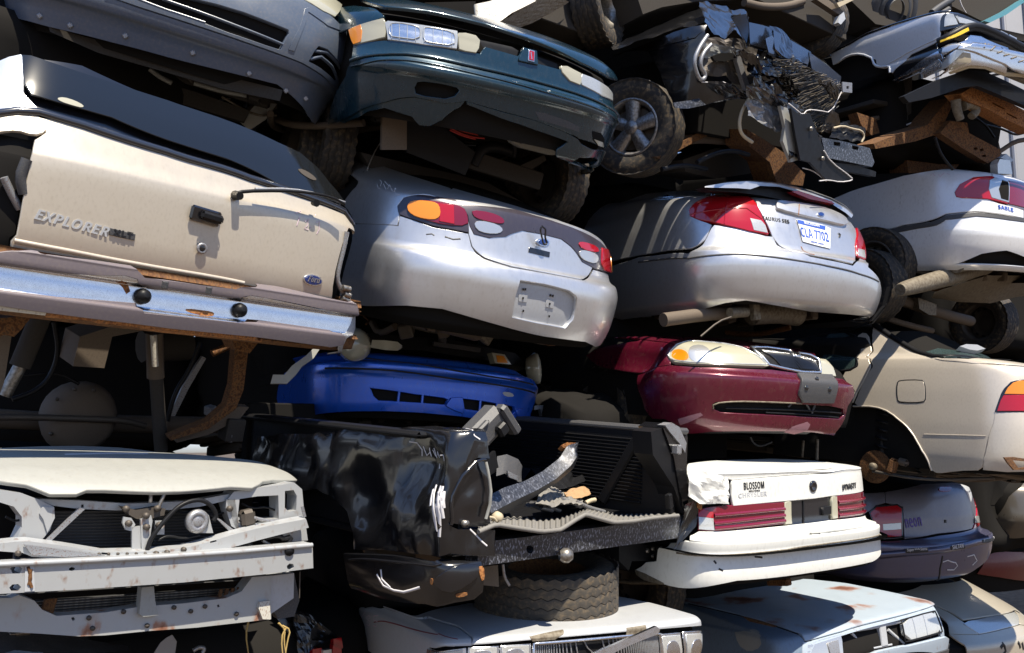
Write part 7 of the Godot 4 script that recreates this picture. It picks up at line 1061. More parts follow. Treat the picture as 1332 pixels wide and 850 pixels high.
	plate(car, "bumper_bar", [0.361, 0.078, -0.18, 0.696, 0.094, -0.18, 0.998, 0.071, -0.18, 0.996, 0.032, -0.18, 0.609, 0.035, -0.18, 0.366, 0.037, -0.18], Vector3(0, 0, -0.05), M.black_plastic)
	plate(car, "bolt_plate", [0.338, 0.624, -0.1, 0.462, 0.636, -0.1, 0.47, 0.568, -0.1, 0.352, 0.558, -0.1], Vector3(0, 0, -0.01), M.galvanised, [[0.394, 0.603, -0.1, 0.423, 0.608, -0.1, 0.425, 0.589, -0.1, 0.396, 0.584, -0.1]])
	crumpled(car, "torn_foam", [0.424, 0.326, -0.2, 0.541, 0.357, -0.2, 0.696, 0.359, -0.2, 0.825, 0.349, -0.2], [0.297, 0.216, -0.15, 0.446, 0.217, -0.15, 0.628, 0.229, -0.15, 0.752, 0.251, -0.15], 0.05, 9.0, M.black_plastic, 27, 16, 10)
	tube(car, "torn_edge", [0.329, 0.308, -0.14, 0.444, 0.339, -0.14, 0.567, 0.333, -0.14, 0.692, 0.336, -0.14, 0.735, 0.299, -0.14, 0.702, 0.253, -0.14], 0.008, M.wire_cream, -1.0, 6, 1)
	crumpled(car, "torn_bracket", [0.301, 0.428, -0.15, 0.392, 0.407, -0.15, 0.43, 0.346, -0.15], [0.281, 0.284, -0.2, 0.37, 0.278, -0.2, 0.456, 0.305, -0.2], 0.03, 9.0, M.iron, 29, 10, 8)
	# chassis legs
	plate(car, "chassis_leg", [-0.194, 0.469, -0.7, -0.087, 0.467, -0.7, -0.254, 0.263, -0.7, -0.546, 0.132, -0.7, -0.799, 0.01, -0.7, -0.846, 0.02, -0.7, -0.597, 0.158, -0.7, -0.333, 0.286, -0.7], Vector3(0, 0.02, -0.15), M.rusty_brown)
	plate(car, "chassis_leg", [-0.171, 0.272, -0.5, 0.022, 0.229, -0.5, 0.283, 0.158, -0.5, 0.564, 0.03, -0.5, 0.544, -0.059, -0.5, 0.22, -0.069, -0.5, 0.121, 0.073, -0.5, -0.134, 0.162, -0.5], Vector3(0, 0.02, -0.2), M.rusty_brown)
	tube(car, "cross_member", [-0.682, 0.136, -0.75, -0.393, 0.202, -0.75, -0.081, 0.221, -0.75, 0.192, 0.252, -0.75], 0.03, M.under_brown)
	plate(car, "oil_pan", [-0.358, 0.067, -0.9, 0.002, 0.191, -0.9, 0.398, 0.198, -0.9, 0.675, 0.135, -0.9, 0.413, 0.037, -0.9, 0.022, -0.034, -0.9, -0.325, -0.014, -0.9], Vector3(0, 0, -0.3), M.under)
	for q in [[-0.674, -0.006, -0.5, -0.486, 0.076, -0.5, -0.287, 0.113, -0.5, -0.128, 0.098, -0.5], [-0.903, -0.069, -0.6, -0.698, -0.018, -0.6, -0.453, -0.026, -0.6], [-0.075, 0.381, -0.5, 0.086, 0.411, -0.5, 0.116, 0.39, -0.5]]:
		tube(car, "hose", q, 0.016, M.black_plastic, -1.0, 8, 2)
	block(car, "engine_fill", Vector3(0.05, 0.5, -1.05), Vector3(1.1, 0.55, 0.8), M.shell)
	underside(car, 0.76, 0.34, -1.0, 3.0, M.under, M.under_brown)
	block(car, "firewall", Vector3(0, 0.7, -1.6), Vector3(1.5, 0.6, 0.05), M.shell)
	wheel(car, Vector3(-0.816, 0.237, -0.95), Vector3(0, 202, 0), 0.33, 0.2, 0.195, "alloy", M.alloy)

func silver_wagon() -> void:
	var car := thing("sedan", "old silver sedan front with chrome bumper, yellow strip and rusty subframe", "car", place(7.177, 4.573, -2.956, -12.464, 7.71, 1.851), "wrecked cars stacked in the scrap yard")
	var s := Surf.new([[0.4, -0.02, 0.86, 0.2, 5], [0.46, 0.04, 0.87, 0.2, 5], [0.56, 0.05, 0.87, 0.2, 5], [0.6, 0.05, 0.86, 0.2, 5], [0.62, -0.03, 0.85, 0.2, 5], [0.66, -0.06, 0.85, 0.2, 5], [0.84, -0.09, 0.85, 0.2, 5], [0.9, -0.13, 0.84, 0.22, 5], [0.95, -0.6, 0.82, 0.3, 5], [0.98, -1.2, 0.8, 0.3, 5]], 2.2)
	full(car, "shade_shell", s, M.shell, -0.10, -1.6, 1.0, 4.0)
	panel(car, "wing", s, [-1.463, 6.745, -1.367, 7.313, -1.068, 7.718, -0.908, 7.542, -0.771, 6.958, -0.591, 6.875, -0.787, 6.468, -0.861, 5.898, -0.919, 5.198, -0.971, 5.147, -1.083, 4.784, -1.204, 1.723, -1.225, 2.108, -1.241, 5.279, -1.309, 5.668, -1.371, 5.789, -1.427, 5.663, -1.456, 5.654], M.wagon_silver, 0.0, 0.014, 0.035)
	panel(car, "wing_lower", s, [-1.202, 1.682, -1.085, 4.618, -0.972, 5.091, -0.993, 3.659, -1, 2.013, -1.067, 1.756, -1.178, 0.87], M.black, 0.0, 0.012, 0.035)
	strip(car, "arch_lip", s, [-1.427, 5.663, -1.371, 5.81, -1.308, 5.685, -1.241, 5.288, -1.214, 1.774], 0.02, 0.012, M.wagon_silver, 0.002, 1)
	strip(car, "wing_crease", s, [-1.202, 4.386, -1.099, 5.054, -1.025, 5.2, -0.929, 5.292], 0.010, 0.006, M.wagon_silver, 0.0)
	strip(car, "bonnet_edge", s, [-1.471, 6.822, -1.005, 7.981, -0.897, 7.542, -0.771, 6.958, -0.591, 6.875], 0.02, 0.012, M.gloss_black, 0.004)
	var mk := panel(car, "side_lamp", s, [-1.199, 1.164, -1.102, 1.649, -1.01, 2.745, -0.99, 1.354, -0.907, 0.601, -1.003, 0, 1.752, 7.208], M.chrome, 0.006, 0.02, 0.03)
	panel(mk, "lamp_glass", s, [-1.16, 0.812, -1.077, 1.197, -1.051, 0.417, 1.372, 8.5], M.lens_clear, 0.012, 0.006, 0.02)
	panel(mk, "lamp_glass", s, [-1.072, 1.22, -1.001, 1.624, -0.982, 0.904, -1.037, 0.383], M.reflector, 0.012, 0.006, 0.02)
	for k in 5:
		var a := Vector2(-1.065, 0.986).lerp(Vector2(-1.042, 0.433), k / 4.0)
		var b := Vector2(-1, 1.499).lerp(Vector2(-0.989, 1.003), k / 4.0)
		strip(mk, "lens_rib", s, [a.x, a.y, b.x, b.y], 0.006, 0.004, M.chrome, 0.013)
	# headlight and grille
	panel(car, "lamp_surround", s, [-0.886, 5.494, -0.816, 6.244, -0.691, 6.883, -0.549, 6.875, -0.261, 6.215, -0.084, 5.779, -0.01, 5.585, 0.005, 5.366, 0.004, 5.132, -0.01, 5.356, -0.147, 5.626, -0.45, 5.623, -0.696, 5.527], M.trim, 0.002, 0.02)
	panel(car, "headlight", s, [-0.785, 5.61, -0.738, 6.094, -0.689, 6.474, -0.586, 6.423, -0.51, 5.702, -0.599, 5.66], M.lens_clear, 0.010, 0.01)
	panel(car, "headlight", s, [-0.534, 6.252, -0.264, 5.907, -0.127, 5.794, -0.108, 5.664, -0.269, 5.761, -0.478, 5.759], M.lens_clear, 0.010, 0.01)
	for q in [[-0.097, 5.796, -0.062, 5.728, -0.053, 5.631, -0.086, 5.675], [-0.052, 5.746, -0.029, 5.674, -0.025, 5.556, -0.044, 5.616], [-0.022, 5.668, -0.008, 5.594, -0.008, 5.494, -0.019, 5.542]]:
		panel(car, "grille_slot", s, q, M.reflector, 0.010, 0.01)
	# bumper
	var bp := Node3D.new()
	bp.name = "bumper"
	car.add_child(bp, true)
	strip(bp, "rubber_strip", s, [-0.912, 4.998, -0.621, 5.306, -0.404, 5.563, -0.272, 5.677, -0.147, 5.626, -0.031, 5.445, 0.004, 5.188], 0.07, 0.04, M.black_plastic, 0.012, 1)
	panel(bp, "yellow_sticker", s, [-0.862, 4.958, -0.625, 5.24, -0.416, 5.517, -0.407, 5.418, -0.633, 5.096, -0.875, 4.589], M.sticker_yellow, 0.05, 0.006)
	panel(bp, "bumper_face", s, [-0.569, 4.582, -0.338, 5.353, -0.213, 5.373, -0.034, 5.116, -0.006, 2.282, -0.005, 1.51, -0.124, 2.151, -0.223, 5.03, -0.544, 2.669, -0.761, 2.178], M.chrome, 0.012, 0.02)
	panel(bp, "bumper_face", s, [-0.759, 2.115, -0.544, 2.669, -0.224, 4.989, -0.124, 2.151, -0.005, 1.51, -0.004, 0.856, -0.118, 1.393, -0.45, 1.833], M.chrome, 0.024, 0.02)
	for q in [[-0.345, 2.543, -0.161, 4.937], [-0.262, 2.306, -0.219, 2.837], [-0.189, 2.056, -0.155, 2.489], [-0.132, 1.862, -0.1, 2.256], [-0.084, 1.743, -0.059, 2.039], [-0.046, 1.622, -0.03, 1.797]]:
		strip(bp, "slot_mark", s, q, 0.012, 0.004, M.muffler, 0.026)
	panel(bp, "bumper_face", s, [-0.991, 1.546, -0.776, 2.063, -0.484, 1.85, -0.45, 1.833, -0.118, 1.368, -0.096, 1.275, -0.082, 0.725, -0.265, 1.042, -0.46, 0.966, -0.751, 0.431, -0.835, 0.377], M.chrome, 0.008, 0.02)
	panel(bp, "rust_patch", s, [-0.975, 1.443, -0.77, 1.828, -0.511, 1.716, -0.483, 1.182, -0.734, 0.595, -0.838, 0.501], M.wire_cream, 0.0095, 0.001)
	panel(bp, "bumper_end", s, [-0.998, 3.204, -0.727, 4.322, -0.584, 4.737, -0.787, 2.322, -0.987, 1.858, -0.996, 1.94], M.reflector, 0.012, 0.02)
	panel(bp, "bumper_lip", s, [-0.825, 0.314, -0.49, 0.905, -0.263, 0.999, -0.088, 0.71, 1.172, 4.542, 1.193, 3.708, -0.077, 0.5, -0.25, 0.775, -0.465, 0.667, -0.739, 0], M.wire_cream, 0.0, 0.02)
	plate(bp, "pad", [-0.344, 0.504, 0, -0.013, 0.445, 0, -0.011, 0.405, 0, -0.342, 0.454, 0], Vector3(0, 0, -0.05), M.muffler)
	plate(car, "valance", [-1.255, 0.193, -0.12, -0.894, 0.366, -0.12, -0.592, 0.482, -0.12, -0.412, 0.486, -0.12, -0.181, 0.444, -0.12, 0.155, 0.372, -0.12, 0.159, 0.257, -0.12, -0.176, 0.315, -0.12, -0.499, 0.367, -0.12, -0.631, 0.341, -0.12, -0.974, 0.216, -0.12, -1.203, 0.154, -0.12], Vector3(0, 0, -0.05), M.black_plastic)
	# rusty subframe
	plate(car, "cross_member", [-0.515, 0.335, -0.25, -0.385, 0.408, -0.25, -0.246, 0.401, -0.25, 0.338, 0.254, -0.25, 0.343, 0.119, -0.25, -0.002, 0.19, -0.25, -0.24, 0.254, -0.25, -0.426, 0.281, -0.25], Vector3(0, 0.02, -0.16), M.rust, [[-0.172, 0.311, -0.25, -0.029, 0.279, -0.25, -0.028, 0.266, -0.25, -0.172, 0.298, -0.25], [-0.004, 0.248, -0.25, 0.118, 0.219, -0.25, 0.119, 0.206, -0.25, -0.003, 0.235, -0.25]])
	plate(car, "chassis_leg", [-0.518, 0.208, -0.5, -0.338, 0.381, -0.5, -0.313, 0.333, -0.5, -0.444, 0.081, -0.5, -0.715, -0.014, -0.5, -1.129, -0.114, -0.5, -1.151, -0.076, -0.5, -0.807, 0.059, -0.5, -0.584, 0.133, -0.5], Vector3(0, 0.02, -0.2), M.rusty_brown)
	plate(car, "skid_plate", [-0.502, 0.066, -0.45, -0.39, 0.178, -0.45, -0.202, 0.183, -0.45, -0.176, 0.101, -0.45, 0.192, 0.002, -0.45, 0.194, -0.05, -0.45, 0.049, -0.124, -0.45, -0.218, -0.039, -0.45], Vector3(0, 0.02, -0.1), M.rusty_brown, [[-0.124, -0.016, -0.45, -0.088, -0.002, -0.45, -0.071, -0.021, -0.45, -0.109, -0.035, -0.45], [-0.052, -0.019, -0.45, -0.013, -0.005, -0.45, 0.002, -0.024, -0.45, -0.037, -0.038, -0.45], [-0.026, -0.068, -0.45, 0.017, -0.053, -0.45, 0.032, -0.069, -0.45, -0.006, -0.083, -0.45]])
	tube(car, "drag_link", [0.062, -0.106, -0.5, 0.281, 0.02, -0.5, 0.429, 0.105, -0.5, 0.582, 0.139, -0.5], 0.02, M.under_brown)
	for q in [[-0.515, 0.297, -0.3, -0.5, 0.217, -0.3, -0.457, 0.149, -0.3], [-0.433, 0.258, -0.3, -0.342, 0.285, -0.3, -0.271, 0.244, -0.3, -0.339, 0.187, -0.3]]:
		tube(car, "steering_joint", q, 0.04, M.muffler, 0.03, 12, 2)
	tube(car, "hose", [-0.614, 0.011, -0.4, -0.553, -0.114, -0.4, -0.412, -0.225, -0.4], 0.012, M.black_plastic, -1.0, 8, 2)
	tube(car, "leaf", [-0.593, 0.172, -0.7, -0.409, 0.244, -0.7], 0.006, M.chalk)
	for q in [[0.2, 0.24, -0.6, 0.403, 0.227, -0.6, 0.559, 0.19, -0.6, 0.667, 0.22, -0.6], [0.05, 0.294, -0.6, 0.2, 0.24, -0.6, 0.304, 0.146, -0.6]]:
		tube(car, "brake_pipe", q, 0.01, M.black_plastic, -1.0, 8, 2)
	plate(car, "suspension_arm", [-1.035, 0.244, -0.8, -0.832, 0.216, -0.8, -0.783, 0.102, -0.8, -0.873, 0.075, -0.8, -0.987, 0.148, -0.8], Vector3(0, 0, -0.1), M.dark_rust)
	plate(car, "floor_section", [-0.368, -0.065, -0.9, 0.024, -0.064, -0.9, 0.3, -0.002, -0.9, 0.177, -0.123, -0.9, -0.339, -0.187, -0.9], Vector3(0, 0, -0.2), M.dark_rust)
	block(car, "arch_liner", Vector3(-0.45, 0.593, -1.257), Vector3(0.05, 0.7, 0.9), M.under)
	put(car, "engine_fill", lump_mesh(Vector3(1.5, 0.75, 1.5), 0.2, 77), M.shell).position = Vector3(0.1, 0.3, -1.5)  # dark lump added to hide the bright shed behind the subframe
	underside(car, 0.76, 0.34, -0.9, 3.0, M.under, M.under_brown)

func top_wrecks() -> void:
	# white car above the teal one, only its sill in view
	var a := place(3.123, 4.603, -4.265, 0, 0, 0)
	var car := thing("sedan", "white car sill with flaking rust, peeking over the teal car", "car", a, "wrecked cars stacked in the scrap yard")
	crumpled(car, "sill_panel", [-0.302, 0.279, 0, -0.188, 0.336, 0, -0.072, 0.415, 0, 0.008, 0.475, 0], [-0.312, 0.146, 0.05, -0.165, 0.177, 0.05, -0.069, 0.268, 0.05, 0.132, 0.415, 0.05], 0.004, 3.0, M.sill_white, 2, 16, 8, false)
	crumpled(car, "rusty_underlip", [-0.13, 0.203, 0, -0.022, 0.303, 0, 0.171, 0.457, 0, 0.297, 0.549, 0], [0.087, 0.275, -0.15, 0.264, 0.389, -0.15, 0.417, 0.506, -0.15, 0.574, 0.628, -0.15], 0.02, 6.0, M.sill_rust, 5, 16, 8)
	plate(car, "black_sheet", [-0.602, 0.242, -0.1, -0.236, 0.364, -0.1, -0.225, 0.258, -0.1, -0.31, 0.207, -0.1, -0.548, 0.178, -0.1], Vector3(0, 0, -0.05), M.shell)
	tube(car, "sill_edge", [-0.315, 0.264, 0.02, -0.303, 0.165, 0.02], 0.012, M.sill_white)
	block(car, "floor_pan", Vector3(-0.2, 0.62, -1.4), Vector3(2.2, 0.3, 2.4), M.under)
	wheel(car, Vector3(0.876, 0.734, -0.2), Vector3(0, 118, 0), 0.31, 0.2, 0.185, "steel", M.steel)
	# darker car above the wreck
	var b := place(5.38, 5.064, -4.045, 0, 0, 0)
	car = thing("sedan", "dark underside of a car on top of the black wreck, tyre hanging", "car", b, "wrecked cars stacked in the scrap yard")
	block(car, "floor_pan", Vector3(0.0, 0.75, -1.4), Vector3(2.4, 0.3, 2.6), M.under)
	plate(car, "floor_skin", [-1.146, 0.173, -0.2, -0.954, 0.285, -0.2, -0.576, 0.448, -0.2, -0.141, 0.593, -0.2, 0.647, 0.86, -0.2, 0.982, 0.986, -0.2, 0.993, 1.142, -0.2, -1.254, 0.404, -0.2], Vector3(0, 0, -0.6), M.under)
	wheel(car, Vector3(1.045, 0.798, -0.35), Vector3(0, 12, 0), 0.31, 0.2, 0.19, "steel", M.iron)
	tube(car, "exhaust_pipe", [-0.154, 0.527, -0.1, 0.073, 0.558, -0.1, 0.374, 0.654, -0.1, 0.598, 0.77, -0.1], 0.03, M.under_brown, -1.0, 12, 2)
	plate(car, "bracket", [0.631, 0.758, 0, 0.811, 0.804, 0, 1.022, 0.765, 0, 0.968, 0.717, 0], Vector3(0, 0, -0.05), M.under_brown)
	plate(car, "bracket", [0.848, 0.77, 0.05, 1.111, 0.908, 0.05, 1.127, 0.892, 0.05, 0.879, 0.742, 0.05], Vector3(0, 0, -0.03), M.wire_cream)
	plate(car, "lamp_pod", [0.93, 0.697, 0.02, 0.991, 0.747, 0.02, 1.009, 0.69, 0.02, 0.936, 0.618, 0.02, 0.897, 0.625, 0.02], Vector3(0, 0, -0.05), M.pale_grey)
	block(car, "axle_beam", Vector3(1.029, 0.995, -0.6), Vector3(0.7, 0.08, 0.08), M.under, Vector3(0, 0, 4))
	# teal-edged floor at the far end
	var c := place(8.239, 6.124, -4.037, -6, 0, 0)
	car = thing("station_wagon", "upturned grey car floor with round spare-wheel well and teal sill", "car", c, "wrecked cars stacked in the scrap yard")
	var fl := plate(car, "floor_pan", [-1.528, 0.138, -0.1, -1.288, 0.024, -0.1, -1.04, -0.084, -0.1, -0.773, -0.048, -0.1, -0.125, 0.241, -0.1, 0.154, 0.4, -0.1, 0.7, 0.363, -0.1, 1.295, 0.722, -0.1, 1.683, 1.016, -0.1], Vector3(0, 0.08, -1.6), M.under)
	for k in 3:
		put(fl, "wheel_well", lathe_mesh([0.30 - k * 0.09, -0.02, 0.285 - k * 0.09, 0.015 + k * 0.006, 0.22 - k * 0.06, 0.015 + k * 0.006], 36), M.grey_plastic).transform = Transform3D(Basis(Vector3.UP, -PI / 2) * Basis(Vector3.BACK, -0.5), Vector3(-0.786, 0.104, -0.08))
	plate(car, "sill", [0.504, 0.292, 0, 0.684, 0.393, 0, 0.915, 0.52, 0, 1.258, 0.736, 0, 1.251, 0.688, 0, 0.907, 0.462, 0, 0.602, 0.299, 0], Vector3(0, 0, -0.08), M.turquoise)
	tube(car, "hanging_wire", [0.088, 0.394, 0.02, 0.115, 0.336, 0.02, 0.176, 0.283, 0.02], 0.005, M.chalk, -1.0, 6, 2)
	for q in [[-0.219, 0.23, -0.08, -0.081, 0.33, -0.08, 0.131, 0.462, -0.08], [-0.09, 0.242, -0.08, 0.05, 0.332, -0.08]]:
		tube(car, "floor_rib", q, 0.03, M.grey_plastic)
	# corrugated shed behind
	var sh := thing("metal_shed", "grey corrugated metal shed wall behind the car stack", "building", Transform3D(Basis(Vector3.UP, deg_to_rad(-40.0)), Vector3(20.5, 0, -8.5)))
	for k in 14:
		block(sh, "panel", Vector3(-3.2 + k * 0.5, 7.0, 0), Vector3(0.46, 14.2, 0.05), M.shed, Vector3.ZERO, 0.02)
		block(sh, "rib", Vector3(-2.95 + k * 0.5, 7.0, 0.05), Vector3(0.09, 14.2, 0.10), M.shed, Vector3.ZERO, 0.03)
	block(sh, "wall_core", Vector3(0.1, 7.05, -0.12), Vector3(7.0, 14.3, 0.1), M.shed)

func edge_wrecks() -> void:
	var filler_bodies := [lump_mesh(Vector3(2.0, 1.05, 2.6), 0.16, 41), lump_mesh(Vector3(2.05, 1.0, 2.6), 0.2, 43), lump_mesh(Vector3(2.0, 1.1, 2.5), 0.14, 47), lump_mesh(Vector3(1.5, 0.4, 1.8), 0.2, 49)]
	# far right: white car behind, with a red lamp
	var car := thing("hatchback", "white hatchback with red lamp and orange-brown streak behind the stack", "car", place(10.918, 2.903, -4.93, -4, 0, 0), "wrecked cars stacked in the scrap yard")
	crumpled(car, "tailgate", [-0.264, 0.789, 0, -0.09, 0.802, 0, 0.12, 0.799, 0, 0.478, 0.772, 0], [-0.487, 0.614, 0.1, -0.299, 0.596, 0.1, -0.025, 0.576, 0.1, 0.255, 0.548, 0.1], 0.01, 3.0, M.white, 2, 12, 8, false)
	plate(car, "rear_window", [-0.439, 0.56, 0.05, 0.041, 0.553, 0.05, -0.082, 0.34, 0.05, -0.175, 0.335, 0.05, -0.588, 0.438, 0.05], Vector3(0, 0, -0.03), M.dirty_glass_pale)
	plate(car, "window_frame", [-0.029, 0.522, 0.06, 0.045, 0.546, 0.06, 0.333, 0.557, 0.06, 0.329, 0.531, 0.06, 0.064, 0.515, 0.06, -0.054, 0.341, 0.06, -0.124, 0.337, 0.06], Vector3(0, 0, -0.04), M.pale_grey)
	plate(car, "window_opening", [0.101, 0.516, 0.04, 0.367, 0.533, 0.04, 0.338, 0.337, 0.04, -0.017, 0.338, 0.04], Vector3(0, 0, -0.05), M.shell)
	plate(car, "taillight", [-0.467, 0.938, 0.1, -0.143, 0.895, 0.1, -0.147, 0.837, 0.1, -0.434, 0.846, 0.1], Vector3(0, 0, -0.06), M.lens_red)
	plate(car, "lamp_lower", [-0.424, 0.84, 0.1, -0.147, 0.833, 0.1, -0.158, 0.788, 0.1, -0.409, 0.782, 0.1], Vector3(0, 0, -0.06), M.grey_plastic)
	tube(car, "gutter", [-0.471, 0.67, 0.12, -0.239, 0.629, 0.12, 0.026, 0.57, 0.12, 0.216, 0.544, 0.12], 0.02, M.black_plastic)
	for q in [[-0.082, 0.769, 0.12, -0.022, 0.696, 0.12, 0.018, 0.647, 0.12], [-0.12, 0.74, 0.12, -0.089, 0.717, 0.12]]:
		tube(car, "rust_streak", q, 0.025, M.rust)
	tube(car, "orange_trim", [-0.103, 0.78, 0.12, 0.054, 0.766, 0.12, 0.247, 0.754, 0.12], 0.015, M.lens_amber)
	block(car, "body", Vector3(0.6, 0.5, -1.2), Vector3(1.6, 0.9, 2.0), M.shell)
	# blue lamp glimpsed between the two rightmost stacks
	var l := thing("headlamp", "loose clear headlamp with a pale blue top wedged above the pearl sedan", "car part", place(7.841, 3.297, -3.237, 2.75, 8.446, 2.197))
	plate(l, "lens", [-0.418, 1.188, -0.3, -0.38, 1.236, -0.3, -0.187, 1.254, -0.3, -0.131, 1.147, -0.3, -0.4, 1.112, -0.3], Vector3(0, 0, -0.06), M.lens_clear)
	plate(l, "cover", [-0.346, 1.252, -0.31, -0.249, 1.302, -0.31, -0.099, 1.275, -0.31, -0.136, 1.251, -0.31], Vector3(0, 0, -0.06), M.light_blue)
	# olive-grey wing at the right edge
	car = thing("sedan", "dark bronze car wing tucked behind the purple sedan", "car", place(10.443, 0.945, -4.124, -4, 0, 0), "wrecked cars stacked in the scrap yard")
	var s := Surf.new([[0.3, -0.1, 0.8, 0.5, 2.4], [0.5, 0, 0.85, 0.5, 2.4], [0.8, -0.06, 0.84, 0.5, 2.4], [1, -0.3, 0.78, 0.6, 2.4]], 2.2)
	panel(car, "wing", s, [-0.968, 0.518, -0.954, 1.155, -0.792, 1.713, -0.363, 2.67, -0.155, 2.659, -0.402, 0.378, -0.707, 0, -0.851, 0.007], M.bronze, 0.0, 0.014, 0.05)
	full(car, "shade_shell", s, M.shell, -0.05, -1.5, 1.0)
	wheel(car, Vector3(0, 0.851, -0.9), Vector3(0, 180, 0), 0.31, 0.2, 0.19, "steel", M.iron)
	# dark red body under it
	car = thing("sedan", "dark red car body in shade above the beige bonnet", "car", place(10.647, 0.376, -4.786, -4, 0, 0), "wrecked cars stacked in the scrap yard")
	s = Surf.new([[0.2, -0.1, 0.8, 0.5, 2.4], [0.5, 0, 0.85, 0.5, 2.4], [0.8, -0.06, 0.84, 0.5, 2.4], [1, -0.3, 0.78, 0.6, 2.4]], 2.2)
	panel(car, "wing", s, [-0.62, 0.769, -0.502, 1.429, -0.359, 1.557, 0.254, 1.414, 0.422, 0.208, -0.047, 0.491, -0.351, 0.658], M.dark_red, 0.0, 0.014, 0.05)
	full(car, "shade_shell", s, M.shell, -0.05, -1.4, 1.0)
	# bottom left: black car below the stripped one
	car = thing("sedan", "black crumpled car with broken red taillight under the stripped front", "car", place(1.726, 0.58, -4.562, 0, 0, 0), "wrecked cars stacked in the scrap yard")
	s = Surf.new([[0.1, -0.1, 0.8, 0.4, 2.6], [0.4, 0, 0.83, 0.4, 2.6], [0.6, -0.04, 0.82, 0.4, 2.6], [0.75, -0.2, 0.78, 0.5, 2.6], [0.82, -0.8, 0.74, 0.5, 2.6]], 2.2)
	full(car, "shade_shell", s, M.shell, -0.06, -1.5, 1.4)
	crumpled(car, "rear_wing", [0.199, 0.739, -0.1, 0.305, 0.7, -0.1, 0.4, 0.62, -0.1, 0.471, 0.57, -0.1], [0.247, 0.458, -0.05, 0.29, 0.52, -0.05, 0.349, 0.539, -0.05, 0.456, 0.567, -0.05], 0.06, 6.0, M.black, 3, 18, 12)
	crumpled(car, "rear_wing", [0.117, 0.727, -0.15, 0.175, 0.734, -0.15, 0.235, 0.721, -0.15], [0.313, 0.467, -0.1, 0.32, 0.493, -0.1, 0.334, 0.505, -0.1], 0.04, 6.0, M.black, 8, 8, 14, false)
	for q in [[0.291, 0.545, -0.02, 0.343, 0.545, -0.02, 0.36, 0.489, -0.02, 0.292, 0.498, -0.02], [0.41, 0.584, -0.02, 0.457, 0.585, -0.02, 0.467, 0.529, -0.02, 0.413, 0.509, -0.02], [0.399, 0.555, 0, 0.449, 0.528, 0, 0.451, 0.467, 0, 0.392, 0.475, 0]]:
		plate(car, "taillight", q, Vector3(0, 0, -0.04), M.lens_red)
	plate(car, "clear_lens", [0.34, 0.536, 0.005, 0.388, 0.537, 0.005, 0.39, 0.476, 0.005, 0.345, 0.482, 0.005], Vector3(0, 0, -0.03), M.lens_clear)
	crumpled(car, "liner", [-1.307, 0.821, 0.1, -1.132, 0.821, 0.1, -0.987, 0.787, 0.1, -0.824, 0.739, 0.1, -0.666, 0.693, 0.1], [-1.31, 0.744, 0.2, -1.14, 0.753, 0.2, -0.999, 0.724, 0.2, -0.841, 0.703, 0.2, -0.683, 0.693, 0.2], 0.02, 4.0, M.grey_plastic, 5, 24, 8, false)
	crumpled(car, "bent_panel", [-0.796, 0.713, -0.1, -0.489, 0.724, -0.1, -0.233, 0.72, -0.1, 0.04, 0.742, -0.1], [-0.781, 0.684, -0.05, -0.499, 0.685, -0.05, -0.247, 0.692, -0.05, -0.005, 0.715, -0.05], 0.03, 4.0, M.black_plastic, 7, 20, 6, false)
	var gl := thing("glass_shard", "jagged pale grey glass shard below the stripped car's lower beam", "glass", place(1.726, 0.58, -4.562, 0, 0, 0))
	plate(gl, "shard", [-0.559, 0.662, 0.12, -0.532, 0.706, 0.12, -0.504, 0.726, 0.12, -0.48, 0.735, 0.12, -0.458, 0.702, 0.12, -0.461, 0.667, 0.12, -0.468, 0.615, 0.12, -0.552, 0.626, 0.12], Vector3(0, 0, -0.006), M.glass_shard)
	var st := thing("dry_straw", "yellow dry grass stalks hanging beside the broken taillight", "straw", place(1.726, 0.58, -4.562, 0, 0, 0))
	for q in [[0.081, 0.71, 0.02, 0.117, 0.673, 0.02, 0.112, 0.621, 0.02, 0.13, 0.527, 0.02], [0.102, 0.694, 0.02, 0.146, 0.669, 0.02, 0.133, 0.618, 0.02, 0.122, 0.541, 0.02], [-0.079, 0.734, 0.02, -0.09, 0.672, 0.02, -0.073, 0.58, 0.02], [0.124, 0.685, 0.02, 0.097, 0.636, 0.02, 0.113, 0.516, 0.02]]:
		tube(st, "stalk", q, 0.006, M.straw, 0.003, 6, 1)
	var wr := thing("wire_coil", "thin silver wire scrap near the glass shard", "wire", place(1.726, 0.58, -4.562, 0, 0, 0))
	tube(wr, "wire", [-0.373, 0.646, 0.1, -0.343, 0.66, 0.1, -0.317, 0.649, 0.1, -0.329, 0.628, 0.1], 0.010, M.galvanised, -1.0, 6, 2)
	# added dark bodies behind the wrecks, there only to close off the gaps
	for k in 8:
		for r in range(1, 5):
			var o := thing("gap_filler", "added dark filler body closing the gaps behind the stacked wrecks", "car", place(-0.7 + k * 2.15 + (r % 2) * 0.2, r * 1.08, -9.6 + k * 0.75, 4.0 - r * 3.0, 0, 0), "added filler bodies behind the stack")
			put(o, "body", filler_bodies[(k + r) % 3], M.shell).position = Vector3(0, 0.5, 0)
			put(o, "upper_filler", filler_bodies[3], M.shell).position = Vector3(0, 0.92, -0.3)

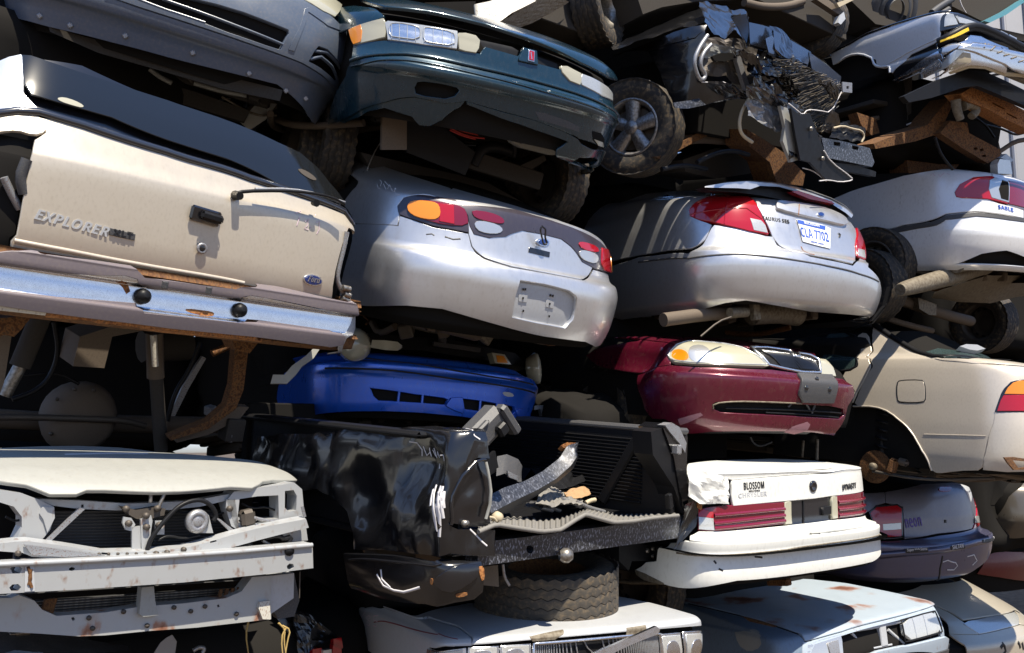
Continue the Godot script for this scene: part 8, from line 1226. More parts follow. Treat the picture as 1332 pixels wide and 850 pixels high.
# ---------------------------------------------------------------- body surfaces
# A car end is lofted from level stations [height, nose, half width, cap depth, squareness]; u runs round the plan, v up the stations.
class Surf:
	var st: Array
	var back := 2.2
	var dents := []
	var nz: FastNoiseLite
	var amp := 0.0
	func _init(stations: Array, b := 2.2):
		st = stations
		back = b
	func sec(v: float) -> Array:
		var n := st.size()
		v = clampf(v, 0.0, n - 1.000001)
		var i := int(v)
		var t := v - i
		var p0: Array = st[maxi(i - 1, 0)]
		var p1: Array = st[i]
		var p2: Array = st[mini(i + 1, n - 1)]
		var p3: Array = st[mini(i + 2, n - 1)]
		var t2 := t * t
		var t3 := t2 * t
		var a := 2.0 * t3 - 3.0 * t2 + 1.0
		var b := (t3 - 2.0 * t2 + t) * 0.35
		var c := 3.0 * t2 - 2.0 * t3
		var d := (t3 - t2) * 0.35
		var r := []
		for k in 5:
			r.append(a * p1[k] + b * (p2[k] - p0[k]) + c * p2[k] + d * (p3[k] - p1[k]))
		return r
	func pos(u: float, v: float) -> Vector3:
		var q := sec(v)
		var w := absf(u)
		var a := minf(w, 1.0) * PI * 0.5
		var e: float = 2.0 / q[4]
		var p := Vector3(signf(u) * q[2] * pow(sin(a), e), q[0], q[1] - q[3] + q[3] * pow(maxf(cos(a), 0.0), e) - maxf(w - 1.0, 0.0) * back)
		for d in dents:
			var g: float = 1.0 - p.distance_squared_to(d[0]) / (d[1] * d[1])
			if g > 0.0:
				p += d[2] * g * g
		if amp > 0.0:
			# folded sheet metal: flat facets that meet in creases
			var m := absf(nz.get_noise_3d(p.x, p.y, p.z)) * 1.6 - 0.3
			var k := absf(nz.get_noise_3d(p.z * 0.8 + 7.0, p.x * 1.3, p.y * 1.1)) * 1.6 - 0.3
			p += Vector3(m * 0.8, k * 0.5, m * 0.8 + k * 0.3) * amp
		return p
	func frame(u: float, v: float) -> Array:
		var p := pos(u, v)
		var s := 0.012
		var a := pos(u + s, v) - pos(u - s, v)
		var w := clampf(v, 0.03, st.size() - 1.03)
		var b := pos(u, w + 0.03) - pos(u, w - 0.03)
		var n := a.cross(b)
		n = n.normalized() if n.length() > 1e-9 else Vector3(0, 0, 1)
		return [p, n, a.normalized(), b.normalized()]

func pv(a: Array) -> PackedVector2Array:
	var r := PackedVector2Array()
	for i in range(0, a.size() - 1, 2):
		r.append(Vector2(a[i], a[i + 1]))
	return r

func p3(a: Array) -> PackedVector3Array:
	var r := PackedVector3Array()
	for i in range(0, a.size() - 2, 3):
		r.append(Vector3(a[i], a[i + 1], a[i + 2]))
	return r

func soften(p: PackedVector2Array, times: int) -> PackedVector2Array:
	for k in times:
		var r := PackedVector2Array()
		for i in p.size():
			var a := p[i]
			var b := p[(i + 1) % p.size()]
			r.append(a.lerp(b, 0.25))
			r.append(a.lerp(b, 0.75))
		p = r
	return p

func soften3(p: PackedVector3Array, times: int) -> PackedVector3Array:
	for k in times:
		var r := PackedVector3Array([p[0]])
		for i in p.size() - 1:
			r.append(p[i].lerp(p[i + 1], 0.25))
			r.append(p[i].lerp(p[i + 1], 0.75))
		r.append(p[p.size() - 1])
		p = r
	return p

# ---------------------------------------------------------------- mesh collection
class Bag:
	var v := PackedVector3Array()
	var n := PackedVector3Array()
	var t := PackedVector2Array()
	var i := PackedInt32Array()
	func add(p: Vector3, m: Vector3, uv := Vector2.ZERO) -> int:
		v.append(p)
		n.append(m)
		t.append(uv)
		return v.size() - 1
	func tri(a: int, b: int, c: int) -> void:
		# wind each face so that it shows its front where its normals point
		var f := (v[b] - v[a]).cross(v[c] - v[a])
		if f.dot(n[a] + n[b] + n[c]) > 0.0:
			i.append_array([a, c, b])
		else:
			i.append_array([a, b, c])
	func quad(a: int, b: int, c: int, d: int) -> void:
		tri(a, b, c)
		tri(a, c, d)
	func flat(pts: Array, m: Vector3) -> void:
		var first := v.size()
		for p in pts:
			add(p, m, Vector2(p.x + p.z, p.y))
		for k in range(1, pts.size() - 1):
			tri(first, first + k, first + k + 1)
	func commit() -> ArrayMesh:
		var arr := []
		arr.resize(Mesh.ARRAY_MAX)
		arr[Mesh.ARRAY_VERTEX] = v
		arr[Mesh.ARRAY_NORMAL] = n
		arr[Mesh.ARRAY_TEX_UV] = t
		arr[Mesh.ARRAY_INDEX] = i
		var me := ArrayMesh.new()
		if i.size():
			me.add_surface_from_arrays(Mesh.PRIMITIVE_TRIANGLES, arr)
		return me

func put(parent: Node, called: String, me: Mesh, m: Material) -> MeshInstance3D:
	var o := MeshInstance3D.new()
	o.name = called
	o.mesh = me
	o.material_override = m
	parent.add_child(o, true)
	return o

var taken := {}
func thing(called: String, label: String, category: String, where: Transform3D, group := "") -> Node3D:
	var o := Node3D.new()
	var c: int = taken.get(called, 0)
	taken[called] = c + 1
	o.name = called if c == 0 else "%s_%03d" % [called, c]
	o.transform = where
	o.set_meta("label", label)
	o.set_meta("category", category)
	if group:
		o.set_meta("group", group)
	add_child(o)
	return o

func place(x: float, y: float, z: float, yaw: float, pitch: float, roll: float, size := 1.0) -> Transform3D:
	return Transform3D((Basis(Vector3.UP, deg_to_rad(yaw)) * Basis(Vector3.RIGHT, deg_to_rad(pitch)) * Basis(Vector3.BACK, deg_to_rad(roll))).scaled(Vector3.ONE * size), Vector3(x, y, z))

# a sheet-metal or plastic panel: the outline on the body surface, its thickness and the holes cut in it
func panel(parent: Node, called: String, s: Surf, outline, m: Material, off := 0.0, thick := 0.012, cell := 0.045, rounds := 0, holes := []) -> MeshInstance3D:
	var poly: PackedVector2Array = soften(outline if outline is PackedVector2Array else pv(outline), rounds)
	var cuts := []
	for h in holes:
		cuts.append(soften(pv(h), rounds))
	var lo := poly[0]
	var hi := poly[0]
	for p in poly:
		lo = lo.min(p)
		hi = hi.max(p)
	var mid := (lo + hi) * 0.5
	var eu := (s.pos(mid.x + 0.02, mid.y) - s.pos(mid.x - 0.02, mid.y)).length() / 0.04
	var ev := maxf((s.pos(mid.x, mid.y + 0.1) - s.pos(mid.x, mid.y - 0.1)).length() / 0.2, 0.02)
	var nu := clampi(ceili((hi.x - lo.x) * eu / cell), 1, 90)
	var nv := clampi(ceili((hi.y - lo.y) * maxf(ev / cell, 2.5)), 1, 90)
	var d := Vector2((hi.x - lo.x) / nu, (hi.y - lo.y) / nv)
	var bag := Bag.new()
	var touched := {}
	var all := [poly] + cuts
	for ring: PackedVector2Array in all:
		for k in ring.size():
			var a := (ring[k] - lo) / d
			var b := (ring[(k + 1) % ring.size()] - lo) / d
			var steps := int(ceil(a.distance_to(b) * 6.0)) + 1
			for q in steps + 1:
				var c := a.lerp(b, float(q) / steps)
				touched[Vector2i(clampi(int(c.x), 0, nu - 1), clampi(int(c.y), 0, nv - 1))] = true
	var nodes := {}
	for j in nv:
		for i in nu:
			var c0 := lo + Vector2(i, j) * d
			if touched.has(Vector2i(i, j)):
				var cellp := PackedVector2Array([c0, c0 + Vector2(d.x, 0), c0 + d, c0 + Vector2(0, d.y)])
				var pieces := Geometry2D.intersect_polygons(cellp, poly)
				for cut: PackedVector2Array in cuts:
					var left: Array[PackedVector2Array] = []
					for piece in pieces:
						left.append_array(Geometry2D.clip_polygons(piece, cut))
					pieces = left
				for piece in pieces:
					if piece.size() < 3:
						continue
					var ids := []
					for p in piece:
						var f := s.frame(p.x, p.y)
						ids.append(bag.add(f[0] + f[1] * off, f[1], p))
					var tr := Geometry2D.triangulate_polygon(piece)
					for k in range(0, tr.size(), 3):
						bag.tri(ids[tr[k]], ids[tr[k + 1]], ids[tr[k + 2]])
			else:
				var c := c0 + d * 0.5
				if not Geometry2D.is_point_in_polygon(c, poly):
					continue
				var inside := true
				for cut: PackedVector2Array in cuts:
					if Geometry2D.is_point_in_polygon(c, cut):
						inside = false
				if not inside:
					continue
				var ids := []
				for w in [Vector2i(i, j), Vector2i(i + 1, j), Vector2i(i + 1, j + 1), Vector2i(i, j + 1)]:
					if not nodes.has(w):
						var p := lo + Vector2(w) * d
						var f := s.frame(p.x, p.y)
						nodes[w] = bag.add(f[0] + f[1] * off, f[1], p)
					ids.append(nodes[w])
				bag.quad(ids[0], ids[1], ids[2], ids[3])
	if thick > 0.0:
		for r in all.size():
			var ring: PackedVector2Array = all[r]
			var depth := thick if r == 0 else maxf(thick, 0.03)
			var centre := Vector3.ZERO
			var fr := []
			for k in ring.size():
				var a := ring[k]
				var b := ring[(k + 1) % ring.size()]
				var steps := maxi(1, ceili(maxf(absf(b.x - a.x) / d.x, absf(b.y - a.y) / d.y)))
				for q in steps:
					var p := a.lerp(b, float(q) / steps)
					fr.append(s.frame(p.x, p.y))
			for f in fr:
				centre += f[0]
			centre /= fr.size()
			var ids := []
			for k in fr.size():
				var f: Array = fr[k]
				var t: Vector3 = fr[(k + 1) % fr.size()][0] - fr[k - 1][0]
				var side := t.cross(f[1]).normalized()
				if side.dot(f[0] - centre) < 0.0:
					side = -side
				if r > 0:
					side = -side
				var top: Vector3 = f[0] + f[1] * off
				ids.append([bag.add(top, (f[1] + side * 0.4).normalized()), bag.add(top - f[1] * depth * 0.35 + side * minf(0.0035, depth * 0.3), (side + f[1] * 0.25).normalized()), bag.add(top - f[1] * depth + side * minf(0.0035, depth * 0.3), side)])
			for k in ids.size():
				var a: Array = ids[k]
				var b: Array = ids[(k + 1) % ids.size()]
				bag.quad(a[0], b[0], b[1], a[1])
				bag.quad(a[1], b[1], b[2], a[2])
	return put(parent, called, bag.commit(), m)

# a bead or strip that follows the body surface
func strip(parent: Node, called: String, s: Surf, line, width: float, height: float, m: Material, off := 0.0, rounds := 0, closed := false) -> MeshInstance3D:
	var l := pv(line)
	if rounds and not closed:
		var three := PackedVector3Array()
		for p in l:
			three.append(Vector3(p.x, p.y, 0))
		three = soften3(three, rounds)
		l.clear()
		for p in three:
			l.append(Vector2(p.x, p.y))
	elif rounds:
		l = soften(l, rounds)
	var fr := []
	var count := l.size() if closed else l.size() - 1
	for k in count:
		var b := l[(k + 1) % l.size()]
		var steps := clampi(ceili((s.pos(l[k].x, l[k].y) - s.pos(b.x, b.y)).length() / 0.06), 1, 30)
		for q in steps:
			var p := l[k].lerp(b, float(q) / steps)
			fr.append(s.frame(p.x, p.y))
	if not closed:
		fr.append(s.frame(l[l.size() - 1].x, l[l.size() - 1].y))
	var pts := PackedVector3Array()
	var ups := PackedVector3Array()
	for f in fr:
		pts.append(f[0] + f[1] * off)
		ups.append(f[1])
	return put(parent, called, bead(pts, ups, width, height, closed), m)

func bead(pts: PackedVector3Array, ups: PackedVector3Array, width: float, height: float, closed := false) -> ArrayMesh:
	var bag := Bag.new()
	var rows := []
	var n := pts.size()
	for k in n:
		var a := pts[(k - 1 + n) % n] if closed or k > 0 else pts[k]
		var b := pts[(k + 1) % n] if closed or k < n - 1 else pts[k]
		var side := (b - a).cross(ups[k]).normalized()
		var row := []
		for q in 5:
			var g := PI * q / 4.0
			var dir := side * cos(g) + ups[k] * sin(g)
			row.append(bag.add(pts[k] + side * cos(g) * width * 0.5 + ups[k] * sin(g) * height, dir))
		rows.append(row)
	for k in (n if closed else n - 1):
		for q in 4:
			bag.quad(rows[k][q], rows[(k + 1) % n][q], rows[(k + 1) % n][q + 1], rows[k][q + 1])
	return bag.commit()

# ---------------------------------------------------------------- solid shapes
func tube_mesh(pts: PackedVector3Array, r0: float, r1 := -1.0, sides := 10, rounds := 1) -> ArrayMesh:
	if r1 < 0.0:
		r1 = r0
	var p := soften3(pts, rounds) if pts.size() > 2 else pts
	var bag := Bag.new()
	var rows := []
	var up := Vector3(0.13, 0.97, 0.21).normalized()
	for k in p.size():
		var t := (p[mini(k + 1, p.size() - 1)] - p[maxi(k - 1, 0)]).normalized()
		var x := up.cross(t)
		if x.length() < 0.05:
			x = Vector3.RIGHT.cross(t)
		x = x.normalized()
		var y := t.cross(x)
		up = y
		var r := lerpf(r0, r1, float(k) / (p.size() - 1))
		var row := []
		for q in sides:
			var g := TAU * q / sides
			var d := x * cos(g) + y * sin(g)
			row.append(bag.add(p[k] + d * r, d))
		rows.append(row)
	for k in p.size() - 1:
		for q in sides:
			bag.quad(rows[k][q], rows[k][(q + 1) % sides], rows[k + 1][(q + 1) % sides], rows[k + 1][q])
	for e in 2:
		var k := 0 if e == 0 else p.size() - 1
		var t := (p[1] - p[0] if e == 0 else p[k - 1] - p[k]).normalized() * -1.0
		var ring := []
		for q in sides:
			ring.append(bag.v[rows[k][q]])
		bag.flat(ring, t)
	return bag.commit()

func tube(parent: Node, called: String, pts, r: float, m: Material, r1 := -1.0, sides := 10, rounds := 1) -> MeshInstance3D:
	return put(parent, called, tube_mesh(p3(pts), r, r1, sides, rounds), m)

# box with chamfered long edges
func block_mesh(size: Vector3, c := 0.006) -> ArrayMesh:
	var bag := Bag.new()
	var h := size * 0.5
	c = minf(c, minf(h.x, minf(h.y, h.z)) * 0.8)
	for ax in 3:
		for sg in [-1.0, 1.0]:
			var n := Vector3.ZERO
			n[ax] = sg
			var b := (ax + 1) % 3
			var d := (ax + 2) % 3
			var pts := []
			for w in [[-1, -1], [1, -1], [1, 1], [-1, 1]]:
				var p := Vector3.ZERO
				p[ax] = sg * h[ax]
				p[b] = w[0] * (h[b] - c)
				p[d] = w[1] * (h[d] - c)
				pts.append(p)
			bag.flat(pts, n)
	for ax in 3:
		var b := (ax + 1) % 3
		var d := (ax + 2) % 3
		for w in [[-1.0, -1.0], [1.0, -1.0], [1.0, 1.0], [-1.0, 1.0]]:
			var n := Vector3.ZERO
			n[b] = w[0]
			n[d] = w[1]
			n = n.normalized()
			var pts := []
			for e in [[-1.0, 0], [1.0, 0], [1.0, 1], [-1.0, 1]]:
				var p := Vector3.ZERO
				p[ax] = e[0] * (h[ax] - c)
				p[b] = w[0] * (h[b] - (c if e[1] == 1 else 0.0))
				p[d] = w[1] * (h[d] - (c if e[1] == 0 else 0.0))
				pts.append(p)
			bag.flat(pts, n)
	return bag.commit()

func block(parent: Node, called: String, at: Vector3, size: Vector3, m: Material, turn := Vector3.ZERO, c := 0.006) -> MeshInstance3D:
	var o := put(parent, called, block_mesh(size, c), m)
	o.position = at
	o.rotation_degrees = turn
	return o

# flat plate: an outline given as points in space, pushed back by a vector
func plate(parent: Node, called: String, outline, push: Vector3, m: Material, holes := []) -> MeshInstance3D:
	var pts := p3(outline)
	var c := Vector3.ZERO
	for p in pts:
		c += p
	c /= pts.size()
	var n := Vector3.ZERO
	for k in pts.size():
		n += (pts[k] - c).cross(pts[(k + 1) % pts.size()] - c)
	n = n.normalized()
	if n.dot(push) > 0.0:
		n = -n
	var x := (pts[1] - pts[0])
	x = (x - n * x.dot(n)).normalized()
	var y := n.cross(x)
	var flat := PackedVector2Array()
	for p in pts:
		flat.append(Vector2((p - c).dot(x), (p - c).dot(y)))
	var bag := Bag.new()
	var rings := [[flat, pts]]
	for h in holes:
		var hp := p3(h)
		var hf := PackedVector2Array()
		for p in hp:
			hf.append(Vector2((p - c).dot(x), (p - c).dot(y)))
		rings.append([hf, hp])
	var pieces: Array[PackedVector2Array] = [flat]
	if holes.size():
		# split the sheet into strips through each hole so that no piece is a ring
		for k in range(1, rings.size()):
			var left: Array[PackedVector2Array] = []
			var hc := Vector2.ZERO
			for p: Vector2 in rings[k][0]:
				hc += p
			hc /= rings[k][0].size()
			for piece in pieces:
				for half in [PackedVector2Array([Vector2(-9, -9), Vector2(hc.x, -9), Vector2(hc.x, 9), Vector2(-9, 9)]), PackedVector2Array([Vector2(hc.x, -9), Vector2(9, -9), Vector2(9, 9), Vector2(hc.x, 9)])]:
					for part in Geometry2D.intersect_polygons(piece, half):
						left.append_array(Geometry2D.clip_polygons(part, rings[k][0]))
			pieces = left
	for piece in pieces:
		var tr := Geometry2D.triangulate_polygon(piece)
		for side in 2:
			var ids := []
			for p in piece:
				ids.append(bag.add(c + x * p.x + y * p.y + (push if side else Vector3.ZERO), -n if side else n, p))
			for k in range(0, tr.size(), 3):
				bag.tri(ids[tr[k]], ids[tr[k + 1]], ids[tr[k + 2]])
	for r in rings.size():
		var ring: PackedVector3Array = rings[r][1]
		for k in ring.size():
			var a := ring[k]
			var b := ring[(k + 1) % ring.size()]
			var sd := (b - a).cross(push).normalized()
			if (sd.dot((a + b) * 0.5 - c) < 0.0) != (r > 0):
				sd = -sd
			bag.flat([a, b, b + push, a + push], sd)
	return put(parent, called, bag.commit(), m)

func lathe_mesh(profile: Array, sides := 28) -> ArrayMesh:
	# profile: flat list of radius, x along the axle (the x axis)
	var bag := Bag.new()
	var rows := []
	var n := profile.size() / 2
	for k in n:
		var a := Vector2(profile[maxi(k - 1, 0) * 2], profile[maxi(k - 1, 0) * 2 + 1])
		var b := Vector2(profile[mini(k + 1, n - 1) * 2], profile[mini(k + 1, n - 1) * 2 + 1])
		var t := (b - a).normalized()
		var row := []
		for q in sides:
			var g := TAU * q / sides
			var d := Vector3(0, cos(g), sin(g))
			row.append(bag.add(Vector3(profile[k * 2 + 1], 0, 0) + d * profile[k * 2], (d * -t.y + Vector3.RIGHT * t.x) * -1.0))
		rows.append(row)
	for k in n - 1:
		for q in sides:
			bag.quad(rows[k][q], rows[k][(q + 1) % sides], rows[k + 1][(q + 1) % sides], rows[k + 1][q])
	return bag.commit()

var wheel_cache := {}
func tyre_mesh(r: float, w: float, rim: float, lugs: int) -> ArrayMesh:
	var key := "%s %s %s %s" % [r, w, rim, lugs]
	if wheel_cache.has(key):
		return wheel_cache[key]
	var bag := Bag.new()
	var h := w * 0.5
	var sides := maxi(48, lugs * 2)
	# side wall, shoulder, four tread ribs parted by grooves, shoulder, side wall
	var prof := [rim, -h * 0.72, rim + 0.012, -h * 0.86, lerpf(rim, r, 0.45), -h, lerpf(rim, r, 0.8), -h * 0.97, r - 0.012, -h * 0.86]
	for g in 5:
		var c := lerpf(-0.78, 0.78, g / 4.0) * h
		var half := h * 0.172
		prof.append_array([r - 0.008, c - half - h * 0.02, r, c - half, r, c + half, r - 0.008, c + half + h * 0.02])
	prof.append_array([r - 0.012, h * 0.86, lerpf(rim, r, 0.8), h * 0.97, lerpf(rim, r, 0.45), h, rim + 0.012, h * 0.86, rim, h * 0.72])
	var n := prof.size() / 2
	var rows := []
	for k in n:
		var a := Vector2(prof[maxi(k - 1, 0) * 2], prof[maxi(k - 1, 0) * 2 + 1])
		var b := Vector2(prof[mini(k + 1, n - 1) * 2], prof[mini(k + 1, n - 1) * 2 + 1])
		var t := (b - a).normalized()
		var row := []
		for q in sides:
			var zig := 0.0
			var rr: float = prof[k * 2]
			var x: float = prof[k * 2 + 1]
			if k > 4 and k < n - 5:
				x += [0.0, h * 0.055, 0.0, -h * 0.055][q % 4] if lugs > 0 else 0.0
			if (k == 4 or k == n - 5) and lugs > 0 and q % 4 < 2:
				rr -= 0.01
			var g := TAU * (q + zig) / sides
			var d := Vector3(0, cos(g), sin(g))
			row.append(bag.add(Vector3(x, 0, 0) + d * rr, (d * t.y + Vector3.LEFT * t.x)))
		rows.append(row)
	for k in n - 1:
		for q in sides:
			bag.quad(rows[k][q], rows[k][(q + 1) % sides], rows[k + 1][(q + 1) % sides], rows[k + 1][q])
	var me := bag.commit()
	wheel_cache[key] = me
	return me

# a wheel whose outer face looks along its own +x
func wheel(parent: Node, at: Vector3, turn: Vector3, r: float, w: float, rim: float, style: String, rim_mat: Material) -> Node3D:
	var o := Node3D.new()
	o.name = "wheel"
	parent.add_child(o, true)
	o.position = at
	o.rotation_degrees = turn
	put(o, "tyre", tyre_mesh(r, w, rim, 60), M.tyre)
	var h := w * 0.5
	if style == "none":
		return o
	put(o, "rim", lathe_mesh([rim + 0.004, h * 0.80, rim - 0.006, h * 0.86, rim - 0.014, h * 0.80, rim - 0.03, h * 0.5, rim - 0.035, -h * 0.3, rim - 0.02, -h * 0.8, rim + 0.004, -h * 0.8], 40), rim_mat)
	if style == "steel":
		var disc := lathe_mesh([rim - 0.03, h * 0.35, rim * 0.78, h * 0.18, rim * 0.55, h * 0.42, rim * 0.36, h * 0.5, rim * 0.3, h * 0.34, 0.0, h * 0.34], 40)
		put(o, "disc", disc, rim_mat)
		for k in 12:
			var g := TAU * k / 12.0
			block(o, "vent_hole", Vector3(h * 0.26, cos(g) * rim * 0.72, sin(g) * rim * 0.72), Vector3(0.02, 0.024, 0.04), M.black_plastic, Vector3(rad_to_deg(g), 0, 0))
		for k in 5:
			var g := TAU * k / 5.0
			put(o, "wheel_nut", lathe_mesh([0.012, h * 0.36, 0.012, h * 0.52, 0.0, h * 0.54], 6), M.steel).position = Vector3(0, cos(g) * rim * 0.26, sin(g) * rim * 0.26)
	elif style == "alloy":
		put(o, "drum", lathe_mesh([rim * 0.75, -h * 0.1, rim * 0.75, h * 0.02, 0.0, h * 0.02], 30), M.iron)
		for k in 5:
			var g := TAU * k / 5.0
			var sp := Bag.new()
			var d := Vector3(0, cos(g), sin(g))
			var e := Vector3(0, -sin(g), cos(g))
			var rows := []
			for q in 6:
				var f := q / 5.0
				var c := d * lerpf(0.035, rim - 0.012, f) + Vector3.RIGHT * h * lerpf(0.62, 0.72, f)
				var wd := lerpf(0.042, 0.036, f) + 0.02 * f * f
				rows.append([sp.add(c - e * wd - Vector3.RIGHT * 0.05, -e), sp.add(c - e * wd, (Vector3.RIGHT - e).normalized()), sp.add(c + Vector3.RIGHT * 0.008, Vector3.RIGHT), sp.add(c + e * wd, (Vector3.RIGHT + e).normalized()), sp.add(c + e * wd - Vector3.RIGHT * 0.05, e)])
			for q in 5:
				for z in 4:
					sp.quad(rows[q][z], rows[q + 1][z], rows[q + 1][z + 1], rows[q][z + 1])
			put(o, "spoke", sp.commit(), rim_mat)
		put(o, "hub_cap", lathe_mesh([0.05, h * 0.5, 0.045, h * 0.76, 0.0, h * 0.8], 20), rim_mat)
	elif style == "brake":
		put(o, "disc", lathe_mesh([rim * 0.6, -0.01, rim * 0.6, 0.012, 0.0, 0.012], 30), M.rust)
	return o

# torn or crumpled sheet metal: a sheet between two edges, folded by noise
func crumpled(parent: Node, called: String, edge_a, edge_b, amount: float, scale: float, m: Material, seed_ := 1, nu := 26, nv := 16, flat := true) -> MeshInstance3D:
	var a := p3(edge_a)
	var b := p3(edge_b)
	var nz := FastNoiseLite.new()
	nz.seed = seed_
	nz.noise_type = FastNoiseLite.TYPE_CELLULAR
	nz.cellular_return_type = FastNoiseLite.RETURN_DISTANCE2_SUB
	nz.frequency = scale
	nz.fractal_octaves = 2
	var n := (a[a.size() - 1] - a[0]).cross(b[0] - a[0]).normalized()
	var grid := []
	for j in nv + 1:
		var row := []
		for i in nu + 1:
			var f := float(i) / nu
			var p := along(a, f).lerp(along(b, f), float(j) / nv)
			var h := nz.get_noise_3dv(p * 1.0) + 0.4
			var k := nz.get_noise_3dv(p * 1.7 + Vector3(5, 3, 1))
			p += n * h * amount + Vector3(k, -k * 0.7, h * 0.3) * amount * 0.45
			row.append(p)
		grid.append(row)
	var bag := Bag.new()
	for j in nv:
		for i in nu:
			for tri in [[grid[j][i], grid[j][i + 1], grid[j + 1][i + 1]], [grid[j][i], grid[j + 1][i + 1], grid[j + 1][i]]]:
				var fn: Vector3 = (tri[1] - tri[0]).cross(tri[2] - tri[0]).normalized()
				bag.flat(tri, fn)
	if not flat:
		bag = Bag.new()
		var ids := []
		for j in nv + 1:
			var row := []
			for i in nu + 1:
				var dx: Vector3 = grid[j][mini(i + 1, nu)] - grid[j][maxi(i - 1, 0)]
				var dy: Vector3 = grid[mini(j + 1, nv)][i] - grid[maxi(j - 1, 0)][i]
				row.append(bag.add(grid[j][i], dx.cross(dy).normalized()))
			ids.append(row)
		for j in nv:
			for i in nu:
				bag.quad(ids[j][i], ids[j][i + 1], ids[j + 1][i + 1], ids[j + 1][i])
	return put(parent, called, bag.commit(), m)

func along(p: PackedVector3Array, f: float) -> Vector3:
	var x := clampf(f, 0.0, 1.0) * (p.size() - 1)
	var i := mini(int(x), p.size() - 2)
	return p[i].lerp(p[i + 1], x - i)

# raised lettering that stands on the body surface, its baseline along a direction given by two points (u, v)
func letters(parent: Node, called: String, text: String, s: Surf, a: Vector2, b: Vector2, height: float, m: Material, off := 0.003, depth := 0.003, serif := false, lean := 0.0) -> MeshInstance3D:
	var fa := s.frame(a.x, a.y)
	var fm := s.frame((a.x + b.x) * 0.5, (a.y + b.y) * 0.5)
	var pb := s.pos(b.x, b.y)
	var x: Vector3 = (pb - fa[0])
	return letters_at(parent, called, text, fa[0], x, fm[1], height, m, off, depth, serif, lean)

func letters_at(parent: Node, called: String, text: String, from: Vector3, run: Vector3, normal: Vector3, height: float, m: Material, off := 0.003, depth := 0.003, serif := false, lean := 0.0) -> MeshInstance3D:
	var tm := TextMesh.new()
	var f := SystemFont.new()
	f.font_names = PackedStringArray(["Droid Serif" if serif else "Droid Sans"])
	f.font_weight = 700
	tm.font = f
	tm.text = text
	tm.font_size = 64
	tm.pixel_size = 0.01
	tm.depth = 0.2
	tm.curve_step = 2.0
	tm.horizontal_alignment = HORIZONTAL_ALIGNMENT_CENTER
	tm.vertical_alignment = VERTICAL_ALIGNMENT_CENTER
	var box := tm.get_aabb()
	var o := put(parent, called, tm, m)
	var x := run.normalized()
	var y := normal.cross(x).normalized()
	var z := x.cross(y)
	var sx := run.length() / box.size.x
	var sy := height / box.size.y
	o.transform = Transform3D(Basis(x * sx, (y + x * lean) * sy, z * depth / 0.2), from + run * 0.5 + y * height * 0.5 + z * (off + depth * 0.5))
	return o

# handwriting in chalk: pen strokes on the body surface
func scrawl(parent: Node, called: String, s: Surf, strokes: Array, m: Material, width := 0.005) -> MeshInstance3D:
	var bag := Bag.new()
	for st in strokes:
		var l := pv(st)
		var pts := PackedVector3Array()
		var ups := PackedVector3Array()
		for p in l:
			var f := s.frame(p.x, p.y)
			pts.append(f[0] + f[1] * 0.0015)
			ups.append(f[1])
		if pts.size() < 2:
			continue
		var me := bead(pts, ups, width, 0.001)
		var arr := me.surface_get_arrays(0)
		var first := bag.v.size()
		bag.v.append_array(arr[Mesh.ARRAY_VERTEX])
		bag.n.append_array(arr[Mesh.ARRAY_NORMAL])
		bag.t.append_array(arr[Mesh.ARRAY_TEX_UV])
		for k in arr[Mesh.ARRAY_INDEX]:
			bag.i.append(k + first)
	return put(parent, called, bag.commit(), m)

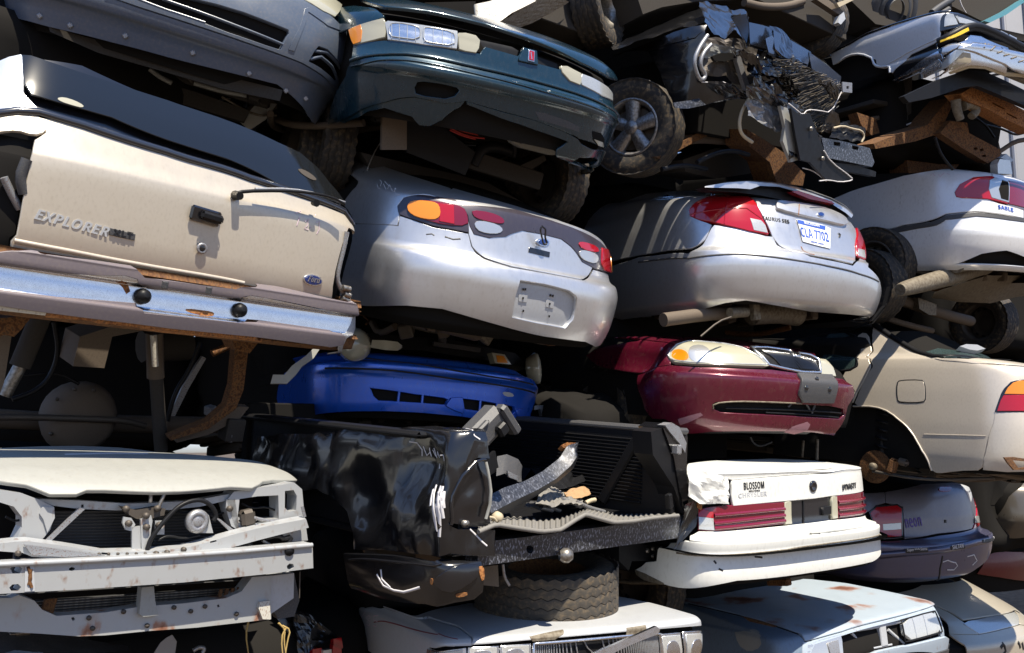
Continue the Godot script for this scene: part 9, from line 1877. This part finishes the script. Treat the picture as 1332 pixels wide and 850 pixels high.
# what lies under and inside every wreck: floor pan with ribs, rails, cross members, exhaust, tank
func underside(car: Node, w: float, y: float, z: float, len: float, m: Material, rail: Material, opts := {}) -> Node3D:
	var o := Node3D.new()
	o.name = "underbody"
	car.add_child(o, true)
	block(o, "floor_pan", Vector3(0, y + 0.05, z - len * 0.5), Vector3(w * 2.0, 0.04, len), m)
	for k in 6:
		block(o, "rib", Vector3(lerpf(-0.7, 0.7, k / 5.0) * w, y + 0.02, z - len * 0.5), Vector3(0.06, 0.03, len * 0.96), m, Vector3.ZERO, 0.012)
	for sx in [-1.0, 1.0]:
		block(o, "frame_rail", Vector3(sx * w * 0.58, y - 0.03, z - len * 0.5), Vector3(0.08, 0.09, len * 0.98), rail, Vector3(0, 0, 0), 0.012)
	for k in 3:
		block(o, "cross_member", Vector3(0, y - 0.04, z - 0.25 - k * len * 0.3), Vector3(w * 1.4, 0.07, 0.1), rail, Vector3(0, 0, 0), 0.015)
	# pipes, hoses and brackets that hang from the floor
	var rng := RandomNumberGenerator.new()
	rng.seed = int(absf(w * 9000.0 + y * 700.0 + z * 50.0 + len * 11.0))
	var kinds := [M.under_brown, M.iron, M.black_plastic, M.muffler, M.dark_rust, M.under_brown, M.galvanised]
	for k in 9:
		var a := Vector3(rng.randf_range(-0.9, 0.9) * w, y - rng.randf_range(0.03, 0.12), z - rng.randf_range(0.0, 0.9))
		var run := Vector3(rng.randf_range(-0.45, 0.45), rng.randf_range(-0.05, 0.05), -rng.randf_range(0.1, 0.9))
		var bend := a + run * 0.5 + Vector3(rng.randf_range(-0.12, 0.12), -rng.randf_range(0.0, 0.08), 0)
		tube(o, ["pipe", "hose", "brake_pipe"][k % 3], [a.x, a.y, a.z, bend.x, bend.y, bend.z, a.x + run.x, a.y + run.y, a.z + run.z], [0.022, 0.013, 0.007][k % 3], kinds[rng.randi() % kinds.size()], -1.0, 8, 2)
	for k in 7:
		var at := Vector3(rng.randf_range(-0.9, 0.9) * w, y - rng.randf_range(0.0, 0.1), z - rng.randf_range(0.0, 0.7))
		block(o, "bracket", at, Vector3(rng.randf_range(0.04, 0.14), rng.randf_range(0.02, 0.1), rng.randf_range(0.04, 0.2)), kinds[rng.randi() % kinds.size()], Vector3(rng.randf_range(-25, 25), rng.randf_range(-40, 40), rng.randf_range(-25, 25)), 0.008)
	if not opts.has("no_engine"):
		put(o, "cabin_filler", lump_mesh(Vector3(w * 2.3, opts.get("high", 1.0), len * 0.78), 0.16, int(absf(w * 1000.0 + y * 77.0 + z * 13.0))), M.shell).position = Vector3(0, y + 0.08 + opts.get("high", 1.0) * 0.5, z - 0.75 - len * 0.39)  # cabin lump sized to close sky gaps, its black standing in for shade
	return o

# a filler lump for cabins and gaps: a rounded, buckled hull
var lump_cache := {}
func lump_mesh(size: Vector3, buckle: float, seed_: int) -> ArrayMesh:
	var nz := FastNoiseLite.new()
	nz.seed = seed_
	nz.frequency = 1.3
	nz.fractal_octaves = 3
	var bag := Bag.new()
	var nu := 36
	var nv := 18
	var pts := []
	for j in nv + 1:
		var row := []
		var b := PI * j / nv - PI * 0.5
		for i in nu + 1:
			var a := TAU * i / nu
			var d := Vector3(cos(b) * cos(a), sin(b), cos(b) * sin(a))
			var p := Vector3(signf(d.x) * pow(absf(d.x), 0.35), signf(d.y) * pow(absf(d.y), 0.35), signf(d.z) * pow(absf(d.z), 0.35)) * size * 0.5
			var n := nz.get_noise_3dv(p * 1.6)
			row.append(p * (1.0 - maxf(n, 0.0) * buckle) - Vector3(0, maxf(-n, 0.0) * buckle * 0.5, 0))
		pts.append(row)
	var ids := []
	for j in nv + 1:
		var row := []
		for i in nu + 1:
			var dx: Vector3 = pts[j][(i + 1) % nu] - pts[j][(i - 1 + nu) % nu]
			var dy: Vector3 = pts[mini(j + 1, nv)][i] - pts[maxi(j - 1, 0)][i]
			var n := dx.cross(dy)
			n = n.normalized() if n.length() > 1e-8 else Vector3(0, signf(pts[j][i].y), 0)
			row.append(bag.add(pts[j][i], n if n.dot(pts[j][i]) > 0.0 else -n))
		ids.append(row)
	for j in nv:
		for i in nu:
			bag.quad(ids[j][i], ids[j][i + 1], ids[j + 1][i + 1], ids[j + 1][i])
	return bag.commit()
